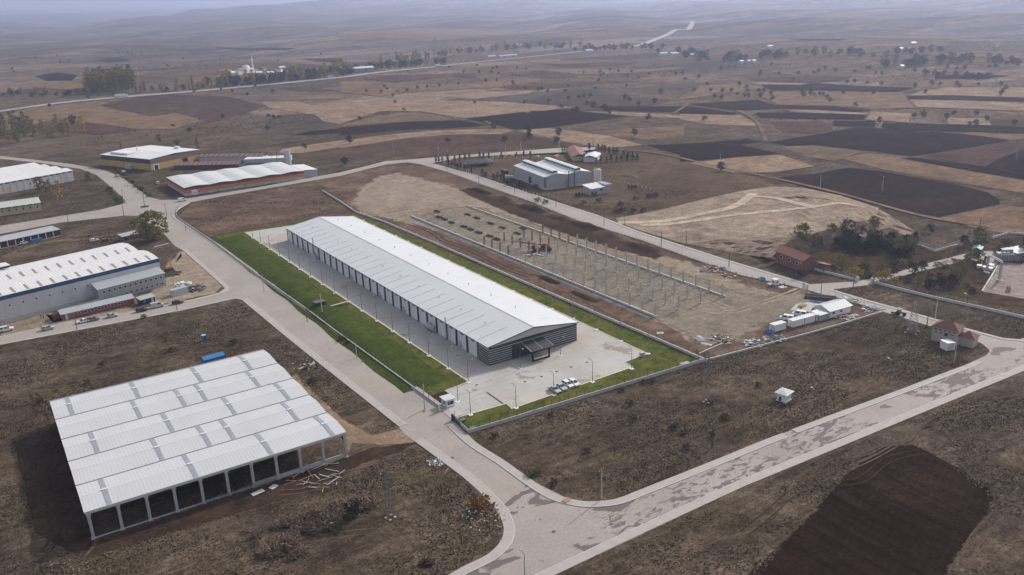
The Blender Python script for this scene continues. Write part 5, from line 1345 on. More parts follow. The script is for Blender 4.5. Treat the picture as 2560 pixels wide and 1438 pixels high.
# big bags in front of the wall
for i, p in enumerate([(265.0,418.9),(265.4,416.7),(266.2,415.0),(266.8,413.1),(267.3,411.3),(266.8,407.7)]):
    t = thing('bulk_bag', ORD[i] + ' pale bulk bag in the row along the teal factory wall', 'bag', p, rz, 'bulk bags by the factory wall')
    m = MB(); m.cbox((0, 0, 0), (1.5, 1.5, 1.2), 0.1 * i); m.cbox((0, 0, 1.2), (1.0, 1.0, 0.25), 0.3)
    m.build('sack', M['wall_light'], t)
# red lorry body by the corner
t = thing('trailer', 'dark red trailer parked at the back corner of the teal factory', 'trailer', (268.2,425.7), rz + rad(90))
MB().box(-3.2, 3.2, -1.2, 1.2, 0.9, 3.0).build('box_body', M['maroon'], t)
MB().box(-3.1, 3.1, -0.9, 0.9, 0.6, 0.9).build('chassis', M['black'], t)
for x in (-2.0, -0.9, 2.0):
    for s in (-1, 1): MB().tube((x, s * 0.85, 0.45), (x, s * 1.15, 0.45), 0.45, n=12).build('wheel', M['black'], t)
# bungalow with red roof and its white shed
a = (333.4,420.9)
bu = thing('bungalow', 'cream bungalow with long red tiled roof by the far lane', 'bungalow', (332.7,429.1), rad(60))
MB().box(0, 34, 0, 9.0, 0, 2.6).build('wall', M['cream'], bu)
gable_roof_x(34, 9.0, 2.6, 4.2, 0.6).build('roof', M['tile_red'], bu)
window_part(bu, 0.0, 4.5, 0.9, 1.2, 1.1, 'y', -1); window_part(bu, 6, 0, 0.9, 1.2, 1.1, 'x', -1)
gs = thing('storage_shed', 'small white-roofed shed with dark open end beside the red-roofed bungalow', 'shed', (332.7,419.7), rad(40))
MB().box(0, 15, 0, 8.0, 0, 3.0).build('wall', M['wall_light'], gs)
gable_roof_x(15, 8.0, 3.0, 4.2, 0.3).build('roof', M['roof_white'], gs)
MB().box(15.0, 15.08, 2.0, 6.0, 0.0, 2.7).build('doorway', M['black'], gs)
# dark-roofed pavilion
gz = thing('pavilion', 'low open pavilion with broad dark hipped roof among conifers', 'pavilion', (273.2,462.7), rad(-20))
m = MB(); z0, z1 = 2.3, 4.0
m.mesh([(-8, -6, z0), (8, -6, z0), (8, 6, z0), (-8, 6, z0), (-3, 0, z1), (3, 0, z1)], [(0, 1, 5, 4), (1, 2, 5), (2, 3, 4, 5), (3, 0, 4), (3, 2, 1, 0)])
m.build('roof', plain('dark_shingle', (0.05, 0.055, 0.055), 0.8, 0.2, 1.0), gz)
for x in (-6.5, -2.2, 2.2, 6.5):
    for y in (-4.8, 4.8): MB().bar((x, y, 0), (x, y, 2.3), 0.3).build('post', M['black'], gz)
# yellow pallets / pipes in the grass beyond
for i, (p, w) in enumerate(zip([(303.2,480.0),(306.5,476.9),(315.9,460.3),(326.3,453.5)], ('beside the tallest far pole', 'second along the far lane', 'smallest, in the open grass', 'largest, behind the teal roof ridge'))):
    t = thing('timber_stack', 'yellow stack of boards, ' + w, 'stack', p, rad(30), 'yellow stacks in the far yard')
    m = MB()
    for q in range(3): m.box(-2.4 if i == 3 else -1.5, 2.4 if i == 3 else 1.5, -1 + q * .7, -.45 + q * .7, 0, 0.9 + 0.2 * (q % 2))
    m.build('board', M['yellow'], t)


# ------------------------------------------------------------------ walls and fences
def fence(name, label, cat, line, h=1.7, spacing=2.7, wall=None, wall_mat='concrete', post_mat='black', wires=3, base=0.0, post_w=0.07, group=None):
    """Posts and wires along a plan line, standing on a low wall when wall = (width, height)."""
    o = line[0]
    t = thing(name, label, cat, (o[0], o[1], 0), 0, group)
    pts = [(p[0] - o[0], p[1] - o[1]) for p in line]
    zb = base
    if wall:
        w, wh_ = wall
        vs = MB()
        l = offset_line(pts, w / 2); r = offset_line(pts, -w / 2)
        for i in range(len(pts) - 1):
            seg = MB().prism([l[i], l[i + 1], r[i + 1], r[i]], base, base + wh_)
            seg.build('wall_section', M[wall_mat], t)
        zb = base + wh_
    if h > 0:
        pm_ = MB().box(-post_w / 2, post_w / 2, -post_w / 2, post_w / 2, 0, h).data('post', M[post_mat])
        last = None
        for i in range(len(pts) - 1):
            a, b = pts[i], pts[i + 1]
            ln = math.hypot(b[0] - a[0], b[1] - a[1])
            k = max(1, round(ln / spacing))
            wm = MB()
            for j in range(k + (1 if i == len(pts) - 2 else 0)):
                q = lerp(a, b, j / k)
                place('post', pm_, t, (q[0], q[1], zb))
            for z in range(wires):
                zz = zb + h * (0.15 + 0.8 * z / max(1, wires - 1))
                wm.bar((a[0], a[1], zz), (b[0], b[1], zz), 0.025)
            if wires: wm.build('wire', M['steel'] if post_mat != 'black' else M['black'], t)
    return t
fence('boundary_wall', 'low concrete wall with dark fence between road and lawn bank', 'wall', [(90.14,178.93),(89.94,187.28),(89.40,214.04),(88.75,246.26),(88.46,274.9),(87.09,325.4),(86.40,381.9),(84.06,444.8),(86.12,458.6),(89.48,467.3)], 1.5, 3.0, (0.3, 0.55))
fence('boundary_wall', 'front concrete wall with dark fence below the parking bays', 'wall', [(89.83,170.35),(89.20,162.30),(97.85,161.74),(115.67,160.93),(141.71,159.68),(165.15,158.68)], 1.5, 2.6, (0.3, 0.95))
fence('boundary_wall', 'long concrete wall between warehouse lawn and the column site', 'wall', [(165.15,158.68),(165.01,178.81),(164.41,205.38),(163.86,252.1),(163.30,320.4),(162.21,367.7),(159.55,395.2),(162.72,424.0),(165.56,456.9)], 1.5, 3.2, (0.35, 0.8), 'whiteconc')
fence('boundary_fence', 'dark post fence along the rear edge of the lawn', 'fence', [(159.11,396.7),(141.78,398.6),(121.11,397.7),(101.94,398.4),(89.43,396.8)], 1.4, 4.0)
fence('boundary_wall', 'low white wall with wire fence behind the white containers', 'wall', [(165.62,158.67),(185.42,156.39),(202.70,154.50),(219.77,153.04),(237.78,152.02)], 1.3, 2.8, (0.3, 0.5), 'whiteconc', 'steel')
fence('boundary_wall', 'short white kerb wall cutting off the rubbish corner of the site', 'wall', [(167.45,163.25),(172.63,163.96),(177.66,164.41)], 0, 3, (0.25, 0.35), 'whiteconc')
fence('boundary_fence', 'grey mesh fence along the lower side of the straight far lane', 'fence', [(241.28,502.0),(244.51,489.5),(245.40,455.0),(242.45,410.8),(239.40,358.0),(234.00,306.6),(234.64,265.9),(232.41,233.61),(231.20,206.42),(235.88,187.39),(237.00,182.59)], 1.3, 2.4, None, 'concrete', 'steel')
fence('boundary_fence', 'grey post fence along the road edge by the stacked steel', 'fence', [(236.45,177.59),(238.13,167.36),(238.35,159.21),(238.12,152.69)], 1.3, 2.6, (0.25, 0.4), 'whiteconc', 'steel')
fence('boundary_fence', 'row of white concrete fence posts before the teal factory', 'fence', [(261.4,495.5),(256.6,467.1),(255.0,445.8),(250.7,418.3),(247.29,395.9),(249.65,381.8),(251.3,367.4),(258.9,362.1),(270.7,354.5),(280.9,352.5),(285.1,350.2)], 1.1, 3.0, None, 'concrete', 'frame_white', 2, post_w=0.14)
fence('boundary_fence', 'row of white concrete fence posts running past the far silo', 'fence', [(303.6,376.9),(303.8,366.9),(305.1,359.4),(305.9,349.3),(305.3,338.0)], 1.1, 4.0, None, 'concrete', 'frame_white', 1, post_w=0.14)
fence('boundary_fence', 'row of white posts between far lane and conifers', 'fence', [(289.6,479.7),(295.9,476.7),(301.6,470.5),(310.0,462.4),(315.4,455.1)], 1.1, 4.0, None, 'concrete', 'frame_white', 1, post_w=0.14)
fence('substation_wall', 'pale concrete wall with wire fence left of the substation gate', 'wall', [(255.7,218.02),(256.7,207.58),(257.3,189.64),(258.0,178.22),(258.3,176.27)], 1.3, 3.2, (0.3, 0.9), 'whiteconc', 'steel')
fence('substation_wall', 'pale concrete wall with wire fence running right from the substation gate', 'wall', [(261.1,172.27),(261.0,161.24),(262.2,148.81),(264.3,136.37),(266.4,122.33),(267.7,113.53)], 1.3, 3.2, (0.3, 0.9), 'whiteconc', 'steel')
fence('substation_wall', 'pale concrete wall behind the brick house and pines', 'wall', [(255.7,218.02),(268.1,217.20),(285.8,213.77),(303.6,210.72)], 1.3, 3.2, (0.3, 0.9), 'whiteconc', 'steel')
fence('substation_wall', 'V-shaped pale concrete wall bend right of the pine wood', 'wall', [(314.7,190.58),(312.7,184.79),(311.0,179.67),(318.8,179.68),(326.5,178.47)], 1.3, 3.2, (0.3, 0.9), 'whiteconc', 'steel')
fence('substation_wall', 'pale wall at the far right behind the substation yard', 'wall', [(345.8,176.27),(357.6,176.09),(361.7,168.53),(364.6,160.56)], 1.3, 3.2, (0.3, 0.9), 'whiteconc', 'steel')

# white gate pillars and green sliding gate of the warehouse yard
gp = thing('gate_pillar', 'pale gate pillar standing beside the booth', 'pillar', (89.02,176.97))
MB().box(-.25, .25, -.25, .25, 0, 1.9).build('shaft', M['whiteconc'], gp); MB().box(-.32, .32, -.32, .32, 1.9, 2.02).build('cap', M['concrete'], gp)
sg = thing('sliding_gate', 'dark green sliding gate drawn open along the front wall', 'gate', (89.30,170.29))
a = (89.30,170.29); b = (89.58,163.28)
m = MB(); dx, dy = b[0] - a[0], b[1] - a[1]
GREEN = plain('dark_green_paint', (0.02, 0.06, 0.035), 0.5)
for z in (0.15, 1.5): MB().bar((0, 0, z), (dx, dy, z), 0.09).build('rail', GREEN, sg)
for i in range(25):
    k = i / 24
    MB().bar((dx * k, dy * k, 0.15), (dx * k, dy * k, 1.5), 0.06).build('picket', GREEN, sg)
MB().cbox((dx * -.02, dy * -.02, 0), (0.5, 0.6, 1.7)).build('gate_motor', M['dark'], sg)
for i, p in enumerate([(90.86,163.28),(90.96,168.39)]):
    t = thing('meter_cabinet', 'low green cabinet on the lawn ' + ('at the wall corner' if i == 0 else 'beside the sliding gate'), 'cabinet', p, 0.2)
    MB().box(-.7, .7, -.45, .45, 0, .55).build('body', GREEN, t); MB().box(-.75, .75, -.5, .5, .55, .62).build('lid', plain('pale_green', (0.10, 0.20, 0.13), 0.6), t)

# ------------------------------------------------------------------ gate booth, garden transformer, small lawn objects
gb = thing('gate_booth', 'small white gate booth with flat pale roof at the yard entrance', 'booth', (91.22,177.29), 0)
MB().box(-0.0, 2.4, 0, 2.5, 0.1, 2.15).build('wall', M['frame_white'], gb)
MB().box(-.1, 2.5, -.1, 2.6, 0, 0.1).build('base', M['concrete'], gb)
MB().box(-.35, 2.75, -.35, 2.85, 2.15, 2.35).build('roof', M['roof_white'], gb)
for x in (-.03, 2.33):
    for y in (-.03, 2.43): MB().box(x, x + .1, y, y + .1, .1, 2.15).build('corner_trim', M['dark'], gb)
window_part(gb, 1.3, 0, 0.75, 1.7, 0.9, 'x', -1, mat='dark'); window_part(gb, 0, 1.2, 0.8, 1.2, 0.8, 'y', -1, mat='dark')
nt_ = MB().box(0.75, 1.15, -0.10, -0.085, 1.15, 1.45).build('notice', plain('notice_paper', (0.45, 0.35, 0.28), 0.7), gb)
tr = thing('transformer_kiosk', 'dark green transformer kiosk on the lawn with path behind', 'kiosk', (91.39,270.5), rad(2))
MB().box(0, 3.6, 0, 2.6, 0, 2.2).build('body', GREEN, tr)
MB().box(-.15, 3.75, -.15, 2.75, 2.2, 2.35).build('roof', plain('kiosk_roof', (0.12, 0.10, 0.11), 0.7), tr)
MB().box(3.6, 5.0, -1.2, 1.8, 0, 0.25).build('plinth', plain('green_plinth', (0.05, 0.12, 0.06), 0.7), tr)
MB().box(0.4, 1.6, -.05, -.01, .3, 1.9).build('door', M['dark'], tr); MB().box(2.0, 3.2, -.05, -.01, .3, 1.9).build('door', M['dark'], tr)
strip('garden_path', [(95.69,268.3),(103.67,269.2)], 1.0, M['pavement'], 250)
for p, nm, lb, sz in (((164.92,161.63), 'well_cover', 'round pale well cover on the lawn near its right tip', 1.0), ((159.66,160.67), 'tank_cover', 'square pale tank cover on the lawn near its right tip', 2.2)):
    m = MB()
    if sz < 2: m.prism([(sz * .55 * math.cos(t * .5236), sz * .55 * math.sin(t * .5236)) for t in range(12)], 0, .18)
    else: m.box(-1.4, 1.4, -1.1, 1.1, 0, .1); m.box(-1.0, 1.0, -.8, .8, .1, .16)
    t = thing(nm, lb, 'cover', p); m.build('slab', M['concrete'], t)
t = thing('electric_cabinet', 'grey cabinet at the right-hand corner of the concrete yard', 'cabinet', (153.46,172.23), 0.1)
MB().box(-.6, .6, -.5, .5, 0, 1.1).build('body', M['wall_grey'], t); MB().box(-.65, .65, -.55, .55, 1.1, 1.18).build('lid', M['steel'], t)

# ------------------------------------------------------------------ building site: grid of precast columns
CX = [178.3, 188.5, 198.7, 208.9]
CY0, CSP = 194.0, 6.32
ROWN = ['row nearest the long warehouse', 'second row from the long warehouse', 'third row from the long warehouse', 'row nearest the straight lane']
cm = MB(); cm.box(-.22, .22, -.22, .22, 0, 4.9)
cmd = cm.data('shaft', M['precast'])
fmd = MB().box(-.55, .55, -.55, .55, 0, .22).data('footing', M['concrete'])
brd = MB().box(-.42, .0, -.14, .14, 3.6, 3.95).data('corbel', M['precast'])
cg = MB()
for sx in (-.2, .2):
    for sy in (-.2, .2): cg.bar((sx, sy, 0), (sx, sy, 4.3), 0.1)
for q in range(14): cg.box(-.24, .24, -.24, .24, .2 + q * .3, .3 + q * .3)
cgd = cg.data('cage', M['formwork'])
sbm = MB()
for q in range(6): sbm.bar((.15 * math.cos(q), .15 * math.sin(q), 0), (.17 * math.cos(q), .17 * math.sin(q), .9), 0.05)
sbd = sbm.data('starter_bar', M['rust'])
for r, x in enumerate(CX):
    for i in range(14):
        t = thing('concrete_column', 'standing grey concrete column, %s from the open end of the %s' % (ORD[i], ROWN[r]), 'column', (x, CY0 + i * CSP, 0), 0, 'precast columns on the building site')
        place('shaft', cmd, t); place('footing', fmd, t); place('corbel', brd, t)
    for i in range(14, 18):
        t = thing('column_cage', 'brown rebar column cage, %s beyond the concrete ones, %s' % (ORD[i - 14], ROWN[r]), 'rebar cage', (x, CY0 + i * CSP, 0), 0, 'rebar cages on the building site')
        place('cage', cgd, t); place('footing', fmd, t)
    for i in range(18, 28):
        t = thing('column_footing', 'low footing with rusty starter bars, %s beyond the cages, %s' % (ORD[i - 18], ROWN[r]), 'footing', (x, CY0 + i * CSP, 0), 0, 'column footings on the building site')
        place('starter_bar', sbd, t); place('block', fmd, t)
for x, lb in ((CX[0] - .55, 'long pale ground beam along the columns nearest the warehouse'), (CX[3] + .55, 'long pale ground beam along the columns nearest the lane')):
    t = thing('ground_beam', lb, 'beam', (x, CY0 - 1, 0))
    for i in range(28):
        MB().box(-.22, .22, i * CSP + .02, (i + 1) * CSP - .02, 0, 0.62).build('beam_section', M['whiteconc'], t)
sheet('gravel_strip', [(CX[0] - 3.0, CY0), (CX[0] - .7, CY0), (CX[0] - .7, CY0 + 172), (CX[0] - 3.0, CY0 + 172)], soil('grey_gravel', [(0.16, 0.16, 0.165), (0.22, 0.21, 0.21)], (0.1, 0.4), fine=2.0, bump=0.2), 6)
# rebar bundles lying between the rows
RB = [(200.56,353.8),(200.56,345.2),(200.21,331.8),(200.04,321.4),(199.78,308.5),(206.87,314.3),(192.15,369.7),(187.30,358.6),(187.26,353.0),(186.74,345.2),(187.59,334.8),(187.45,328.6),(187.31,321.2),(188.03,312.9),(187.80,306.7)]
bmb = MB()
rng = random.Random(3)
for q in range(26):
    y, z = rng.uniform(-.75, .75), rng.uniform(.06, .6)
    a0 = rng.uniform(-.25, .25)
    bmb.bar((-2.1 + a0, y, z), (2.1 + a0, y + rng.uniform(-.12, .12), z * rng.uniform(.7, 1)), 0.09)
bdat = bmb.data('bar_bundle', plain('dark_rebar', (0.045, 0.04, 0.038), 0.8, 0.25, 3))
bearer = MB().box(-.1, .1, -.8, .8, 0, .12).data('bearer', M['wood'])
for i, p in enumerate(RB):
    t = thing('rebar_bundle', 'dark bundle of rebar on bare earth, %s along the %s line of bundles' % (ORD[i] if i < 6 else ORD[i - 6], 'upper' if i < 6 else 'lower'), 'rebar', p, rad(-82 + rng.uniform(-12, 12)), 'rebar bundles on the building site')
    place('bar_bundle', bdat, t); place('bearer', bearer, t, (-1.3, 0, 0)); place('bearer', bearer, t, (1.3, 0, 0))

# red mobile crane
RED = plain('crane_red', (0.14, 0.014, 0.016), 0.6, 0.12, 1.0)
cr = thing('mobile_crane', 'red mobile crane with boom lowered among the columns', 'crane', (192.84,279.1), rad(150))
MB().box(-4.0, 4.0, -1.2, 1.2, .75, 1.35).build('chassis', RED, cr)
cb = MB().profile_y([(3.0, 1.36), (4.3, 1.36), (4.4, 2.0), (4.0, 2.9), (3.0, 2.9)], -1.15, 1.15).build('cab', RED, cr)
MB().profile_y([(4.30, 2.08), (4.42, 2.08), (4.06, 2.8), (3.96, 2.8)], -1.0, 1.0).build('windscreen', M['glass'], cb)
tu = MB().box(-2.6, .6, -1.0, 1.0, 1.4, 2.6).build('turret', RED, cr)
MB().box(-3.2, -2.6, -1.1, 1.1, 1.5, 2.4).build('counterweight', M['dark'], tu)
MB().bar((-1.8, 0, 2.7), (9.0, -.4, 4.2), 0.42, 0.42).build('boom', RED, cr)
MB().bar((9.0, -.4, 4.2), (13.0, -.5, 4.6), 0.25, 0.25).build('boom_tip', RED, cr)
for x in (-3.2, -1.9, 1.6, 3.2):
    for s in (-1, 1): MB().tube((x, s * .8, .5), (x, s * 1.25, .5), .5, n=12).build('wheel', M['black'], cr)
for x in (-2.6, 2.4):
    for s in (-1, 1):
        MB().bar((x, s * 1.1, .9), (x, s * 2.6, .9), .2).build('outrigger', RED, cr)
        MB().bar((x, s * 2.55, 0), (x, s * 2.55, .9), .16).build('outrigger_leg', M['steel'], cr)

# ------------------------------------------------------------------ site compound: white containers, house, vans, stores
def container(a, L_, label, n=1, h=2.15, w=2.2, rz=rad(-4)):
    t = thing('container_cabin', label, 'container', a, rz, 'white site containers in a row')
    MB().box(0, L_, 0, w, .12, h).build('wall', M['frame_white'], t)
    MB().box(-.06, L_ + .06, -.06, w + .06, h, h + .12).build('roof', M['roof_white'], t)
    MB().box(-.04, L_ + .04, -.04, w + .04, 0, .12).build('base_frame', M['steel'], t)
    for x in (-.05, L_ - .07):
        for y in (-.05, w - .07): MB().box(x, x + .12, y, y + .12, .12, h).build('corner_post', M['steel'], t)
    d = MB().box(-.05, -.01, .6, 1.4, .15, 1.9).build('door', M['wall_light'], t)
    return t
container((197.52,161.41), 4.9, 'white site container standing apart at the end with blue tarp beside it')
container((204.77,160.42), 4.9, 'white site container, first of the joined three')
container((209.71,160.02), 4.6, 'white site container in the middle of the joined three')
container((214.64,159.69), 2.4, 'short white site container next to the white house')
hs_ = thing('site_house', 'white prefabricated house with grey ridged roof in the site compound', 'house', (220.23,158.89), rad(-4))
MB().box(0, 9.6, 0, 6.2, 0, 2.3).build('wall', M['frame_white'], hs_)
gable_roof_x(9.6, 6.2, 2.3, 3.5, .5).build('roof', M['roof_grey'], hs_)
for x in (0.02, 9.58): MB().face([(x, 0, 2.3), (x, 6.2, 2.3), (x, 3.1, 3.48)]).build('gable_end', M['frame_white'], hs_)
window_part(hs_, 5.2, 0, 1.0, 1.1, .9, 'x', -1); window_part(hs_, 1.8, 0, 1.0, 1.1, .9, 'x', -1); window_part(hs_, 0, 3.1, .9, 1.3, 1.0, 'y', -1)
MB().box(-4.8, -.02, -.2, 3.0, 0, 2.0).build('side_store', M['wall_grey'], hs_)
MB().profile_x([(-.5, 2.05), (3.3, 2.4), (3.3, 2.5), (-.5, 2.15)], -5.0, -.05).build('side_roof', M['roof_white'], hs_)
sheet('concrete_pad', [(222.72,173.86),(227.36,172.70),(228.84,169.03),(223.70,168.17),(220.18,166.16),(218.43,168.72),(216.66,171.31)], M['yard'], 8)
gc = thing('guard_cabin', 'small white guard cabin on pads near the site gate', 'cabin', (231.92,190.71), rad(-5))
MB().box(0, 1.9, 0, 1.9, .1, 2.0).build('wall', M['frame_white'], gc); MB().box(-.12, 2.02, -.12, 2.02, 2.0, 2.12).build('roof', M['roof_white'], gc)
window_part(gc, .95, 0, .8, .9, .8, 'x', -1); window_part(gc, 0, .95, .8, .9, .8, 'y', -1)
for i, p in enumerate(((232.74,192.91), (232.81,188.03))):
    o = MB().cbox((p[0], p[1], 0), (2.6, 2.0, .14), -.08).build('concrete_slab', M['whiteconc'])
    tag(o, 'pale concrete slab lying %s the small guard cabin' % ('behind' if i == 0 else 'before'), 'slab')
sgt = thing('site_gate', 'tall grey steel gate leaf at the site entrance from the lane', 'gate', (235.32,179.43), rad(70))
MB().box(-.1, .1, -.1, .1, 0, 2.6).build('post', M['steel'], sgt); MB().box(2.9, 3.1, -.1, .1, 0, 2.6).build('post', M['steel'], sgt)
for q in range(9): MB().bar((.3 + q * .3, 0, .2), (.3 + q * .3, 0, 2.4), .06).build('bar', M['steel'], sgt)
for z in (.25, 1.3, 2.4): MB().bar((.1, 0, z), (2.9, 0, z), .08).build('rail', M['steel'], sgt)
# stacks in the compound
stl = thing('steel_stack', 'dark stack of long steel sections beside the white house', 'steel', (233.26,172.49), rad(-55))
for q in range(9):
    MB().box(-5.0, 5.0, -1.8 + q * .42, -1.5 + q * .42, 0, .35 + .25 * (q % 3)).build('section', M['rust'] if q % 2 else M['dark'], stl)
wdp = thing('timber_stack', 'stack of sawn timber on the pad before the white house', 'timber', (222.33,171.09), rad(10))
for q in range(6): MB().box(-1.5, 1.5, -.8 + q * .27, -.56 + q * .27, 0, .5 + .12 * (q % 2)).build('plank', M['wood'], wdp)
def crumpled(name, label, cat, p, sx, sy, h, mat, seed, group=None):
    """A collapsed tarp, sheet or heap: an uneven mound."""
    r = random.Random(seed)
    n = 9
    vs, fs = [], []
    for j in range(n):
        for i in range(n):
            u, v = i / (n - 1) * 2 - 1, j / (n - 1) * 2 - 1
            e = max(0, 1 - max(abs(u), abs(v)) ** 3)
            vs.append((u * sx / 2 * (1 + .12 * r.uniform(-1, 1)), v * sy / 2 * (1 + .12 * r.uniform(-1, 1)), 0.03 + h * e * r.uniform(.35, 1)))
    for j in range(n - 1):
        for i in range(n - 1): fs.append((j * n + i, j * n + i + 1, (j + 1) * n + i + 1, (j + 1) * n + i))
    t = MB().mesh(vs, fs).build(name, M[mat])
    t.location = (p[0], p[1], terrain(p[0], p[1])); t.rotation_euler = (0, 0, r.uniform(0, 3))
    return tag(t, label, cat, group)
crumpled('blue_tarp', 'crumpled blue tarp at the end of the white containers', 'tarp', (196.68,162.52), 3.0, 1.6, .8, 'blue_sheet', 1)
crumpled('blue_tarp', 'blue tarp over goods between the lane and the guard cabin', 'tarp', (233.38,197.93), 2.6, 2.6, 1.4, 'blue_sheet', 2)
crumpled('blue_tarp', 'blue tarp on the scrap heap by the lane', 'tarp', (223.76,218.24), 2.2, 1.6, .7, 'blue_sheet', 3)
crumpled('blue_tarp', 'blue tarp beside the dark steel stack', 'tarp', (229.26,170.57), 3.0, 1.4, .5, 'blue_sheet', 4)
crumpled('white_sheet', 'white plastic sheeting draped on the rubbish corner', 'sheet', (175.72,171.36), 3.0, 2.2, 1.2, 'frame_white', 5)
crumpled('white_sheet', 'flat white sheeting on the ground in the rubbish corner', 'sheet', (174.56,167.29), 3.2, .9, .2, 'frame_white', 6)
crumpled('white_sheet', 'small white sheet lying by the warehouse wall', 'sheet', (169.52,182.13), 2.4, 1.2, .4, 'frame_white', 7)
crumpled('white_sheet', 'white sheet beside the blue tarp on the scrap heap', 'sheet', (223.25,220.71), 1.8, 1.0, .4, 'frame_white', 8)
crumpled('white_sheet', 'white boards lying by the white house rear corner', 'sheet', (228.64,155.80), 2.6, 1.4, .5, 'frame_white', 9)

def debris(name, label, cat, p, r0, n, mats, seed, hmax=.5, size=(.3, 1.4), boxes=.5):
    """A heap of separate scrap pieces, too many and too small to pick apart: one part for each material."""
    r = random.Random(seed)
    t = thing(name, label, cat, p)
    pm__ = {k: MB() for k in mats}
    for q in range(n):
        k = mats[q % len(mats)]
        a_ = r.uniform(0, 6.28); d_ = r0 * math.sqrt(r.random())
        l_ = r.uniform(*size)
        z_ = hmax * max(0, 1 - d_ / r0) * r.random()
        c_ = (d_ * math.cos(a_), d_ * math.sin(a_), z_)
        if r.random() < boxes: pm__[k].cbox(c_, (l_, l_ * r.uniform(.3, .8), r.uniform(.08, .3)), r.uniform(0, 3))
        else:
            b_ = r.uniform(0, 6.28)
            pm__[k].bar((c_[0], c_[1], z_ + .06), (c_[0] + l_ * 1.6 * math.cos(b_), c_[1] + l_ * 1.6 * math.sin(b_), z_ + r.uniform(.06, .5)), r.uniform(.06, .16))
    nm = {'rust': 'rusty_scrap', 'wood': 'timber_offcuts', 'frame_white': 'white_scrap', 'dark': 'dark_scrap', 'steel': 'metal_scrap', 'concrete': 'rubble', 'blue_sheet': 'blue_scrap', 'brick_d': 'brick_rubble', 'bare': 'soil', 'wall_light': 'pale_scrap'}
    for k, m_ in pm__.items():
        if m_.v:
            o = m_.build(nm[k], M[k], t); o["kind"] = 'stuff'
    return t
debris('scrap_heap', 'long heap of timber and scrap between columns and the lane', 'scrap heap', (229.20,217.49), 5.0, 160, ['wood', 'dark', 'wall_light', 'wood', 'brick_d'], 11, 1.3)
debris('scrap_heap', 'dark scrap trailing from the long heap toward the blue tarp', 'scrap heap', (228.00,208.27), 3.6, 60, ['dark', 'wood', 'rust'], 12, .6)
debris('rubbish_heap', 'scattered rubbish in the corner where the two walls meet', 'rubbish', (181.04,167.25), 4.2, 110, ['wood', 'frame_white', 'dark', 'concrete', 'rust'], 13, .8, (.2, .9))
debris('rubbish_heap', 'grey formwork props heaped along the low white wall', 'props', (185.66,159.22), 3.2, 80, ['steel', 'wall_light', 'dark'], 14, .6, (.4, 1.4))
debris('rubbish_heap', 'dark props and pallets beside the low white wall', 'props', (193.24,157.81), 3.2, 70, ['dark', 'dark', 'steel'], 15, .7, (.4, 1.4))
debris('rubbish_heap', 'building waste behind the white prefabricated house', 'rubbish', (225.09,156.52), 3.2, 60, ['wood', 'frame_white', 'concrete'], 16, .5)
debris('stone_heap', 'grey stone blocks stacked along the lane by the site corner', 'stones', (238.74,164.33), 3.0, 60, ['concrete', 'concrete', 'steel'], 17, 1.4, (.5, 1.2))
debris('stone_heap', 'grey stone blocks on the verge beyond the site corner', 'stones', (238.16,155.59), 3.6, 50, ['concrete', 'steel'], 18, 1.1, (.5, 1.2))
debris('scrap_heap', 'black scrap heap with pipes before the blue-banded factory', 'scrap heap', (62.73,321.4), 4.4, 150, ['dark', 'rust', 'dark', 'steel'], 19, 1.3)
debris('scrap_heap', 'white boards and panels heaped near the blue-banded factory', 'boards', (60.18,331.0), 3.2, 40, ['frame_white', 'wall_light'], 20, .5, (.8, 2.2))
debris('scrap_heap', 'dark spoil and scrap below the yellow drilling mast', 'scrap heap', (59.99,347.1), 3.6, 110, ['dark', 'rust'], 21, 1.5)
debris('rubbish_heap', 'small offcuts scattered beside the grey container by the street', 'rubbish', (51.86,319.6), 3.0, 60, ['wall_light', 'wood', 'concrete'], 22, .3, (.2, .7))
debris('rubble_heap', 'pale rubble tipped on the verge outside the open shed', 'rubble', (76.05,154.40), 1.8, 50, ['frame_white', 'concrete'], 23, .4, (.15, .6))
debris('plank_heap', 'loose sawn planks scattered before the open shed', 'planks', (52.33,165.29), 6.0, 34, ['wood', 'wall_light'], 24, .15, (1.0, 2.4), 0.0)
debris('rubbish_heap', 'white litter strewn inside the road corner', 'litter', (74.15,129.65), 5.0, 90, ['frame_white', 'wood', 'concrete'], 25, .3, (.1, .4))
debris('rubbish_heap', 'offcuts and white scraps beside the road opposite the lawn', 'litter', (73.00,226.71), 5.5, 40, ['frame_white', 'wall_light', 'wood'], 26, .1, (.15, .6))
debris('scrap_heap', 'timber scraps around the red crane', 'scrap', (187.54,277.3), 5.0, 60, ['wood', 'wall_light', 'dark'], 27, .3, (.4, 1.6))
debris('rubbish_heap', 'small site litter among the concrete columns', 'litter', (198.41,263.8), 22.0, 120, ['frame_white', 'wood', 'wall_light'], 28, .05, (.15, .6))

# drilling mast, container, dark shed by the street
t = thing('drill_rig', 'yellow drilling mast on dark tracked base beside the blue-banded factory', 'rig', (59.94,352.2), .4)
YEL = plain('machine_yellow', (0.45, 0.24, 0.03), 0.5, .15, 1)
MB().box(-1.4, 1.4, -.9, .9, .35, 1.3).build('body', M['dark'], t); MB().bar((1.0, 0, 1.3), (1.1, 0, 4.8), .4).build('mast', YEL, t)
for s in (-1, 1): MB().box(-1.6, 1.6, s * .95 - .22, s * .95 + .22, 0, .6).build('track', M['black'], t)
MB().box(-1.2, -.2, -.6, .6, 1.3, 2.1).build('cab', YEL, t)
t = thing('shipping_container', 'pale grey container beside the black scrap heap by the street', 'container', (56.26,318.5), rad(14))
MB().box(-3.0, 3.0, -1.2, 1.2, .08, 2.4).build('body', M['wall_light'], t); MB().box(-3.05, 3.05, -1.25, 1.25, 2.4, 2.5).build('roof', M['roof_grey'], t)
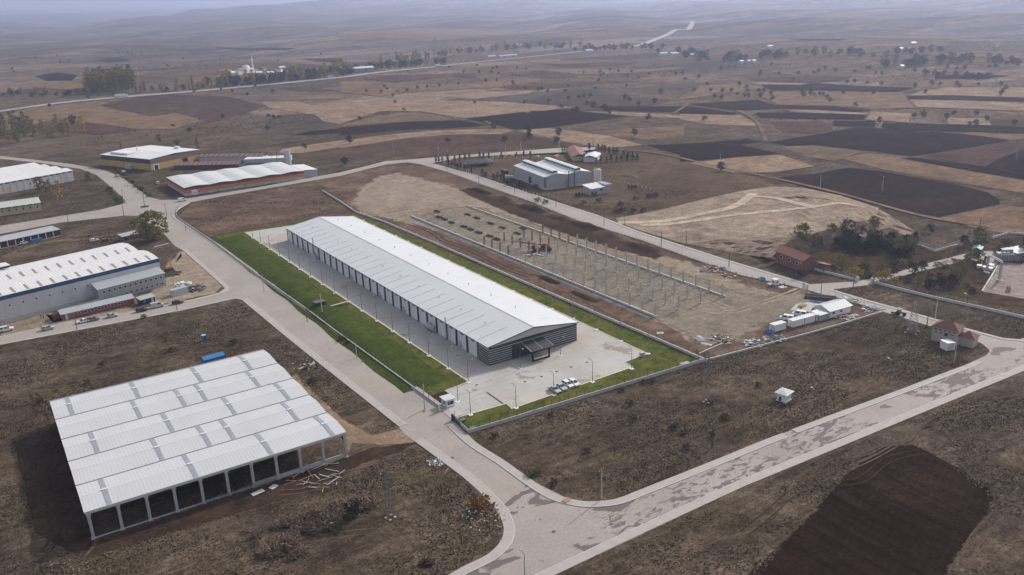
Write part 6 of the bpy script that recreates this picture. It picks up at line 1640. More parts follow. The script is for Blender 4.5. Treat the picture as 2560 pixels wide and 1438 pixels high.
for q in range(10): MB().box(-2.9 + q * .6, -2.75 + q * .6, -1.24, -1.205, .2, 2.35).build('rib', M['wall_grey'], t)
t = thing('wooden_hut', 'dark wooden hut with lean-to roof beside the red brick cabin', 'hut', (44.48,316.7), rad(14))
MB().box(-2.6, 2.6, -1.5, 1.5, 0, 1.9).build('wall', M['dark'], t); MB().profile_x([(-1.8, 1.92), (1.8, 2.4), (1.8, 2.5), (-1.8, 2.02)], -2.9, 2.9).build('roof', M['roof_grey'], t)
window_part(t, -1.2, -1.5, .8, .7, .6, 'x', -1); MB().box(1.2, 2.0, -1.56, -1.51, .03, 1.7).build('door', M['wall_light'], t)
# blue hut and portable toilet behind the open shed
t = thing('site_hut', 'bright blue metal hut behind the open shed roof', 'hut', (49.70,245.44), rad(4))
MB().box(-3.0, 3.0, -1.5, 1.5, 0, 2.0).build('wall', M['blue'], t); gable_roof_x(6.0, 3.0, 2.0, 2.7, .2, y0=-1.5, x0=-3.0).build('roof', M['blue'], t)
for q in range(9): MB().box(-2.9 + q * .72, -2.82 + q * .72, -1.53, -1.505, .1, 1.95).build('rib', M['blue_band'], t)
t = thing('portable_toilet', 'bright blue portable toilet standing alone in the dry field', 'toilet', (52.01,265.4), .3)
MB().box(-.6, .6, -.6, .6, .1, 1.8).build('cabin', M['blue'], t); MB().box(-.65, .65, -.65, .65, 1.8, 1.95).build('roof', plain('pale_blue', (0.35, 0.5, 0.6), .6), t); MB().box(-.4, .4, -.64, -.605, .15, 1.7).build('door', M['blue_band'], t)
# pallet on the kerb, white pipe and boards on the ground
t = thing('pallet', 'pale timber pallet lying on the kerb at the road corner', 'pallet', (90.85,124.63), .3)
for q in range(5): MB().box(-.9, .9, -.6 + q * .27, -.42 + q * .27, .26, .32).build('slat', M['wood'], t)
for x in (-.8, 0, .8): MB().box(x - .06, x + .06, -.6, .66, .135, .26).build('bearer', M['wood'], t)
t = MB().bar((0, 0, .3), (5.2, 1.2, .3), .45, .45).build('concrete_pipe', M['whiteconc']); p = (68.56,224.27); t.location = (p[0], p[1], 0); tag(t, 'white concrete beam lying in the weeds beside the road', 'beam')
for i, (p, w) in enumerate(zip(((38.59,166.61), (42.11,166.81)), ('larger, nearer the mud', 'smaller, nearer the rebar'))):
    t = MB().cbox((0, 0, .02), (2.8 - i, 1.3, .1), .2 + i * .3).build('board', M['wall_light']); t.location = (p[0], p[1], .02); tag(t, 'flat white board lying before the open shed, ' + w, 'board', 'white boards before the open shed')
t = MB().bar((0, 0, .12), (1.6, 1.1, .5), .14).build('plank', M['wood']); p = (75.23,149.15); t.location = (p[0], p[1], 0); tag(t, 'single pale plank on the verge beside the road', 'plank')
t = MB().bar((0, 0, .2), (6.5, 1.9, .2), .5, .35).build('concrete_beam', M['whiteconc']); p = (62.53,394.3); t.location = (p[0], p[1], 0); tag(t, 'long white beam lying by the entrance beyond the blue-banded factory', 'beam')


# ------------------------------------------------------------------ earth platform beyond the lane
from mathutils.bvhtree import BVHTree
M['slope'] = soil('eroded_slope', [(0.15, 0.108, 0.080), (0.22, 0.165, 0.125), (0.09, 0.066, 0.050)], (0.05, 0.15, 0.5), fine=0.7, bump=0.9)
edge = [(329.2,277.8),(336.4,265.5),(335.8,246.67),(332.0,228.95),(329.7,218.22),(318.9,213.58),(303.6,214.20),(288.5,214.41),(275.5,214.89),(263.3,213.61),(252.4,210.22)]
toe = [(358.1,301.1),(367.2,287.6),(366.9,265.1),(357.5,236.93),(333.4,202.31),(323.1,199.29),(307.0,200.85),(292.4,205.29),(280.7,209.74),(266.4,209.91),(257.1,216.85)]
west = [(253.0,222.37),(249.50,234.02),(245.42,252.9),(245.44,278.2),(247.09,295.4),(251.2,301.8),(274.7,300.1),(310.0,303.2),(337.0,304.1)]
bm = bmesh.new()
rr = random.Random(5)
ev = [bm.verts.new((p[0], p[1], 5.5 if 1 < i < 9 else (2.0 if i in (0, 10) else 4.4))) for i, p in enumerate(edge)]
tv = [bm.verts.new((p[0], p[1], 0.0)) for p in toe]
wv = [bm.verts.new((p[0], p[1], 0.03)) for p in west]
bm.faces.new(ev + wv)
bmesh.ops.triangulate(bm, faces=bm.faces[:])
for i in range(len(ev) - 1):
    bm.faces.new((ev[i], tv[i], tv[i + 1], ev[i + 1]))
bm.faces.new((ev[-1], tv[-1], wv[0])); bm.faces.new((ev[0], wv[-1], tv[0]))
bmesh.ops.triangulate(bm, faces=bm.faces[:])
for k in (0,):
    bmesh.ops.subdivide_edges(bm, edges=[e for e in bm.edges if e.calc_length() > 6], cuts=3, use_grid_fill=True)
    bmesh.ops.subdivide_edges(bm, edges=[e for e in bm.edges if e.calc_length() > 6], cuts=2, use_grid_fill=True)
bmesh.ops.triangulate(bm, faces=bm.faces[:])
for v in bm.verts:
    if v.co.z > 0.1: v.co.z += rr.uniform(-.25, .25) * min(1, v.co.z)
    elif v.co.z > 0.0: v.co.z = 0.03
bmesh.ops.recalc_face_normals(bm, faces=bm.faces[:])
for f in bm.faces:
    if f.normal.z < 0: f.normal_flip()
me = bpy.data.meshes.new('earth_platform'); bm.to_mesh(me)
bvh = BVHTree.FromBMesh(bm); bm.free()
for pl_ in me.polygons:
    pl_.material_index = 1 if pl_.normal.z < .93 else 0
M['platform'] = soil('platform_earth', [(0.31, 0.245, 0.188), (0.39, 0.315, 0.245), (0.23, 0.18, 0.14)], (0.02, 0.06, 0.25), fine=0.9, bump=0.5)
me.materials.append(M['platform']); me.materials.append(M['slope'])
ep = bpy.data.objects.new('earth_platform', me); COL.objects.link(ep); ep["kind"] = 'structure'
def drape(x, y):
    h = bvh.ray_cast(Vector((x, y, 50)), Vector((0, 0, -1)))
    return (h[0].z if h[0] else 0.0)
def draped_strip(name, line, w, mat, dz):
    l_ = smooth_line(line, 14)
    a_, b_ = offset_line(l_, w / 2), offset_line(l_, -w / 2)
    vs = []
    for p, q in zip(a_, b_): vs += [(p[0], p[1], drape(*p) + dz), (q[0], q[1], drape(*q) + dz)]
    o = MB().mesh(vs, [(2 * i, 2 * i + 1, 2 * i + 3, 2 * i + 2) for i in range(len(l_) - 1)]).build(name, mat)
    for f in o.data.polygons:
        if f.normal.z < 0: f.flip()
    o["kind"] = 'structure'
PALE = soil('pale_track', [(0.50, 0.42, 0.335), (0.43, 0.36, 0.285)], (0.05, 0.2), fine=1.0, bump=0.2)
draped_strip('dirt_track', [(246.49,294.7),(254.6,288.8),(267.7,281.5),(284.0,277.4),(299.2,276.8),(311.2,280.4),(323.4,286.9),(336.1,293.9)], 5.0, PALE, .10)
draped_strip('dirt_track', [(251.1,284.7),(269.4,272.9),(288.5,264.3),(306.0,256.2),(322.6,244.94),(336.4,238.07),(343.0,234.39)], 4.5, PALE, .13)
draped_strip('dirt_track', [(329.3,287.9),(330.4,277.3),(325.5,261.1),(319.9,242.92)], 3.5, PALE, .16)
# spoil banks
def heap(p, sx, sy, h, seed, mat, rz=0.0):
    r = random.Random(seed); n = 9; vs = []; fs = []
    for j in range(n):
        for i in range(n):
            u, v = i / (n - 1) * 2 - 1, j / (n - 1) * 2 - 1
            e = max(0, 1 - (u * u + v * v) ** .9)
            vs.append((u * sx / 2, v * sy / 2, -0.02 + h * e * r.uniform(.6, 1.15)))
    for j in range(n - 1):
        for i in range(n - 1): fs.append((j * n + i, j * n + i + 1, (j + 1) * n + i + 1, (j + 1) * n + i))
    o = MB().mesh(vs, fs).build('spoil_bank', M[mat], None, True)
    o.location = (p[0], p[1], 0); o.rotation_euler = (0, 0, rz); o["kind"] = 'structure'
for i, (p, sx, sy, h) in enumerate([((233.34,396.5), 22, 6, 1.6), ((232.11,369.3), 26, 6, 2.0), ((231.42,343.0), 26, 7, 2.2), ((231.54,319.6), 26, 7, 2.0), ((231.39,299.3), 26, 8, 1.8), ((230.00,279.0), 22, 8, 1.8), ((228.18,258.5), 22, 7, 1.3), ((319.8,373.7), 14, 7, 1.2)]):
    heap(p, sx, sy, h, 40 + i, 'mud' if i % 2 == 0 else 'bare_dark', rad(91))
for i, (p, sx, sy, h, mt) in enumerate([((274.1,224.31), 10, 6, 1.5, 'mud'), ((264.1,224.98), 9, 5, 1.0, 'mud'), ((49.30,146.32), 0, 0, 0, 'mud')][:2]): heap(p, sx, sy, h, 60 + i, mt, 0.4)
heap((173.06,246.57), 14, 4, .8, 70, 'mud', rad(90)); heap((171.85,223.61), 16, 4, .7, 71, 'mud', rad(90))

# ------------------------------------------------------------------ substation grounds
sheet('substation_grounds', [(255.3,217.66),(267.2,216.46),(284.9,213.02),(302.6,209.97),(314.2,190.25),(310.5,179.37),(326.0,178.16),(345.3,175.96),(361.2,168.23),(364.0,160.28),(268.4,113.86),(266.7,122.51),(262.5,149.03),(261.5,172.54),(258.7,176.54),(257.7,189.95),(257.1,207.92)], M['scrub'], 2)
sheet('gravel_yard', [(318.8,158.15),(321.4,150.83),(323.3,140.50),(285.4,122.11),(284.4,131.68),(280.9,143.79)], soil('pink_gravel', [(0.30, 0.25, 0.23), (0.25, 0.205, 0.19), (0.35, 0.30, 0.275)], (0.05, 0.2, 0.6), fine=2.0, bump=.1), 5)
run_ = MB()
o = run('kerb', [(280.9,143.79),(298.5,150.37),(318.8,158.15),(321.4,150.83)], .5, 0, .25, M['dark']); o["kind"] = 'structure'
bk = thing('brick_house', 'two-storey brick house with red tiled roof among trees', 'house', (257.8,193.60), rad(80))
MB().box(0, 15, 0, 6.5, 0, 4.4).build('wall', M['brick_d'], bk)
gable_roof_x(15, 6.5, 4.4, 6.0, .5).build('roof', M['tile_red'], bk)
MB().face([(-.001, 0, 4.4), (-.001, 6.5, 4.4), (-.001, 3.25, 5.95)]).build('gable_end', M['brick_d'], bk)
for q in range(3): window_part(bk, 3 + q * 4.4, 6.5, 2.3, 1.3, 1.2, 'x', 1)
MB().box(-4, -.02, -3.0, 0.0, 0, 2.4).build('porch', M['brick_d'], bk); MB().profile_x([(-3.4, 2.4), (.2, 3.2), (.2, 3.35), (-3.4, 2.55)], -4.2, 0).build('porch_roof', M['tile_red'], bk)
# gate posts of the substation
for i, (p, w) in enumerate((((257.9,175.99), 'left'), ((260.7,172.00), 'right'))):
    t = thing('gate_pillar', 'pale gate pillar on the %s-hand side of the substation drive' % w, 'pillar', p)
    MB().box(-.5, .5, -.4, .4, 0, 1.6).build('shaft', M['whiteconc'], t); MB().box(-.55, .55, -.45, .45, 1.6, 1.72).build('cap', M['concrete'], t)
# power transformer and line gantry
pt = thing('power_transformer', 'grey-green finned power transformer at the gravel yard edge', 'transformer', (320.8,157.15), rad(-30))
FIN = plain('transformer_grey', (0.24, 0.28, 0.27), .5, .1, 1)
MB().box(-3.6, 3.6, -1.3, 1.3, .5, 3.2).build('tank', FIN, pt)
for q in range(8): MB().box(-3.5 + q * .92, -3.0 + q * .92, -2.1, -1.32, .6, 3.0).build('radiator', FIN, pt)
MB().tube((-2.2, .2, 3.9), (2.2, .2, 3.9), .5, n=10).build('conservator', FIN, pt)
for x in (-1.5, 0, 1.5): MB().tube((x, .4, 3.2), (x, .4, 3.45), .18, .1, n=8).build('bushing', M['brown'], pt)
for y in (-.8, .8): MB().box(-4, 4, y - .2, y + .2, 0, .5).build('rail', M['concrete'], pt)
def lattice(parent, a, b, w0, w1, n, mat, t=0.07, name='lattice_leg'):
    """A four-legged braced mast from a to b tapering from w0 to w1."""
    a, b = Vector(a), Vector(b)
    m = MB(); prev = None
    for i in range(n + 1):
        k = i / n; c = a.lerp(b, k); w = (w0 + (w1 - w0) * k) / 2
        cs = [c + Vector((sx * w, sy * w, 0)) for sx, sy in ((-1, -1), (1, -1), (1, 1), (-1, 1))]
        if prev:
            for q in range(4):
                m.bar(prev[q], cs[q], t * 1.4)
                m.bar(prev[q], cs[(q + 1) % 4], t); m.bar(prev[(q + 1) % 4], cs[q], t)
                m.bar(cs[q], cs[(q + 1) % 4], t)
        prev = cs
    return m.build(name, mat, parent)
gy = thing('line_gantry', 'steel lattice gantry on pale pads in the gravel yard', 'gantry', (296.5,146.50), rad(55))
for x in (0, 9.0):
    lattice(gy, (x, 0, .3), (x, 0, 6.6), .7, .5, 7, M['steel'])
    MB().cbox((x, 0, 0), (2.2, 1.4, .3)).build('pad', M['whiteconc'], gy)
MB().bar((0, .2, 6.6), (9.0, .2, 6.6), .25).build('beam', M['steel'], gy); MB().bar((0, -.2, 7.0), (9.0, -.2, 7.0), .15).build('beam', M['steel'], gy)
t = thing('cable_drum', 'dark cable drum lying in the gravel yard', 'drum', (288.3,138.90), .5)
MB().tube((-.5, 0, .8), (.5, 0, .8), .45, n=12).build('core', M['dark'], t)
for x in (-.6, .5): MB().tube((x, 0, .8), (x + .1, 0, .8), .8, n=14).build('flange', M['wood'], t)
for i, (p, w) in enumerate(zip([(304.9,158.36),(304.7,156.07),(308.7,156.14),(304.8,154.37)], ('nearest the yellow tree', 'second from the yellow tree', 'farthest toward the transformer', 'lowest on the kerb'))):
    t = thing('crate', 'pale crate stacked at the paved yard edge, ' + w, 'crate', p, .4, 'crates at the substation yard')
    MB().box(-1.1, 1.1, -.8, .8, .1, 1.1).build('box_body', M['wall_light'], t); MB().box(-1.15, 1.15, -.85, .85, 1.1, 1.2).build('lid', M['frame_white'], t)
t = thing('store_building', 'low dark red building at the right edge of the substation', 'store', (322.1,154.13), rad(-14))
MB().box(0, 14, 0, 7, 0, 3.2).build('wall', M['brick_d'], t); MB().box(-.3, 14.3, -.3, 7.3, 3.2, 3.4).build('roof', M['roof_grey'], t); window_part(t, 3, 0, 1.2, 1.4, 1, 'x', -1)
t = thing('green_shelter', 'dark teal shelter roof beside the paved substation yard', 'shelter', (322.7,169.31), rad(20))
MB().box(-2.4, 2.4, -1.4, 1.4, 0, 1.9).build('wall', M['teal'], t); gable_roof_x(4.8, 2.8, 1.9, 2.6, .3, y0=-1.4, x0=-2.4).build('roof', M['teal'], t)

# ------------------------------------------------------------------ transformer house by the road bend, kiosk, white hut
th = thing('transformer_house', 'tall stained plaster transformer house with two brown hipped roofs', 'building', (228.61,129.66), rad(-78))
L, D, E = 7.0, 5.2, 4.4
def hip(m, x0, x1, y0, y1, z0, z1, ov=.5):
    x0 -= ov; x1 += ov; y0 -= ov; y1 += ov
    xm0, xm1 = x0 + (y1 - y0) / 2 * .9, x1 - (y1 - y0) / 2 * .9
    if xm0 > xm1: xm0 = xm1 = (x0 + x1) / 2
    ym = (y0 + y1) / 2
    m.mesh([(x0, y0, z0), (x1, y0, z0), (x1, y1, z0), (x0, y1, z0), (xm0, ym, z1), (xm1, ym, z1)], [(0, 1, 5, 4), (1, 2, 5), (2, 3, 4, 5), (3, 0, 4), (3, 2, 1, 0)])
    return m
MB().box(0, L, 0, D, 0, E).build('wall', M['plaster'], th)
hip(MB(), 0, L, 0, D, E, E + 1.7).build('roof', M['tile_brown'], th)
for q in range(5):
    MB().box(.6 + q * 1.3, 1.3 + q * 1.3, -.05, -.01, 3.6, 3.95).build('vent', M['glass'], th)
    if q < 4: MB().box(.7 + q * 1.5, 1.5 + q * 1.5, -.05, -.01, 2.8, 3.1).build('vent', M['dark'], th)
MB().box(3.5, 4.4, -.06, -.01, 2.3, 3.2).build('hatch', M['black'], th)
for q in range(3): MB().box(.4 + q * 2.2, 2.2 + q * 2.2, -.03, -.005, .3, 2.2).build('panel', M['plaster'], th)
MB().box(L + .02, L + 4.2, 1.0, D - .2, 0, 2.8).build('low_wing', M['plaster'], th)
hip(MB(), L + .3, L + 4.2, 1.0, D - .2, 2.8, 4.2, .45).build('low_roof', M['tile_brown'], th)
kk = thing('electric_kiosk', 'white electrical kiosk with red edging by the transformer house', 'kiosk', (224.16,122.11), rad(-20))
MB().box(0, 2.7, 0, 2.9, .15, 2.4).build('body', M['frame_white'], kk); MB().box(-.1, 2.8, -.1, 3.0, 2.4, 2.5).build('roof', M['roof_white'], kk); MB().box(-.04, 2.74, -.04, 2.94, 2.3, 2.395).build('red_edge', plain('faded_red', (.35, .08, .07), .6), kk)
MB().box(.3, 1.2, -.05, -.005, .25, 2.2).build('door', M['wall_light'], kk); MB().box(1.4, 2.3, -.05, -.005, .25, 2.2).build('door', M['wall_light'], kk); MB().box(-.1, 2.8, -.1, 3.0, 0, .15).build('base', M['dark'], kk)
wh_ = thing('pump_hut', 'small white hut with flat pyramid roof alone in the brown field', 'hut', (161.86,129.98), rad(-78))
MB().box(0, 2.4, 0, 2.8, 0, 2.3).build('wall', M['frame_white'], wh_)
m = MB(); m.mesh([(-.6, -.6, 2.3), (3.0, -.6, 2.3), (3.0, 3.4, 2.3), (-.6, 3.4, 2.3), (1.2, 1.4, 2.55)], [(0, 1, 4), (1, 2, 4), (2, 3, 4), (3, 0, 4), (3, 2, 1, 0)])
m.build('roof', M['roof_grey'], wh_)
MB().box(.5, 1.2, -.05, -.005, .02, 1.3).build('door', M['dark'], wh_); MB().box(-.2, 2.6, -.2, 3.0, 0, .1).build('base', M['concrete'], wh_); MB().box(2.405, 2.45, .8, 1.6, .9, 1.5).build('vent', M['wall_light'], wh_)


# ------------------------------------------------------------------ street and yard lamps
POLE = plain('lamp_steel', (0.13, 0.13, 0.14), .5, .1, 1)
def make_lamp(h, arm=1.3, pad=True, name='lamp_post'):
    t = thing(name, 'lamp', 'lamp post')
    m = MB(); m.tube((0, 0, 0), (0, 0, h), .10, .05, n=7); m.build('pole', POLE, t)
    MB().bar((0, 0, h - .05), (0, arm, h + .25), .07).build('arm', POLE, t)
    hd_ = MB(); hd_.box(-.14, .14, arm - .1, arm + .5, h + .2, h + .32); hd_.build('lamp_head', M['steel'], t)
    if pad: MB().box(-.55, .55, -.55, .55, 0, .16).build('base_block', M['frame_white'], t)
    return t
lamp0 = make_lamp(6.3); used = [False]
def put_lamp(p, rz, label, group, proto=None):
    global lamp0
    if not used[0]:
        used[0] = True; o = lamp0; o.location = (p[0], p[1], 0); o.rotation_euler = (0, 0, rz); tag(o, label, None, group); return o
    return copy_thing(lamp0, (p[0], p[1], 0), rz, label, group)
LL = [(102.78,381.0),(102.83,369.1),(102.91,356.7),(103.00,344.3),(103.13,331.9),(103.08,319.7),(103.08,307.4),(103.20,295.3),(103.15,283.0),(103.32,271.0),(103.45,259.1),(103.48,246.99),(103.67,235.22)] + [(103.68,223.26),(103.65,210.40),(103.83,198.78),(103.71,187.30)]
for i, p in enumerate(LL): put_lamp(p, rad(-90), 'tall yard lamp, %s from the back corner along the lawn beside the loading bays' % ORD[i], 'yard lamps on the loading side')
RR = [(155.39,378.2),(155.07,365.3),(155.13,353.4),(155.14,341.2),(155.18,329.1),(155.26,316.8),(154.85,304.2),(154.92,292.3),(154.96,280.1),(155.16,268.6)] + [(155.07,268.6),(154.78,256.5),(155.04,244.29),(154.91,232.55),(155.11,220.52),(155.21,208.85)] + [(155.28,208.76),(155.18,196.56),(155.15,184.55),(155.26,172.23)]
for i, p in enumerate(RR): put_lamp((p[0] + .6, p[1]), rad(90), 'yard lamp, %s from the back along the lawn behind the warehouse' % ORD[i], 'yard lamps behind the warehouse')
FF = list(zip([(94.37,170.21),(105.74,166.42),(117.91,166.72)] + [(131.02,166.88),(145.11,167.09)] + [(95.46,178.57),(120.34,186.38),(134.65,186.65)],
    ['beside the sliding gate', 'before the row of empty parking bays', 'beside the parked white cars', 'at the middle of the front parking bays', 'at the notched right corner of the yard', 'beside the gate booth', 'standing left of the entrance canopy', 'standing right of the entrance canopy'],
    [rad(0)] * 5 + [rad(-90), rad(180), rad(180)]))
for p, w, r in FF: put_lamp(p, r, 'slim yard lamp ' + w, 'lamps in the front yard')

# concrete and wooden power poles with cross-arms
def make_pole(h, mat, arms=1, name='power_pole', r=.14):
    t = thing(name, 'pole', 'power pole')
    MB().tube((0, 0, 0), (0, 0, h), r, r * .6, n=7).build('shaft', M[mat], t)
    for k in range(arms):
        z = h - .25 - k * .7
        a = MB().bar((-.85, 0, z), (.85, 0, z), .1).build('cross_arm', M['dark'], t)
        for x in (-.75, 0, .75):
            MB().tube((x, 0, z + .05), (x, 0, z + .3), .05, n=6).build('insulator', M['frame_white'], a)
    return t
PP = [
 ((97.12,120.78), 7.2, 'concrete', 20, 'grey power pole inside the road corner below the parking lot'),
 ((131.31,122.74), 6.4, 'dark', 20, 'dark thin pole in the brown field above the long road'),
 ((218.79,116.64), 6.9, 'concrete', 10, 'grey power pole before the white electrical kiosk'),
 ((237.88,136.77), 6.6, 'rust', 40, 'brown wooden pole left of the transformer house'),
 ((246.08,139.11), 6.4, 'whiteconc', 40, 'pale leaning pole behind the transformer house roof'),
 ((193.31,124.74), 3.8, 'dark', 0, 'dark pole standing in the field below the transformer house'),
 ((86.40,180.03), 6.9, 'concrete', 60, 'grey pole on the verge before the gate booth'),
 ((82.80,301.7), 6.2, 'concrete', 60, 'grey pole on the verge where the street meets the diagonal road'),
 ((91.26,264.7), 7.4, 'whiteconc', 0, 'tall pale mast beside the green transformer kiosk'),
 ((84.34,260.5), 5.5, 'dark', 0, 'dark pole by the roadside wall below the transformer kiosk'),
 ((85.69,222.37), 5.0, 'concrete', 0, 'slim roadside lamp pole halfway along the lawn bank'),
 ((62.71,469.7), 7.0, 'dark', 10, 'dark pole on the lower side of the left junction'),
 ((69.48,512.1), 6.0, 'dark', 10, 'dark pole at the inner corner of the left junction'),
 ((75.81,485.1), 6.4, 'dark', 0, 'dark pole rising from the round traffic island'),
 ((80.63,454.3), 6.4, 'dark', 30, 'dark pole beside the wall at the head of the diagonal road'),
 ((81.25,415.8), 5.0, 'dark', 30, 'dark pole inside the wall near the head of the diagonal road'),
 ((37.18,474.2), 4.6, 'dark', 0, 'dark pole on the verge of the left branch road'),
 ((19.72,302.1), 5.4, 'dark', 0, 'dark pole by the two parked cars on the street'),
 ((51.49,300.4), 4.2, 'dark', 0, 'dark pole beside the red car parked last on the street'),
 ((175.29,564.0), 11.0, 'dark', 0, 'tall dark pole left of the white ribbed silo'),
 ((247.88,536.2), 8.0, 'concrete', 20, 'pale pole in the ploughed slope beyond the back road, leftmost'),
 ((268.2,508.4), 8.6, 'concrete', 20, 'pale pole where the back road forks'),
 ((268.4,496.0), 7.0, 'concrete', 20, 'pale pole among the small conifers by the fork'),
 ((304.7,481.8), 7.5, 'concrete', 20, 'pale cross-armed pole beside the yellow stacks'),
 ((321.1,487.4), 6.8, 'concrete', 20, 'pale pole beyond the upper far lane'),
 ((324.0,447.1), 10.5, 'concrete', 20, 'tall pale pole behind the teal factory'),
 ((367.7,466.9), 9.0, 'dark', 20, 'dark cross-armed pole beyond the red-roofed bungalow'),
 ((246.46,457.4), 5.6, 'dark', 20, 'dark pole on the straight lane near the fork'),
 ((245.03,417.3), 6.0, 'dark', 20, 'dark pole on the straight lane before the bulk bags'),
 ((257.4,422.8), 5.0, 'dark', 20, 'dark pole near the back corner of the teal factory'),
 ((243.95,377.8), 5.2, 'dark', 20, 'dark pole on the straight lane below the teal factory wall'),
 ((242.96,338.6), 5.0, 'dark', 20, 'dark pole halfway down the straight lane'),
 ((238.53,295.1), 5.6, 'dark', 20, 'dark pole on the lane where the pale track leaves it'),
 ((246.65,290.1), 5.8, 'dark', 20, 'dark pole at the start of the pale earth track'),
 ((235.29,253.4), 6.4, 'dark', 20, 'dark pole on the lane below the earth platform'),
 ((243.11,246.91), 6.6, 'dark', 20, 'dark leaning pole on the near edge of the earth platform'),
 ((235.61,216.12), 6.4, 'dark', 20, 'dark pole on the lane beside the scrap heap'),
 ((236.22,174.59), 5.6, 'dark', 20, 'dark pole outside the site gate'),
 ((251.7,173.07), 4.4, 'dark', 20, 'dark pole on the verge before the substation wall'),
 ((369.4,279.2), 7.5, 'concrete', 20, 'pale pole at the edge of the big dark field'),
 ((389.8,257.1), 7.5, 'concrete', 20, 'pale pole inside the big dark field'),
 ((379.7,359.4), 7.0, 'concrete', 20, 'thin pale pole beside the lone dark tree at right'),
 ((516.8,256.7), 8.0, 'concrete', 20, 'pale pole in the dark field at the far right edge'),
 ((340.0,178.79), 9.5, 'dark', 0, 'tall dark lattice-like mast behind the substation trees'),
]
for p, h, mt, rz, lb in PP:
    o = make_pole(h, mt, 0 if rz == 0 else 1, r=.16 if h > 6 else .12)
    o.location = (p[0], p[1], terrain(*p)); o.rotation_euler = (0, 0, rad(rz)); tag(o, lb, None, 'power poles')
for p, h, lb in [((68.50,106.89), 7.0, 'thin street lamp with twin head at the bottom corner of the road'), ((263.9,139.21), 3.8, 'short street lamp beside the substation wall at right'),
                 ((193.34,119.29), 6.5, 'white-headed street lamp on the verge at the right of the brown field'), ((164.83,121.06), 5.5, 'slim street lamp above the long road right of the white hut'), ((249.26,193.06), 4.0, 'short street lamp before the brick house')]:
    o = make_lamp(h, .9, False); o.location = (p[0], p[1], 0); tag(o, lb, None, 'street lamps')

# lattice pylons
PYL = plain('pylon_steel', (.15, .15, .155), .6, .15, 1)
def pylon(p, h, w, label, rz=0.3, flare=True):
    t = thing('lattice_pylon', label, 'pylon', (p[0], p[1], 0), rz)
    lattice(t, (0, 0, 0), (0, 0, h * .72), w, w * .42, 8, PYL, .035, 'lower_mast')
    lattice(t, (0, 0, h * .72), (0, 0, h), w * .42, w * .3, 4, PYL, .035, 'upper_mast')
    for k in range(3):
        z = h * (.76 + .1 * k); s = 1 if k % 2 else -1
        m = MB(); m.bar((0, -.2, z), (s * 1.5, 0, z + .1), .07); m.bar((0, .2, z), (s * 1.5, 0, z + .1), .07); m.bar((0, 0, z + .4), (s * 1.5, 0, z + .1), .06)
        a = m.build('cross_arm', PYL, t)
        MB().tube((s * 1.45, 0, z - .45), (s * 1.45, 0, z + .1), .06, n=6).build('insulator', M['frame_white'], a)
    for sx in (-1, 1):
        for sy in (-1, 1): MB().cbox((sx * w / 2, sy * w / 2, 0), (.5, .5, .12)).build('footing', M['concrete'], t)
    return t
pylon((230.01,136.61), 10.0, 3.0, 'wide-based steel lattice pylon beside the tractor on the lane')
pylon((147.28,140.07), 12.4, 1.3, 'slim steel lattice pylon at the right tip of the lawn')
pylon((58.12,140.99), 11.6, 1.3, 'slim steel lattice pylon in the scrub before the open shed')


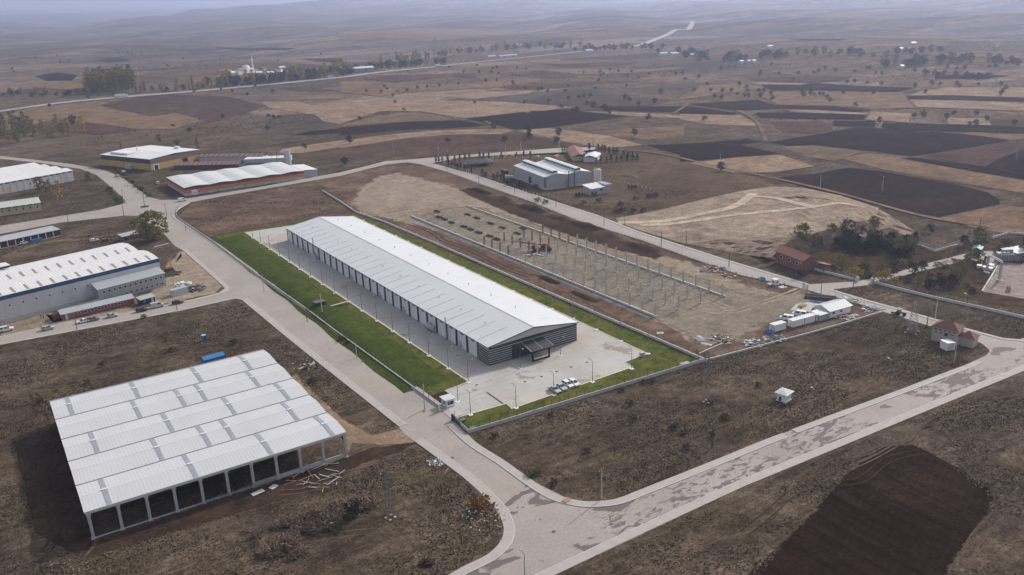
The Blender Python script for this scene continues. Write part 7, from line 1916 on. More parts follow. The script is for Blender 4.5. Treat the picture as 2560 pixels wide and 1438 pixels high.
# ------------------------------------------------------------------ vehicles
TYRE = plain('tyre_rubber', (0.018, 0.018, 0.019), .8, .2, 4)
LAMPW = plain('headlight_glass', (.75, .75, .72), .2)
LAMPR = plain('tail_light', (.30, .02, .02), .3)
PAINT = {k: plain('car_paint_' + k, c, .28, .03, .5, spec=.5) for k, c in {'white': (.72, .72, .72), 'silver': (.42, .43, .45), 'grey': (.16, .17, .18), 'red': (.13, .015, .02), 'darkred': (.07, .012, .018), 'green': (.03, .07, .04)}.items()}
def car(kind, paint, p, rz, label, group=None, z=0.0):
    """Body with shaped side profile, tucked-in cabin, glazing, wheels and lights; kinds: sedan, hatch, suv, van, minibus."""
    dims = {'sedan': (4.2, 1.62, 1.34), 'hatch': (4.0, 1.62, 1.40), 'suv': (4.5, 1.85, 1.75), 'van': (4.4, 1.8, 1.85), 'minibus': (4.4, 1.7, 1.9)}
    L, Wd, H = dims[kind]
    t = thing('parked_car' if kind not in ('van', 'minibus') else 'parked_van', label, 'car' if kind not in ('van', 'minibus') else 'van', (p[0], p[1], z + terrain(*p)), rz, group)
    h = L / 2; sill = .28; belt = H * .60
    low = [(-h, .45), (-h + .1, sill), (h - .15, sill), (h, .45), (h, belt * .74), (h - .15, belt * .86)]
    if kind == 'sedan': low += [(h * .42, belt), (-h * .55, belt), (-h + .06, belt * .95)]; cab = (-h * .62, -h * .34, h * .08, h * .44)
    elif kind == 'hatch': low += [(h * .48, belt), (-h + .08, belt)]; cab = (-h + .12, -h * .72, h * .12, h * .5)
    elif kind == 'suv': low += [(h * .48, belt), (-h + .06, belt)]; cab = (-h + .08, -h * .84, h * .15, h * .5)
    else: low += [(h * .70, belt), (-h + .04, belt)]; cab = (-h + .05, -h * .95, h * .38, h * .72)
    n = len(low)
    vs = [(x, -Wd / 2, z_) for x, z_ in low] + [(x, Wd / 2, z_) for x, z_ in low]
    body = MB().mesh(vs, [tuple(range(n)), tuple(range(n, 2 * n))[::-1]] + [((i + 1) % n, i, n + i, n + (i + 1) % n) for i in range(n)]).build('body', PAINT[paint], t)
    a, b, c_, d = cab; w0, w1 = Wd / 2 - .04, Wd / 2 - .20
    roof = MB().mesh([(a, -w0, belt), (d, -w0, belt), (d, w0, belt), (a, w0, belt), (b, -w1, H), (c_, -w1, H), (c_, w1, H), (b, w1, H)],
                     [(4, 5, 6, 7), (0, 4, 7, 3), (1, 2, 6, 5), (0, 1, 5, 4), (3, 7, 6, 2)]).build('cabin', PAINT[paint], t)
    def pane(name, q):
        nrm = (Vector(q[1]) - Vector(q[0])).cross(Vector(q[3]) - Vector(q[0])).normalized() * .012
        MB().face([tuple(Vector(v) + nrm) for v in q]).build(name, M['glass'], roof)
    def sub(p0, p1, p2, p3, m):
        c0 = sum((Vector(v) for v in (p0, p1, p2, p3)), Vector()) / 4
        return [tuple(c0 + (Vector(v) - c0) * m) for v in (p0, p1, p2, p3)]
    A, B_, C_, D_ = (a, -w0, belt), (d, -w0, belt), (d, w0, belt), (a, w0, belt)
    E_, F_, G_, H_ = (b, -w1, H), (c_, -w1, H), (c_, w1, H), (b, w1, H)
    pane('windscreen', sub(B_, C_, G_, F_, .86)); pane('rear_window', sub(D_, A, E_, H_, .82))
    if kind == 'minibus' or kind != 'van':
        for s0, s1 in ((0, .48), (.52, 1)):
            lo0, lo1 = lerp(A, B_, s0), lerp(A, B_, s1); hi0, hi1 = lerp(E_, F_, s0), lerp(E_, F_, s1)
            pane('side_window', sub(lo0, lo1, hi1, hi0, .8))
            lo0, lo1 = lerp(C_, D_, s0), lerp(C_, D_, s1); hi0, hi1 = lerp(G_, H_, s0), lerp(G_, H_, s1)
            pane('side_window', sub(lo0, lo1, hi1, hi0, .8))
    else:
        lo0, lo1 = lerp(A, B_, .62), lerp(A, B_, 1); hi0, hi1 = lerp(E_, F_, .62), lerp(E_, F_, 1); pane('side_window', sub(lo0, lo1, hi1, hi0, .8))
        lo0, lo1 = lerp(C_, D_, 0), lerp(C_, D_, .38); hi0, hi1 = lerp(G_, H_, 0), lerp(G_, H_, .38); pane('side_window', sub(lo0, lo1, hi1, hi0, .8))
    for x in (-h * .62, h * .64):
        for s in (-1, 1):
            w = MB().tube((x, s * (Wd / 2 - .20), .31), (x, s * (Wd / 2 + .02), .31), .31, n=12).build('wheel', TYRE, t)
            MB().tube((x, s * (Wd / 2 + .021), .31), (x, s * (Wd / 2 + .035), .31), .18, n=10).build('rim', M['steel'], w)
    for s in (-1, 1):
        MB().box(h - .04, h + .015, s * (Wd / 2 - .3) - .18, s * (Wd / 2 - .3) + .18, belt * .62, belt * .74).build('headlight', LAMPW, body)
        MB().box(-h - .015, -h + .04, s * (Wd / 2 - .22) - .12, s * (Wd / 2 - .22) + .12, belt * .68, belt * .84).build('tail_light', LAMPR, body)
    return t
NOSE = rad(-88)
for p, k, c, lb in zip([(119.49,168.55),(121.76,168.84),(124.17,169.05),(126.01,168.76)], ['sedan', 'sedan', 'hatch', 'hatch'], ['silver', 'silver', 'white', 'white'],
        ['silver saloon in the front bays, nearest the lamp post', 'silver saloon parked second from the lamp post in the front bays', 'white car with roof bars parked third from the lamp post', 'white estate car parked farthest from the lamp post']):
    car(k, c, p, NOSE, lb, 'cars in the front parking bays', .04)
s0, s1 = (-2.48,307.8), (69.07,305.2)
SA = math.atan2(s1[1] - s0[1], s1[0] - s0[0])
for pz, k, c, flip, lb in [((832, 985), 'sedan', 'white', 1, 'white car on the street bumper to bumper with a dark grey car'), ((935, 965), 'hatch', 'grey', 0, 'dark grey car parked right behind the white car on the street'),
        ((1118, 930), 'sedan', 'silver', 0, 'silver-grey saloon parked alone before the red brick cabin'), ((1418, 873), 'hatch', 'darkred', 0, 'dark red car parked beside the end of the brick cabin'),
        ((1572, 832), 'van', 'silver', 0, 'silver van parked between two dark red cars'), ((1775, 797), 'hatch', 'darkred', 0, 'dark red car parked nearest the street junction'),
        ((480, 1056), 'hatch', 'silver', 0, 'silver hatchback on the street left of the white car'), ((65, 1070), 'suv', 'white', 0, 'white off-roader at the left end of the street')]:
    q = {832: (22.43,308.6), 935: (25.66,308.5), 1118: (31.45,308.2), 1418: (41.19,307.7), 1572: (46.58,308.8), 1775: (53.39,308.0), 480: (11.65,308.7), 65: (-0.10,316.2)}[pz[0]]
    car(k, c, q, SA + (math.pi if flip else 0), lb, 'cars along the street', .035)
for q, k, c, r, lb in [((42.33,424.2), 'hatch', 'white', 15, 'white car on the grass behind the blue-banded factory'), ((46.70,420.6), 'hatch', 'red', 15, 'dark red car on the grass behind the blue-banded factory'),
        ((95.45,485.2), 'van', 'white', -5, 'white van driving before the orange banded building'), ((79.23,590.2), 'hatch', 'silver', 110, 'silver car driving up the road past the yellow hall'),
        ((95.04,547.2), 'hatch', 'white', 95, 'white car parked at the end wall of the orange building'), ((85.38,604), 'hatch', 'white', 40, 'white car parked behind the hedge near the yellow hall'),
        ((14.78,441.5), 'hatch', 'white', 15, 'white car before the maroon garage doors'),
        ((208.42,165.95), 'minibus', 'white', 120, 'white minibus behind the first joined container'), ((214.48,165.98), 'minibus', 'white', 120, 'white minibus parked nearer the white house')]:
    car(k, c, q, rad(r), lb, None, .03)
def lorry(p, rz, label, L=9.0):
    t = thing('lorry', label, 'lorry', (p[0], p[1], terrain(*p) + .5), rz)
    MB().box(-L / 2, L / 2 - 2.4, -1.25, 1.25, 1.0, 3.6).build('box_body', PAINT['white'], t)
    cb_ = MB().profile_y([(L / 2 - 2.2, .5), (L / 2, .5), (L / 2, 1.7), (L / 2 - .4, 2.9), (L / 2 - 2.2, 2.9)], -1.2, 1.2).build('cab', PAINT['white'], t)
    MB().face([(L / 2 + .01, -1.0, 1.75), (L / 2 + .01, 1.0, 1.75), (L / 2 - .36, 1.0, 2.8), (L / 2 - .36, -1.0, 2.8)]).build('windscreen', M['glass'], cb_)
    MB().box(-L / 2, L / 2 - 2.2, -.8, .8, .6, 1.0).build('chassis', M['black'], t)
    for x in (-L / 2 + 1, -L / 2 + 2.2, L / 2 - 1.2):
        for s in (-1, 1): MB().tube((x, s * .8, .5), (x, s * 1.2, .5), .5, n=12).build('wheel', TYRE, t)
ha = math.atan2(*(lambda a, b: (b[1] - a[1], b[0] - a[0]))((127.10,1130), (216.44,1124)))
lorry((172.34,1131), ha, 'white articulated lorry on the main road across the plain', 15.0)
lorry((636,1189), ha, 'white lorry farther along the main road', 9.0)
car('van', 'white', (312.4,1120), ha, 'white van on the main road before the village', None, .6)
# small tractor on the lane
t = thing('tractor', 'small dark green tractor driving along the lane by the pylon', 'tractor', (239.92,147.20), rad(-75))
MB().box(.2, 1.7, -.35, .35, .7, 1.25).build('bonnet', PAINT['green'], t)
MB().box(-1.0, .2, -.45, .45, .6, 1.0).build('body', PAINT['green'], t)
cbb = MB()
for x in (-.9, .15):
    for y in (-.5, .5): cbb.bar((x, y, 1.0), (x, y, 2.1), .08)
cbb.build('cab_frame', M['black'], t); MB().box(-1.05, .3, -.62, .62, 2.1, 2.2).build('roof', PAINT['green'], t)
for s in (-1, 1):
    MB().tube((-.6, s * .5, .7), (-.6, s * .9, .7), .7, n=14).build('rear_wheel', TYRE, t); MB().tube((1.3, s * .45, .42), (1.3, s * .75, .42), .42, n=12).build('front_wheel', TYRE, t)
MB().box(-2.6, -1.1, -.8, .8, .4, .9).build('carrier', M['dark'], t)

# people by the cabin and on the site
def person(p, rz, label, top, legs):
    """A standing figure grown round one skeleton: head, torso, arms, legs."""
    me_ = bpy.data.meshes.new('person')
    v = [(0, 0, .92), (0, 0, 1.15), (0, 0, 1.42), (0, 0, 1.52), (0, .02, 1.68), (-.19, 0, 1.40), (-.26, .02, 1.12), (-.24, .10, .88), (.19, 0, 1.40), (.26, .02, 1.12), (.24, .12, .90), (-.10, 0, .88), (-.11, .03, .48), (-.11, 0, .07), (-.11, .14, .04), (.10, 0, .88), (.12, .05, .48), (.13, -.04, .07), (.13, .10, .04)]
    e = [(0, 1), (1, 2), (2, 3), (3, 4), (2, 5), (5, 6), (6, 7), (2, 8), (8, 9), (9, 10), (0, 11), (11, 12), (12, 13), (13, 14), (0, 15), (15, 16), (16, 17), (17, 18)]
    r = [.14, .15, .15, .06, .115, .075, .055, .04, .075, .055, .04, .095, .07, .05, .045, .095, .07, .05, .045]
    me_.from_pydata(v, e, [])
    o = bpy.data.objects.new('person', me_); COL.objects.link(o)
    md = o.modifiers.new('skin', 'SKIN')
    for i, sv in enumerate(me_.skin_vertices[0].data):
        sv.radius = (r[i], r[i] * (.8 if i < 3 else 1)); sv.use_root = (i == 0)
    sd = o.modifiers.new('sub', 'SUBSURF'); sd.levels = 1; sd.render_levels = 1
    m, n, b = node_mat('clothes')
    z = n.nodes.new("ShaderNodeSeparateXYZ"); n.links.new(n.nodes.new("ShaderNodeTexCoord").outputs["Object"], z.inputs[0])
    c = mix_node(n, ramp_node(n, z.outputs[2], .93, .95), legs, top); c = mix_node(n, ramp_node(n, z.outputs[2], 1.50, 1.52), c, (.36, .22, .16)); c = mix_node(n, ramp_node(n, z.outputs[2], 1.68, 1.70), c, (.02, .015, .012))
    n.links.new(c, b.inputs["Base Color"]); me_.materials.append(m)
    o.location = (p[0], p[1], 0.02); o.rotation_euler = (0, 0, rz)
    tag(o, label, 'person')
person((10.89,322.4), 1.0, 'person in dark jacket standing near the brick cabin porch, left one', (.03, .03, .035), (.04, .04, .06))
person((11.59,321.3), 2.2, 'person in brown top standing near the brick cabin porch, right one', (.10, .05, .03), (.03, .03, .04))
person((219.53,169.30), .4, 'person in dark red top standing on the pad by the timber stack', (.12, .03, .03), (.03, .03, .04))
person((232.92,187.38), 1.4, 'person in dark red clothes standing by the guard cabin', (.13, .03, .03), (.05, .03, .03))


# ------------------------------------------------------------------ vegetation
def leaf_mat(name, a, b, c=None):
    m, n, bs = node_mat(name)
    p = position(n)
    f = noise_node(n, p, .9, 4, .7)
    col = mix_node(n, ramp_node(n, f, .3, .7), a, b)
    oi = n.nodes.new("ShaderNodeObjectInfo").outputs["Random"]
    col = mix_node(n, ramp_node(n, oi, 0, 1), mix_node(n, 1.0, col, (.72,) * 3, 'MULTIPLY'), mix_node(n, 1.0, col, (1.25, 1.22, 1.15), 'MULTIPLY'))
    if c: col = mix_node(n, ramp_node(n, noise_node(n, p, .35, 3, .6), .5, .7), col, c)
    n.links.new(col, bs.inputs["Base Color"]); bs.inputs["Roughness"].default_value = .9; bs.inputs["Specular IOR Level"].default_value = .1
    return m
LEAF = {'dark': leaf_mat('dark_foliage', (.026, .032, .018), (.056, .060, .032)), 'conifer': leaf_mat('conifer_foliage', (.012, .022, .014), (.028, .042, .024)),
        'olive': leaf_mat('olive_foliage', (.13, .13, .045), (.21, .19, .065), (.27, .21, .06)), 'yellow': leaf_mat('yellow_foliage', (.30, .23, .045), (.42, .32, .065), (.18, .17, .05)),
        'green': leaf_mat('green_foliage', (.065, .09, .025), (.11, .135, .04)), 'dry': leaf_mat('dry_twigs', (.16, .120, .095), (.27, .205, .165)), 'rust': leaf_mat('russet_foliage', (.19, .10, .04), (.27, .15, .055)), 'scrub': leaf_mat('scrub_foliage', (.045, .036, .022), (.075, .060, .036))}
BARK = plain('bark', (.07, .052, .040), .95, .25, 2)
def crown_mesh(name, mat, shape, n_cl, per, leaf, seed, h0, h1, rx):
    """Leaf-sized faces in clumps spread through a crown between h0 and h1."""
    r = np.random.default_rng(seed)
    V, Fc = [], []
    for k in range(n_cl):
        u = r.random(); z = h0 + (h1 - h0) * u
        if shape == 'round': rad_ = rx * math.sqrt(max(.03, 1 - (2 * u - 1) ** 2)) * (1 + .22 * r.normal())
        elif shape == 'cone': rad_ = rx * (1 - u) * (1 + .15 * r.normal()) + .05
        elif shape == 'column': rad_ = rx * (math.sin(math.pi * min(1, .12 + .86 * u)) ** .6) * (1 + .2 * r.normal())
        else: rad_ = rx * math.sqrt(max(.05, 1 - (u * 1.1 - .25) ** 2)) * (1 + .25 * r.normal())
        a = r.random() * 6.283; d = rad_ * math.sqrt(r.uniform(.15, 1))
        c = np.array([d * math.cos(a), d * math.sin(a), z])
        cs = leaf * r.uniform(1.2, 2.6)
        for q in range(per):
            o = c + r.normal(size=3) * cs * np.array([.6, .6, .45])
            t1 = r.normal(size=3); t1 /= np.linalg.norm(t1); t2 = np.cross(t1, r.normal(size=3)); t2 /= np.linalg.norm(t2)
            s = leaf * r.uniform(.6, 1.3)
            i = len(V); V += [o - t1 * s, o + t2 * s * .7, o + t1 * s, o - t2 * s * .7]; Fc.append((i, i + 1, i + 2, i + 3))
    me_ = bpy.data.meshes.new(name); me_.from_pydata([tuple(map(float, v)) for v in V], [], Fc); me_.materials.append(mat)
    return me_
def tree_proto(name, label, cat, leafk, shape, h, rx, h0, n_cl, per, leaf, seed, tr=.16, limbs=5, group=None):
    t = thing(name, label, cat)
    r = random.Random(seed)
    m = MB(); m.tube((0, 0, -.1), (0, 0, h0 + (h - h0) * .55), tr, tr * .35, n=6)
    for k in range(limbs):
        a = k * 6.283 / max(1, limbs) + r.random(); z = h0 * .8 + (h - h0) * r.uniform(0, .35)
        m.tube((0, 0, z), (math.cos(a) * rx * .7, math.sin(a) * rx * .7, z + (h - h0) * r.uniform(.15, .35)), tr * .45, tr * .15, n=5)
    m.build('trunk', BARK, t)
    o = bpy.data.objects.new('crown', crown_mesh(name + '_crown', LEAF[leafk], shape, n_cl, per, leaf, seed, h0, h, rx)); COL.objects.link(o); o.parent = t
    return t
PROTO = {}
def plant(kind, p, label, group=None, s=1.0, rz=None):
    """First use moves the prototype itself, later ones copy it with its parts."""
    spec = KINDS_[kind]
    z = terrain(p[0], p[1])
    if kind not in PROTO:
        o = tree_proto(*spec); PROTO[kind] = o
    else: o = copy_tree(PROTO[kind])
    o.location = (p[0], p[1], z + drape_z(p)); o.rotation_euler = (0, 0, RT.uniform(0, 6.28) if rz is None else rz); k = s * RT.uniform(.88, 1.14); o.scale = (k, k, k * RT.uniform(.9, 1.12))
    o["label"] = label
    if group: o["group"] = group
    elif "group" in o: del o["group"]
    return o
def drape_z(p): return 0.0
RT = random.Random(21)
KINDS_ = {
 'oak': ('oak_tree', 'x', 'tree', 'dark', 'round', 5.4, 2.9, 1.3, 60, 11, .30, 1, .22, 6),
 'oak_b': ('field_tree', 'x', 'tree', 'dark', 'dome', 4.6, 2.4, 1.2, 44, 10, .30, 2, .2, 5),
 'poplar': ('poplar_tree', 'x', 'tree', 'olive', 'column', 11.0, 1.6, 1.2, 60, 10, .34, 3, .16, 4),
 'poplar_y': ('poplar_tree', 'x', 'tree', 'yellow', 'column', 10.0, 1.7, 1.0, 60, 10, .34, 4, .16, 4),
 'conifer': ('conifer_tree', 'x', 'tree', 'conifer', 'cone', 3.2, .95, .15, 40, 9, .17, 5, .07, 0),
 'pine': ('pine_tree', 'x', 'tree', 'conifer', 'dome', 4.6, 2.0, .8, 60, 10, .26, 6, .14, 4),
 'green': ('broadleaf_tree', 'x', 'tree', 'green', 'round', 6.4, 2.6, 1.0, 66, 11, .30, 7, .18, 5),
 'olive': ('broadleaf_tree', 'x', 'tree', 'olive', 'round', 7.0, 2.4, .8, 66, 11, .30, 8, .16, 5),
 'ybush': ('yellow_bush', 'x', 'bush', 'yellow', 'dome', 2.6, 2.0, .1, 50, 10, .22, 9, .06, 6),
 'bush': ('scrub_bush', 'x', 'bush', 'scrub', 'dome', 1.4, 1.2, .05, 26, 8, .17, 10, .05, 5),
 'gbush': ('green_bush', 'x', 'bush', 'green', 'dome', 1.7, 1.4, .05, 36, 9, .18, 11, .05, 5),
 'dry': ('dry_bush', 'x', 'bush', 'dry', 'dome', 1.7, 1.6, .05, 60, 9, .15, 12, .05, 8),
 'rust': ('russet_bush', 'x', 'bush', 'rust', 'dome', 1.6, 1.4, .05, 36, 9, .18, 13, .05, 5),
 'big': ('willow_tree', 'x', 'tree', 'olive', 'round', 9.6, 5.2, .8, 190, 16, .34, 14, .4, 8),
 'bare': ('bare_tree', 'x', 'tree', 'dry', 'round', 3.4, 1.2, 1.0, 16, 5, .14, 15, .09, 9),
}
# the big tree by the junction
plant('big', (65.20,408.2), 'large spreading olive-green tree beside the brick outhouse', None, 1.25)
for q, k, s, lb in [((32.87,570.1), 'olive', 1.3, 'dark olive tree behind the yellow workshop, leftmost'), ((35.51,558.8), 'poplar', .7, 'slim olive tree behind the yellow workshop'), ((37.35,553.7), 'poplar', 1.0, 'taller slim tree behind the yellow workshop'),
        ((40.14,536.0), 'poplar_y', 1.15, 'bright yellow-green tree at the end of the yellow workshop'), ((62.78,593.8), 'olive', .85, 'olive tree at the corner of the pale four-span shed'), ((64.59,592.1), 'ybush', .9, 'yellow bush at the corner of the pale four-span shed'),
        ((66.31,549.4), 'poplar_y', .5, 'small yellow tree at the top of the roadside hedge'), ((62.85,442.8), 'oak_b', .7, 'small dark tree on the grass left of the big tree'), ((40.45,299.9), 'gbush', .8, 'small green bush on the verge below the dark red cars'),
        ((125.26,687), 'x', 0, '')][:-1]:
    plant(k, q, lb, None, s)
for i, q in enumerate([(67.26,544.9),(66.99,534.4),(66.72,524.3),(66.23,514.7),(66.67,507.8),(67.10,502.7)]): plant('gbush', q, 'dark green hedge bush, %s from the top along the left junction verge' % ORD[i], 'hedge at the left junction', 1.3)
for i, q in enumerate([(81.65,614),(82.23,604),(82.54,595.0),(82.52,584.2),(82.25,574.0),(82.24,563.9),(81.98,554.3),(81.97,544.7),(82.20,535.2),(82.48,527.8),(82.98,520.2),(83.19,511.5)]): plant('oak_b' if i % 3 == 0 else 'gbush', q, 'roadside hedge plant, %s from the yellow hall down to the junction' % ORD[i], 'hedge from the yellow hall to the junction', .6 if i % 3 == 0 else 1.0)
# woodland edge, upper left
for i, q in enumerate([(30.89,881),(34.47,888),(41.48,898),(44.09,890),(47.06,886),(50.45,889),(53.91,885)]): plant('poplar', q, 'dark poplar-like tree in the clump at the left edge, %s from the left' % ORD[i], 'dark trees at the left edge', 1.5)
for i, (q, k) in enumerate(zip([(33.59,825),(38.80,815),(46.64,853),(52.19,821),(61.80,859),(64.16,829),(74.56,868),(76.17,844),(79.40,835),(90.37,829),(91.69,906)], ['poplar_y', 'olive', 'olive', 'poplar_y', 'poplar_y', 'ybush', 'poplar_y', 'olive', 'poplar_y', 'poplar_y', 'oak'])):
    plant(k, q, '%s tree in the loose grove upper left, %s from the left' % ({'poplar_y': 'yellow', 'olive': 'olive-green', 'ybush': 'low yellow', 'oak': 'round dark'}[k], ORD[i]), 'loose grove upper left', 1.5 if k != 'ybush' else 2.0)
for q, k, s, lb in [((102.23,716), 'poplar', .45, 'slim dark tree left behind the brown-topped hall'), ((132.89,726), 'olive', .9, 'olive tree behind the brown-topped hall roof'), ((139.84,696), 'green', .85, 'green bushy tree behind the brown-topped hall roof'), ((147.57,664), 'poplar', .9, 'slim dark tree right behind the brown-topped hall')]:
    plant(k, q, lb, None, s)
# poplar block beside the main road
blk = [(147.06,1221), (197.64,1181), (207.58,1243), (156.76,1292)]
for j in range(3):
    for i in range(16):
        a = lerp(blk[0], blk[1], i / 15); b = lerp(blk[3], blk[2], i / 15); q = lerp(a, b, j / 2)
        plant('poplar' if (i + j) % 2 else 'poplar_y', q, 'tall poplar, %s from the left in row %s of the square poplar plantation' % (ORD[i], ('one', 'two', 'three')[j]), 'poplar plantation by the main road', 2.15)
TL = []
def row(line, n, kinds, s, jit, label, group):
    """Trees set out along a line of plan points."""
    l_ = smooth_line(line, 6)
    for i in range(n):
        k = i / max(1, n - 1) * (len(l_) - 1); a = l_[int(k)]; b = l_[min(len(l_) - 1, int(k) + 1)]
        q = lerp(a, b, k - int(k)); q = (q[0] + RT.uniform(-jit, jit), q[1] + RT.uniform(-jit, jit))
        plant(kinds[i % len(kinds)], q, label, group, s)
row([(201.63,1160),(223.09,1155),(253.0,1143)], 16, ['poplar', 'poplar_y', 'olive', 'oak', 'poplar_y'], 1.15, 10, 'tree in the mixed row right of the poplar plantation', 'mixed row right of the poplar plantation')
row([(258.8,1146),(278.6,1145),(304.9,1148)], 10, ['poplar_y', 'oak', 'poplar_y', 'olive'], 1.01, 10, 'yellowing tree between the poplar row and the village', 'yellowing trees before the village')
row([(304.9,1148),(332.2,1151),(359.4,1152),(399.8,1161),(441.5,1169),(473.9,1175)], 74, ['oak', 'olive', 'oak', 'green', 'poplar_y', 'oak'], 1.75, 24, 'broad tree in the belt around the village by the main road', 'tree belt around the village')
row([(486.4,1226),(528.7,1239),(557.3,1229),(601,1250),(639,1255),(671,1278)], 52, ['oak', 'olive', 'oak', 'poplar_y', 'oak'], 1.65, 26, 'broad tree in the belt behind the blue-roofed depot', 'tree belt behind the depot')
row([(729,1531),(775,1566),(754,1458)], 14, ['olive', 'poplar', 'olive'], 1.58, 20, 'tall tree in the clump above the main road', 'tall clump above the main road')
row([(54.59,1314),(66.69,1309),(79.57,1293)], 9, ['oak', 'oak_b', 'olive'], 1.08, 8, 'dark tree in the low clump at the far left', 'low clump far left')
row([(85.92,1240),(95.53,1245),(104.45,1213)], 7, ['oak', 'poplar_y', 'oak_b'], 1.08, 8, 'tree in the small clump left of the poplar plantation', 'small clump left of the plantation')
row([(119.40,1211),(131.92,1213),(143.56,1207)], 7, ['oak', 'olive', 'oak_b'], 1.01, 8, 'tree in the low clump at the foot of the poplar plantation', 'low clump by the plantation')
row([(871,1592),(924,1623),(969,1615),(1031,1578),(1068,1531),(1089,1419)], 60, ['oak', 'olive', 'oak', 'poplar_y'], 1.58, 30, 'tree in the long hazy belt across the middle of the plain', 'hazy belt across the plain')
row([(1018,1318),(1049,1305),(1068,1288),(1115,1285),(1117,1231)], 22, ['oak', 'pine', 'oak'], 1.73, 16, 'dark tree in the belt beside the distant road bend', 'dark belt by the distant road bend')
row([(1045,1091),(989,988),(958,915),(997,912),(1041,888),(1066,835),(1086,760),(1137,732)], 60, ['oak', 'olive', 'oak', 'oak_b'], 1.73, 34, 'tree in the long hazy belt at the far right', 'hazy belt far right')
row([(994,660),(1013,651),(1043,634),(1060,616)], 24, ['oak', 'oak', 'olive'], 1.58, 18, 'tree in the dense dark belt above the right-hand fields', 'dense belt above the right-hand fields')
row([(1063,611),(1076,601),(1071,576.8),(1066,554.6),(1047,527.7)], 18, ['oak', 'olive', 'oak_b'], 1.44, 26, 'tree in the broken belt at the far right edge', 'broken belt far right edge')
row([(943,584.3),(933,549.1),(939,522.3),(932,510.8)], 18, ['oak_b', 'oak'], 1.01, 12, 'dark tree along the field edge at the far right', 'field-edge trees far right')
# lone trees dotted over the plain
DOTS = [(245.06,606),(300.7,555.1),(331.2,524.9),(367.4,546.4),(354.8,527.2),(378.0,521.7),(357.6,496.3),(418.0,481.4),(361.6,587.0),(207.17,524.1),(476.1,653),(461.8,615),(475.5,627),(506.7,652),(497.6,632),(489.5,605),(480.5,588.1),(539.1,616),(560.2,617),(555.5,648),(525.7,708),(538.4,707),(553.6,708),(553.4,827),(553.9,802),(553.1,783),(560.4,805),(569.9,878),(581.4,897),(468.0,931),(446.4,977),(439.3,954),(422.0,934),(409.6,948),(435.6,918),(447.9,918),(498.2,932),(525.7,934),(483.2,935),(412.6,882),(362.4,753),(303.5,722),(386.8,823),(441.2,752),(475.3,713),(498.3,704),(547.3,711),(575.7,925),(564.8,933),(704,879),(717,889),(752,901),(755,922),(726,907),(759,882),(718,821),(718,842),(628,1022),(625,999),(659,1067),(666,1068),(676,1141),(617,1036),(684,1043),(684,1020),(603,1054),(630,1145),(606,766),(664,832),(649,763),(478.6,535.2),(623,677),(564.1,665),(709,920),(602,811),(566.2,768),(759,847),(782,823)]
DOTS2 = [(368.5,347.6),(507.0,499.2),(628,596.7),(630,608),(678,660),(681,646),(688,640),(670,615),(662,598.3),(660,591.6),(699,628),(725,653),(668,582.9),(707,620),(711,616),(695,593.3),(657,558.8),(701,558.1),(716,561.5),(715,556.5),(724,552.7),(702,530.9),(683,512.6),(725,557.8),(726,579.9),(751,588.6),(747,546.8),(765,525.5),(668,475.3),(799,492.5),(866,527.1),(867,518.6),(868,501.1),(859,493.1),(882,486.6),(891,468.6),(867,450.4),(850,444.8),(824,432.0),(670,386.4),(682,374.7),(654,350.8),(592.4,399.1),(625,346.9),(626,343.0),(647,326.3),(634,397.0),(639,392.6),(644,376.7),(903,545.2),(838,528.1),(841,569.1),(839,585.2),(840,602),(821,670),(861,725),(837,734),(879,710),(894,699),(902,698),(922,689),(921,661),(960,672),(961,669),(921,632),(918,622),(954,604),(950,583.7),(995,589.3),(997,569.2),(1019,552.4),(1022,546.9),(988,573.0),(833,606),(722,708),(746,683),(666,673),(940,805),(933,713),(872,763),(788,817),(774,774),(747,770),(867,826),(885,830),(896,829)]
DOTS3 = [(104.68,1820),(109.02,1918),(163.23,1842),(142.79,2190),(182.83,2301),(230.37,2326),(214.53,2127),(235.93,2163),(408.6,2286),(478.9,2301),(470.4,2126),(467.4,1947),(395.0,1965),(320.7,1572),(299.1,1952),(316.7,1981),(388.0,2339),(394.0,2322),(531.6,2038),(529.2,1624),(354.9,2025),(214.99,844),(294.5,1032),(289.4,1075),(327.3,1038),(284.0,1106),(253.1,1110),(223.48,1138),(166.65,1146),(138.32,1153),(53.15,1071),(91.54,1102),(328.1,1109),(161.81,811),(164.60,763),(219.33,723),(210.13,607),(701,1852),(687,1930),(247.87,808),(248.40,794),(253.8,794)]
for i, q in enumerate(DOTS): plant(('oak', 'oak_b', 'oak')[i % 3], q, 'lone dark tree dotting the fields beyond the teal factory', 'lone trees on the middle plain', 1.0 if q[1] < 700 else .72)
for i, q in enumerate(DOTS2): plant(('oak', 'oak_b', 'oak')[i % 3], q, 'lone dark tree dotting the right-hand farmland', 'lone trees on the right-hand farmland', .82)
for i, q in enumerate(DOTS3): plant(('oak_b', 'oak', 'oak_b')[i % 3], q, 'lone dark tree dotting the slopes at upper left', 'lone trees on the upper left slopes', .8)
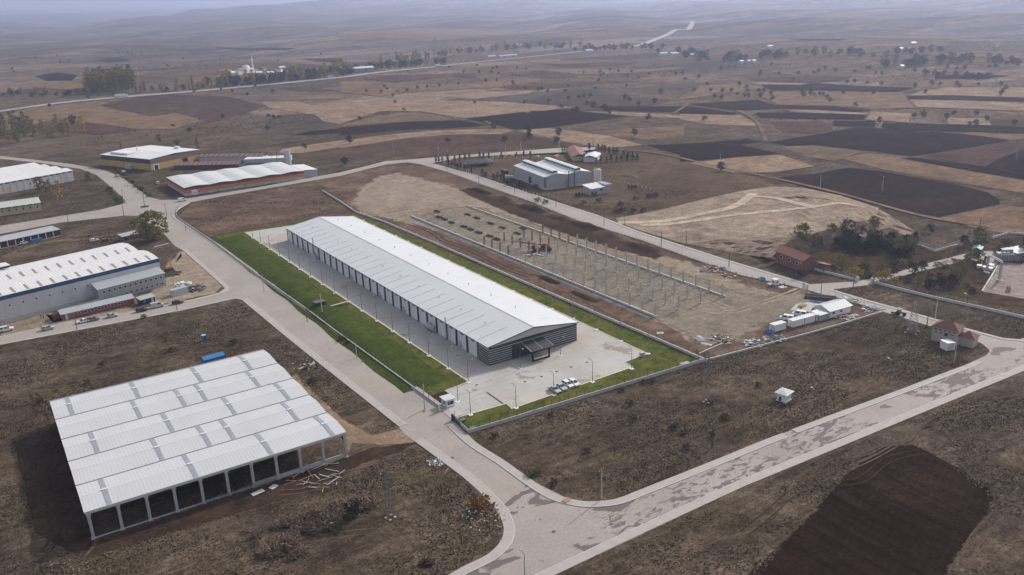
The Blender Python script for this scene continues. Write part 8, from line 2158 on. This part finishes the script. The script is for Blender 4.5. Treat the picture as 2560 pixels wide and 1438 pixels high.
# young conifers round the grey and teal factory
CON = [(256.1,489.9),(256.7,487.2),(260.7,489.7),(260.5,481.5),(255.6,472.0),(256.4,469.2),(257.1,466.6),(255.6,460.3),(257.7,460.2),(256.0,452.3),(255.6,443.4),(255.7,430.9),(255.2,426.1),(256.0,418.6),(258.2,418.3),(256.5,411.4),(255.9,407.1),(265.7,491.4),(267.6,485.4),(272.5,487.1),(275.7,486.3),(280.5,488.3),(285.5,483.5),(285.7,478.9),(288.3,476.5),(296.2,473.4),(313.4,472.6),(306.1,470.5),(310.2,460.1),(339.0,464.1),(340.3,462.8),(341.6,461.6)]
for i, q in enumerate(CON): plant('conifer', q, 'young conifer, %s in the planting between fork and teal factory' % ORD[i], 'young conifers by the teal factory', 1.15)
for i, q in enumerate([(253.3,399.8),(254.6,398.6),(255.9,397.5),(254.6,392.4),(256.6,392.2),(256.1,388.0),(264.6,386.6),(262.5,382.3),(262.5,385.3)]): plant('gbush' if i > 5 else 'conifer', q, 'dark planting before the long grey wall of the teal factory, %s from the left' % ORD[i], 'planting before the teal factory wall', 1.0)
for i, q in enumerate([(329.2,427.2),(332.3,422.2),(330.3,416.1),(334.1,416.5),(337.6,415.2),(339.6,413.3),(343.1,412.0),(346.1,411.3),(349.7,410.0),(354.2,409.8),(355.4,406.6),(355.2,415.2),(356.2,420.7),(358.8,433.6),(357.6,437.0),(360.7,445.5),(361.6,449.4),(362.9,455.3),(355.2,455.5),(361.1,433.6)]): plant('conifer', q, 'young conifer, %s in the ring round the red-roofed bungalow' % ORD[i], 'conifers round the bungalow', 1.3)
plant('ybush', (271.3,463.3), 'yellow bush before the dark-roofed pavilion', None, 1.0); plant('gbush', (275.4,461.4), 'green bush at the right of the dark-roofed pavilion', None, 1.3)
for i, q in enumerate([(297.5,346.4),(300.2,345.5),(258.0,309.5),(260.4,308.5),(264.8,305.9),(269.5,303.0),(242.91,354.5),(265.2,349.6),(272.4,344.6),(257.0,334.4),(265.5,332.1),(290.7,323.0),(295.8,324.0),(243.38,348.9),(269.7,320.9),(283.1,324.5)]): plant('bush', q, 'dark scrub bush, %s on the rough ground right of the straight lane' % ORD[i], 'scrub right of the lane', 1.4)
# pines and trees of the substation
PW = [(287.4,207.17), (295.7,179.66), (314.0,191.09), (304.9,211.09)]
k = 0
for j in range(7):
    for i in range(11):
        a = lerp(PW[0], PW[1], i / 10); b = lerp(PW[3], PW[2], i / 10); q = lerp(a, b, j / 6)
        if RT.random() < .25: continue
        q = (q[0] + RT.uniform(-2.6, 2.6), q[1] + RT.uniform(-2.6, 2.6))
        plant('pine' if RT.random() < .85 else 'olive', q, 'dark pine in the dense square wood behind the brick house', 'pine wood behind the brick house', RT.uniform(.6, 1.1))
for q, k_, s, lb in [((277.2,215.61), 'olive', 1.35, 'tall pale yellow-green tree left, behind the brick house roof'), ((279.5,211.73), 'olive', 1.0, 'pale green tree behind the right end of the brick house roof'), ((293.7,214.06), 'olive', 1.1, 'thin pale tree against the earth platform slope'), ((300.9,212.27), 'green', 1.2, 'bright green tall tree before the earth platform'), ((315.7,210.71), 'olive', 1.2, 'yellow-green tree at the right end of the earth platform'),
        ((262.4,216.18), 'conifer', 1.2, 'dark conifer at the left end of the brick house'), ((255.0,204.04), 'pine', .8, 'dark green tree before the left half of the brick house'), ((255.9,200.76), 'ybush', .9, 'yellowing bush before the brick house'), ((257.3,196.75), 'pine', .8, 'dark shrubby tree before the right half of the brick house'), ((282.5,211.25), 'conifer', 1.2, 'dark narrow conifer behind the brick house'),
        ((265.8,188.49), 'olive', .85, 'brown-green round tree right of the brick porch'), ((262.3,189.60), 'gbush', 1.2, 'low green bush right of the brick porch'), ((262.2,179.98), 'ybush', 1.2, 'bright yellow tree left of the substation gate'), ((270.9,182.68), 'gbush', 1.6, 'pale green bush behind the substation gate wall'), ((264.9,176.22), 'gbush', 1.0, 'dark low bush inside the substation gate'),
        ((264.5,170.38), 'ybush', 1.4, 'big yellow bush right of the substation gate'), ((265.6,166.52), 'ybush', 1.0, 'smaller yellow bush behind the gate wall'), ((287.4,177.70), 'ybush', .9, 'yellow shrub in the grass above the substation drive'), ((280.9,169.63), 'pine', .95, 'dark umbrella pine beside the drive, left'), ((285.8,168.97), 'pine', 1.0, 'dark umbrella pine beside the drive, right'),
        ((269.6,160.29), 'olive', .65, 'olive bushy tree below the umbrella pines'), ((268.6,155.32), 'pine', .9, 'dark tree by the substation wall, left'), ((272.4,153.77), 'pine', 1.0, 'dark tree by the substation wall, middle'), ((278.4,153.24), 'pine', 1.0, 'dark tree by the substation wall, right'), ((306.1,171.12), 'poplar_y', .5, 'slim yellow sapling in the grass above the drive'),
        ((326.4,176.78), 'pine', .95, 'dark pine left of the tall mast'), ((330.4,173.48), 'green', 1.15, 'large green tree below the tall mast'), ((312.0,166.28), 'ybush', 1.4, 'yellow-brown tree at the top of the drive'), ((311.9,162.91), 'green', .8, 'green tree at the paved yard corner'), ((300.1,160.59), 'olive', .7, 'olive tree below the top of the drive'), ((308.1,159.15), 'rust', 1.4, 'russet shrub by the stacked crates'), ((310.0,159.25), 'conifer', 1.0, 'dark conifer by the stacked crates'),
        ((329.7,162.65), 'green', .9, 'broad green tree behind the power transformer'), ((326.6,163.38), 'gbush', 1.5, 'green bush left behind the power transformer'), ((331.0,156.12), 'conifer', 2.6, 'tall dark conifer at the right edge of the picture'), ((339.2,174.14), 'bare', 1.3, 'bare dark tree beside the far substation wall'), ((335.1,196.59), 'oak_b', .7, 'small dark tree in the grass behind the pine wood'), ((316.1,191.32), 'conifer', 1.4, 'narrow dark conifer at the corner of the pine wood'),
        ((246.00,191.46), 'oak_b', .65, 'small dark tree on the verge above the site gate'), ((231.38,158.55), 'bare', .9, 'bare brown tree behind the white house'), ((283.2,155.34), 'olive', .8, 'pale olive tree left of the gravel yard'), ((290.7,157.02), 'olive', .8, 'pale olive tree beside the gravel yard kerb')]:
    plant(k_, q, lb, None, s)
for i, q in enumerate([(275.9,178.65),(283.3,179.33),(277.7,173.85),(295.9,169.07),(295.6,165.97),(305.1,168.42),(304.1,165.76),(282.2,163.84),(285.0,161.56),(281.0,157.12),(281.2,149.56),(277.4,145.50),(271.1,168.15),(271.2,164.96)]): plant('rust' if i % 3 == 0 else 'bush', q, 'low russet or brown shrub in the substation grounds', 'low shrubs in the substation grounds', 1.1)
# pale dry bushes and shrubs in the near scrub
DB = [(49.65,150.65),(51.05,150.75),(52.30,149.84),(51.98,148.41),(56.62,148.95),(57.48,147.76),(55.24,147.71),(46.48,150.76),(47.19,149.17),(44.91,148.70),(45.46,146.73),(39.57,152.56),(40.46,151.39),(41.76,147.86),(40.46,147.78),(42.83,146.58),(43.53,145.06),(38.09,146.00),(37.86,140.42),(39.28,140.33),(36.69,144.09),(36.89,139.73),(45.13,150.67),(46.90,146.74),(56.28,146.95)]
a_, b_, c_, d_ = [(32.13,155.33),(56.20,149.26),(56.32,145.81),(30.20,140.92)]
for i in range(34):
    u, v = RT.random(), RT.random()
    DB.append(lerp(lerp(a_, b_, u), lerp(d_, c_, u), v))
for i, q in enumerate(DB): plant('dry', q, 'pale dry bush in the scrub below the open shed', 'dry bushes below the open shed', RT.uniform(.55, 1.15))
plant('oak_b', (51.92,144.95), 'small dark leaning tree among the dry bushes', None, .75)
plant('rust', (74.49,132.63), 'big brown bush by the kerb inside the road corner', None, 1.7)
t = thing('tyre_heap', 'dark rounded heap near the street lamp at the bottom', 'heap', (57.17,123.15), 0)
m = MB()
rt_ = random.Random(4)
for q in range(70):
    a, d = rt_.uniform(0, 6.28), 1.3 * math.sqrt(rt_.random()); m.cbox((d * math.cos(a), d * math.sin(a), max(0, .9 * (1 - d / 1.4)) * rt_.random()), (.5, .4, .3), rt_.uniform(0, 3))
m.build('clod', M['mud'], t)
plant('bare', (110.87,133.15), 'single pale bare sapling in the brown field below the parking lot', None, .8)
for i, q in enumerate([(106.34,137.52),(90.55,137.31),(92.43,131.63),(92.21,137.35),(93.63,156.94),(125.78,143.88),(130.89,134.59),(134.86,126.38),(126.23,125.61),(143.92,130.36)]): plant('gbush' if i in (1, 3, 9) else 'bush', q, 'low brown or green bush in the field below the parking lot', 'bushes below the parking lot', .8)
for i, q in enumerate([(141.39,157.60),(133.67,158.02),(144.16,157.09),(110.42,157.55),(130.02,150.49),(144.27,130.95),(130.53,131.02),(164.59,138.50),(146.86,138.57)]): plant('bush', q, 'low dark bush below the front wall', 'bushes below the front wall', .8)
for i, q in enumerate([(15.94,252.5),(3.56,247.08),(87.50,238.23),(87.68,234.89),(71.05,224.02),(68.68,213.90),(-0.95,208.28),(21.60,263.1),(41.57,262.6),(59.17,256.9)]): plant('bush', q, 'low dark bush in the dry grass around the open shed', 'bushes around the open shed', .9)

# ------------------------------------------------------------------ dry weeds over the open lots (too many to count)
def weeds(name, label, polys, per_m2, cols, seed, hmin=.04, hmax=.17, patch=.06):
    r = np.random.default_rng(seed)
    V, Fc, Mi = [], [], []
    for poly, dens in polys:
        xs = [p[0] for p in poly]; ys = [p[1] for p in poly]
        n = int((max(xs) - min(xs)) * (max(ys) - min(ys)) * per_m2 * dens)
        X = r.uniform(min(xs), max(xs), n); Y = r.uniform(min(ys), max(ys), n)
        ins = np.zeros(n, bool); j = len(poly) - 1
        for i in range(len(poly)):
            xi, yi = poly[i]; xj, yj = poly[j]
            with np.errstate(divide='ignore', invalid='ignore'):
                ins ^= ((yi > Y) != (yj > Y)) & (X < (xj - xi) * (Y - yi) / (yj - yi + 1e-12) + xi)
            j = i
        pat = np.sin(X * patch * 2.1 + 1.7 * np.sin(Y * patch * 1.3)) + np.sin(Y * patch * 2.7 + 1.3 * np.sin(X * patch * 1.9 + 2)) + .8 * np.sin((X + Y) * patch * 6)
        ins &= (pat + r.normal(0, .9, n)) > -.2
        X, Y, P_ = X[ins], Y[ins], pat[ins]
        n = len(X)
        for q in range(2):
            a = r.uniform(0, 6.283, n); w = r.uniform(.07, .26, n); h = r.uniform(hmin, hmax, n) * (1 + .3 * np.clip(P_, -1, 2)); ln = r.uniform(-.32, .32, (n, 2))
            k0 = len(V) // 1
            pts = np.stack([np.stack([X - np.cos(a) * w, Y - np.sin(a) * w, np.full(n, -.02)], 1), np.stack([X + np.cos(a) * w, Y + np.sin(a) * w, np.full(n, -.02)], 1), np.stack([X + ln[:, 0] + np.cos(a) * w * .5, Y + ln[:, 1] + np.sin(a) * w * .5, h], 1), np.stack([X + ln[:, 0] - np.cos(a) * w * .6, Y + ln[:, 1] - np.sin(a) * w * .6, h * .8], 1)], 1)
            V.append(pts.reshape(-1, 3)); Mi.append(np.clip(np.floor((P_ + 2.4 + r.normal(0, .8, n)) / 4.8 * len(cols)), 0, len(cols) - 1).astype(int))
    V = np.concatenate(V); Mi = np.concatenate(Mi); nf = len(V) // 4
    me_ = bpy.data.meshes.new(name)
    me_.vertices.add(len(V)); me_.vertices.foreach_set('co', V.astype(np.float32).ravel())
    me_.loops.add(nf * 4); me_.loops.foreach_set('vertex_index', np.arange(nf * 4, dtype=np.int32))
    me_.polygons.add(nf); me_.polygons.foreach_set('loop_start', np.arange(0, nf * 4, 4, dtype=np.int32)); me_.polygons.foreach_set('loop_total', np.full(nf, 4, dtype=np.int32))
    for c in cols: me_.materials.append(c)
    me_.polygons.foreach_set('material_index', Mi.astype(np.int32)); me_.update()
    o = bpy.data.objects.new(name, me_); COL.objects.link(o)
    tag(o, label, 'weeds', kind='stuff')
    return nf
WC = [plain('weed_dark', (.068, .050, .035), .95, .3, .3, spec=0.0), plain('weed_brown', (.105, .078, .054), .95, .3, .3, spec=0.0), plain('weed_olive', (.094, .074, .046), .95, .3, .3, spec=0.0), plain('weed_tan', (.19, .145, .10), .95, .3, .3, spec=0.0)]
nw = weeds('dry_weeds', 'dry brown weeds and grass covering the open lots', [
    ([(88.73,160.91),(164.41,157.48),(184.27,155.37),(236.42,151.23),(236.66,135.60),(237.70,124.59),(232.50,115.33),(217.80,114.33),(142.39,118.28),(106.02,119.40),(97.02,120.66),(91.78,126.35),(90.33,134.19),(89.56,146.75)], 1.0),
    ([(-2.86,300.9),(26.32,299.3),(68.52,298.0),(72.15,295.7),(73.61,251.5),(76.43,174.57),(69.84,176.17),(67.12,187.28),(64.88,247.20),(6.35,247.09),(6.49,228.41),(-4.07,225.92),(-11.23,209.46),(-9.75,293.5)], 1.0),
    ([(-10.57,224.64),(-4.15,224.74),(-3.39,178.40),(3.57,163.32),(29.97,161.72),(54.32,160.92),(71.13,163.24),(76.33,165.24),(77.35,145.71),(77.21,134.14),(75.50,125.66),(70.67,120.22),(62.37,118.65),(56.96,117.57),(23.31,127.31),(-14.81,154.32)], 1.2),
    ([(75.07,105.33),(124.29,105.50),(226.08,101.46),(252.7,99.83),(167.76,60.61),(161.62,74.59),(168.20,90.62),(168.50,96.64),(161.48,100.01),(148.38,97.78),(133.91,93.84),(100.43,83.85),(89.75,80.24),(62.50,99.55)], 1.0),
    ([(127.40,64.62),(145.60,70.17),(160.91,74.20),(166.38,59.97),(133.48,44.77),(113.05,59.21)], 1.0),
    ([(67.73,459.9),(70.55,412.7),(67.45,406.3),(59.93,412.6),(41.90,417.1),(4.17,425.3),(5.99,457.6),(33.26,473.4)], .7),
    ([(8.09,494.8),(35.64,495.2),(66.16,502.2),(69.90,518.4),(68.73,570.4),(67.45,605),(60.05,611),(56.03,598.1),(12.30,569.2)], .5),
    ([(269.4,336.5),(303.5,344.6),(327.3,323.4),(276.4,301.9),(251.6,302.4),(250.6,338.8)], .6),
    ([(242.55,174.88),(244.68,137.98),(248.84,113.25),(265.4,121.81),(260.8,147.92),(258.9,170.67)], .7),
    ([(85.08,445.0),(97.99,474.4),(135.11,481.2),(171.95,477.3),(169.65,424.1),(142.70,401.0),(102.83,401.4),(89.07,399.0)], .5)], 4.2, WC, 77)


# low scrub speckling the open slopes beyond the works, too small and many to tell apart
def inside(x, y, poly):
    c = False; j = len(poly) - 1
    for i in range(len(poly)):
        if (poly[i][1] > y) != (poly[j][1] > y) and x < (poly[j][0] - poly[i][0]) * (y - poly[i][1]) / (poly[j][1] - poly[i][1]) + poly[i][0]: c = not c
        j = i
    return c
def far_scrub(n, seed):
    r = np.random.default_rng(seed); V, Fc = [], []
    k = 0
    while k < n:
        a = r.uniform(.45, 1.45); d = 430 + 1900 * r.random() ** 1.4
        x, y = d * math.cos(a), d * math.sin(a)
        if math.sin(x * .011 + 2 * math.sin(y * .007)) + math.sin(y * .017 + 1.5 * math.sin(x * .006)) + r.normal(0, .5) < .35 or math.hypot(x - 130, y - 350) < 400 or any(inside(x, y, f) for _, f in FIELDS if abs(f[0][0] - x) < 500) or (x > 225 and x < 420 and y < 470): continue
        k += 1; z = terrain(x, y); s = r.uniform(.22, .62) * (1 + d / 2600)
        for q in range(6):
            o = np.array([x, y, z + .4 * s]) + r.normal(size=3) * s * np.array([.5, .5, .25]); t1 = r.normal(size=3); t1 /= np.linalg.norm(t1); t2 = np.cross(t1, r.normal(size=3)); t2 /= np.linalg.norm(t2); w = s * .55
            i = len(V); V += [o - t1 * w, o + t2 * w, o + t1 * w, o - t2 * w]; Fc.append((i, i + 1, i + 2, i + 3))
    me_ = bpy.data.meshes.new('far_scrub'); me_.from_pydata([tuple(map(float, v)) for v in V], [], Fc); me_.materials.append(LEAF['scrub'])
    o = bpy.data.objects.new('far_scrub', me_); COL.objects.link(o); tag(o, 'low dark scrub speckling the slopes beyond the works', 'scrub', kind='stuff')
far_scrub(4200, 31)


# ------------------------------------------------------------------ village and far buildings
BWH = M['frame_white']
def far_house(p, L, D, E, R, wall, roof, rz, label, cat='house', group=None, name='village_house'):
    t = thing(name, label, cat, (p[0], p[1], terrain(*p)), rz, group)
    MB().box(-L / 2, L / 2, -D / 2, D / 2, -1.5, E).build('wall', wall, t)
    gable_roof_x(L, D, E, R, .4, .25, y0=-D / 2, x0=-L / 2).build('roof', roof, t)
    for x in (-L / 4, L / 4): window_part(t, x, -D / 2, E * .4, L * .12, E * .3, 'x', -1)
    return t
rv = random.Random(9)
mq = (371.7,1291)
ms = thing('mosque', 'white village mosque with dome and one slender minaret', 'mosque', (mq[0], mq[1], terrain(*mq)), rad(30))
MB().box(-8, 8, -8, 8, -1, 7).build('prayer_hall', BWH, ms)
dm_ = MB(); N = 12
pr = [(6.0 * math.cos(a), 7 + 5.0 * math.sin(a)) for a in [i * math.pi / 2 / 5 for i in range(6)]]
vs, fs = [], []
for r_, z_ in pr: vs += [(r_ * math.cos(2 * math.pi * i / N), r_ * math.sin(2 * math.pi * i / N), z_) for i in range(N)]
for j in range(5): fs += [(j * N + i, j * N + (i + 1) % N, (j + 1) * N + (i + 1) % N, (j + 1) * N + i) for i in range(N)]
dm_.mesh(vs, fs); dm_.build('dome', M['roof_old'], ms, True)
mn = MB().tube((10, -4, -1), (10, -4, 21), 1.1, .9, n=10).build('minaret', BWH, ms)
MB().tube((10, -4, 16), (10, -4, 16.8), 1.7, n=10).build('balcony', BWH, mn); MB().tube((10, -4, 21), (10, -4, 26), 1.1, .05, n=10).build('spire', M['steel'], mn)
MB().box(-22, -8.02, -6, 6, -1, 4).build('annex', BWH, ms); MB().box(-22.3, -8.02, -6.3, 6.3, 4, 4.5).build('annex_roof', M['roof_grey'], ms)
for i, q in enumerate([(350.6,1310),(345.4,1275),(360.7,1301),(389.0,1305),(376.9,1248),(402.4,1309),(392.7,1260),(389.3,1237),(405.7,1263),(418.0,1282),(434.0,1317),(358.0,1218),(376.0,1203),(432.0,1150),(439.0,1153),(445.3,1154),(451.7,1160),(339.8,1307)]):
    far_house(q, 9, 7, 3.4, 5.4, M['plaster'] if i % 3 else BWH, M['tile_red'] if i % 3 != 1 else M['roof_old'], rad(rv.uniform(0, 90)), 'small red-roofed or white village house near the minaret', 'house', 'village houses near the minaret')
q = (504.1,1192); dp = far_house(q, 46, 16, 6, 8, plain('blue_grey_wall', (.20, .24, .31), .7), M['roof_white'], ha - rad(3), 'long blue-grey depot with white roof beside the main road', 'depot', None, 'depot')
for i, (q, w) in enumerate(zip([(858,1338),(840,1364),(993,1077),(1002,1061),(1005,1290),(1853,3790),(1072,1630)], ['long white shed beside the main road in the haze', 'small pale farm building left of the hazy white shed', 'pale building with dark roof right of the road bend', 'low pale building at the far right of the road bend', 'small pale building at the distant road bend', 'tiny white building high on the hazy slope', 'tiny pale farm in the hazy tree belt'])):
    far_house(q, 36 if i == 0 else 15, 10, 3.6, 5.4, M['wall_light'], M['roof_grey'], ha, w, 'building', None, 'farm_building')
for i, (q, w) in enumerate(zip([(1217,1049),(1303,834),(1182,775),(1178,762),(983,641),(948,867),(956,860),(962,857),(1004,1022),(1007,1015),(1316,708)], ['white hall on the hazy slope at right', 'long white shed in the far right haze', 'left white barn below the far right sheds', 'second white barn below the far right sheds', 'tiny white hut at the tree belt right', 'leftmost of three white sheds by the tree belt', 'middle of three white sheds by the tree belt', 'rightmost of three white sheds by the tree belt', 'pale house in the trees right of the distant road, left', 'pale house in the trees right of the distant road, right', 'reddish farm in the far right haze'])):
    far_house(q, 18 if i < 2 else 9, 6, 2.6, 3.8, M['wall_light'], M['roof_grey'] if i != 10 else M['tile_red'], ha + .3, w, 'building', None, 'farm_building')

# shift each thing's origin to its own base
for o in (wh, sh):
    k = Vector((WX0, WY0, 0)) if o is wh else Vector((SX0, SY0, 0))
    for c in o.children: c.location = Vector(c.location) - k
    o.location = k


# ------------------------------------------------------------------ haze
hm = bpy.data.materials.new('haze_air'); hm.use_nodes = True
hn = hm.node_tree
for nd in list(hn.nodes):
    if nd.type == 'BSDF_PRINCIPLED': hn.nodes.remove(nd)
pv = hn.nodes.new("ShaderNodeVolumePrincipled")
pv.inputs["Color"].default_value = (0.62, 0.70, 1.0, 1)
pv.inputs["Density"].default_value = 0.00016
pv.inputs["Anisotropy"].default_value = 0.4
hn.links.new(pv.outputs[0], hn.nodes["Material Output"].inputs["Volume"])
hz = MB().box(-3300, 27000, -3300, 27000, -60, 420).build('haze', hm)
tag(hz, 'pale bluish haze lying over the plain and far hills', 'haze', kind='stuff')


# look-alikes get their place in the line, counted from the left of the picture
from bpy_extras.object_utils import world_to_camera_view
bpy.context.view_layer.update()
shared = {}
for o in COL.objects:
    if o.parent is None and o.get("label"): shared.setdefault(o["label"], []).append(o)
for lb, os_ in shared.items():
    if len(os_) > 1:
        for i, o in enumerate(sorted(os_, key=lambda q: world_to_camera_view(S, cam, q.location).x)): o["label"] = lb + ', ' + ORD[i] + ' from the left'
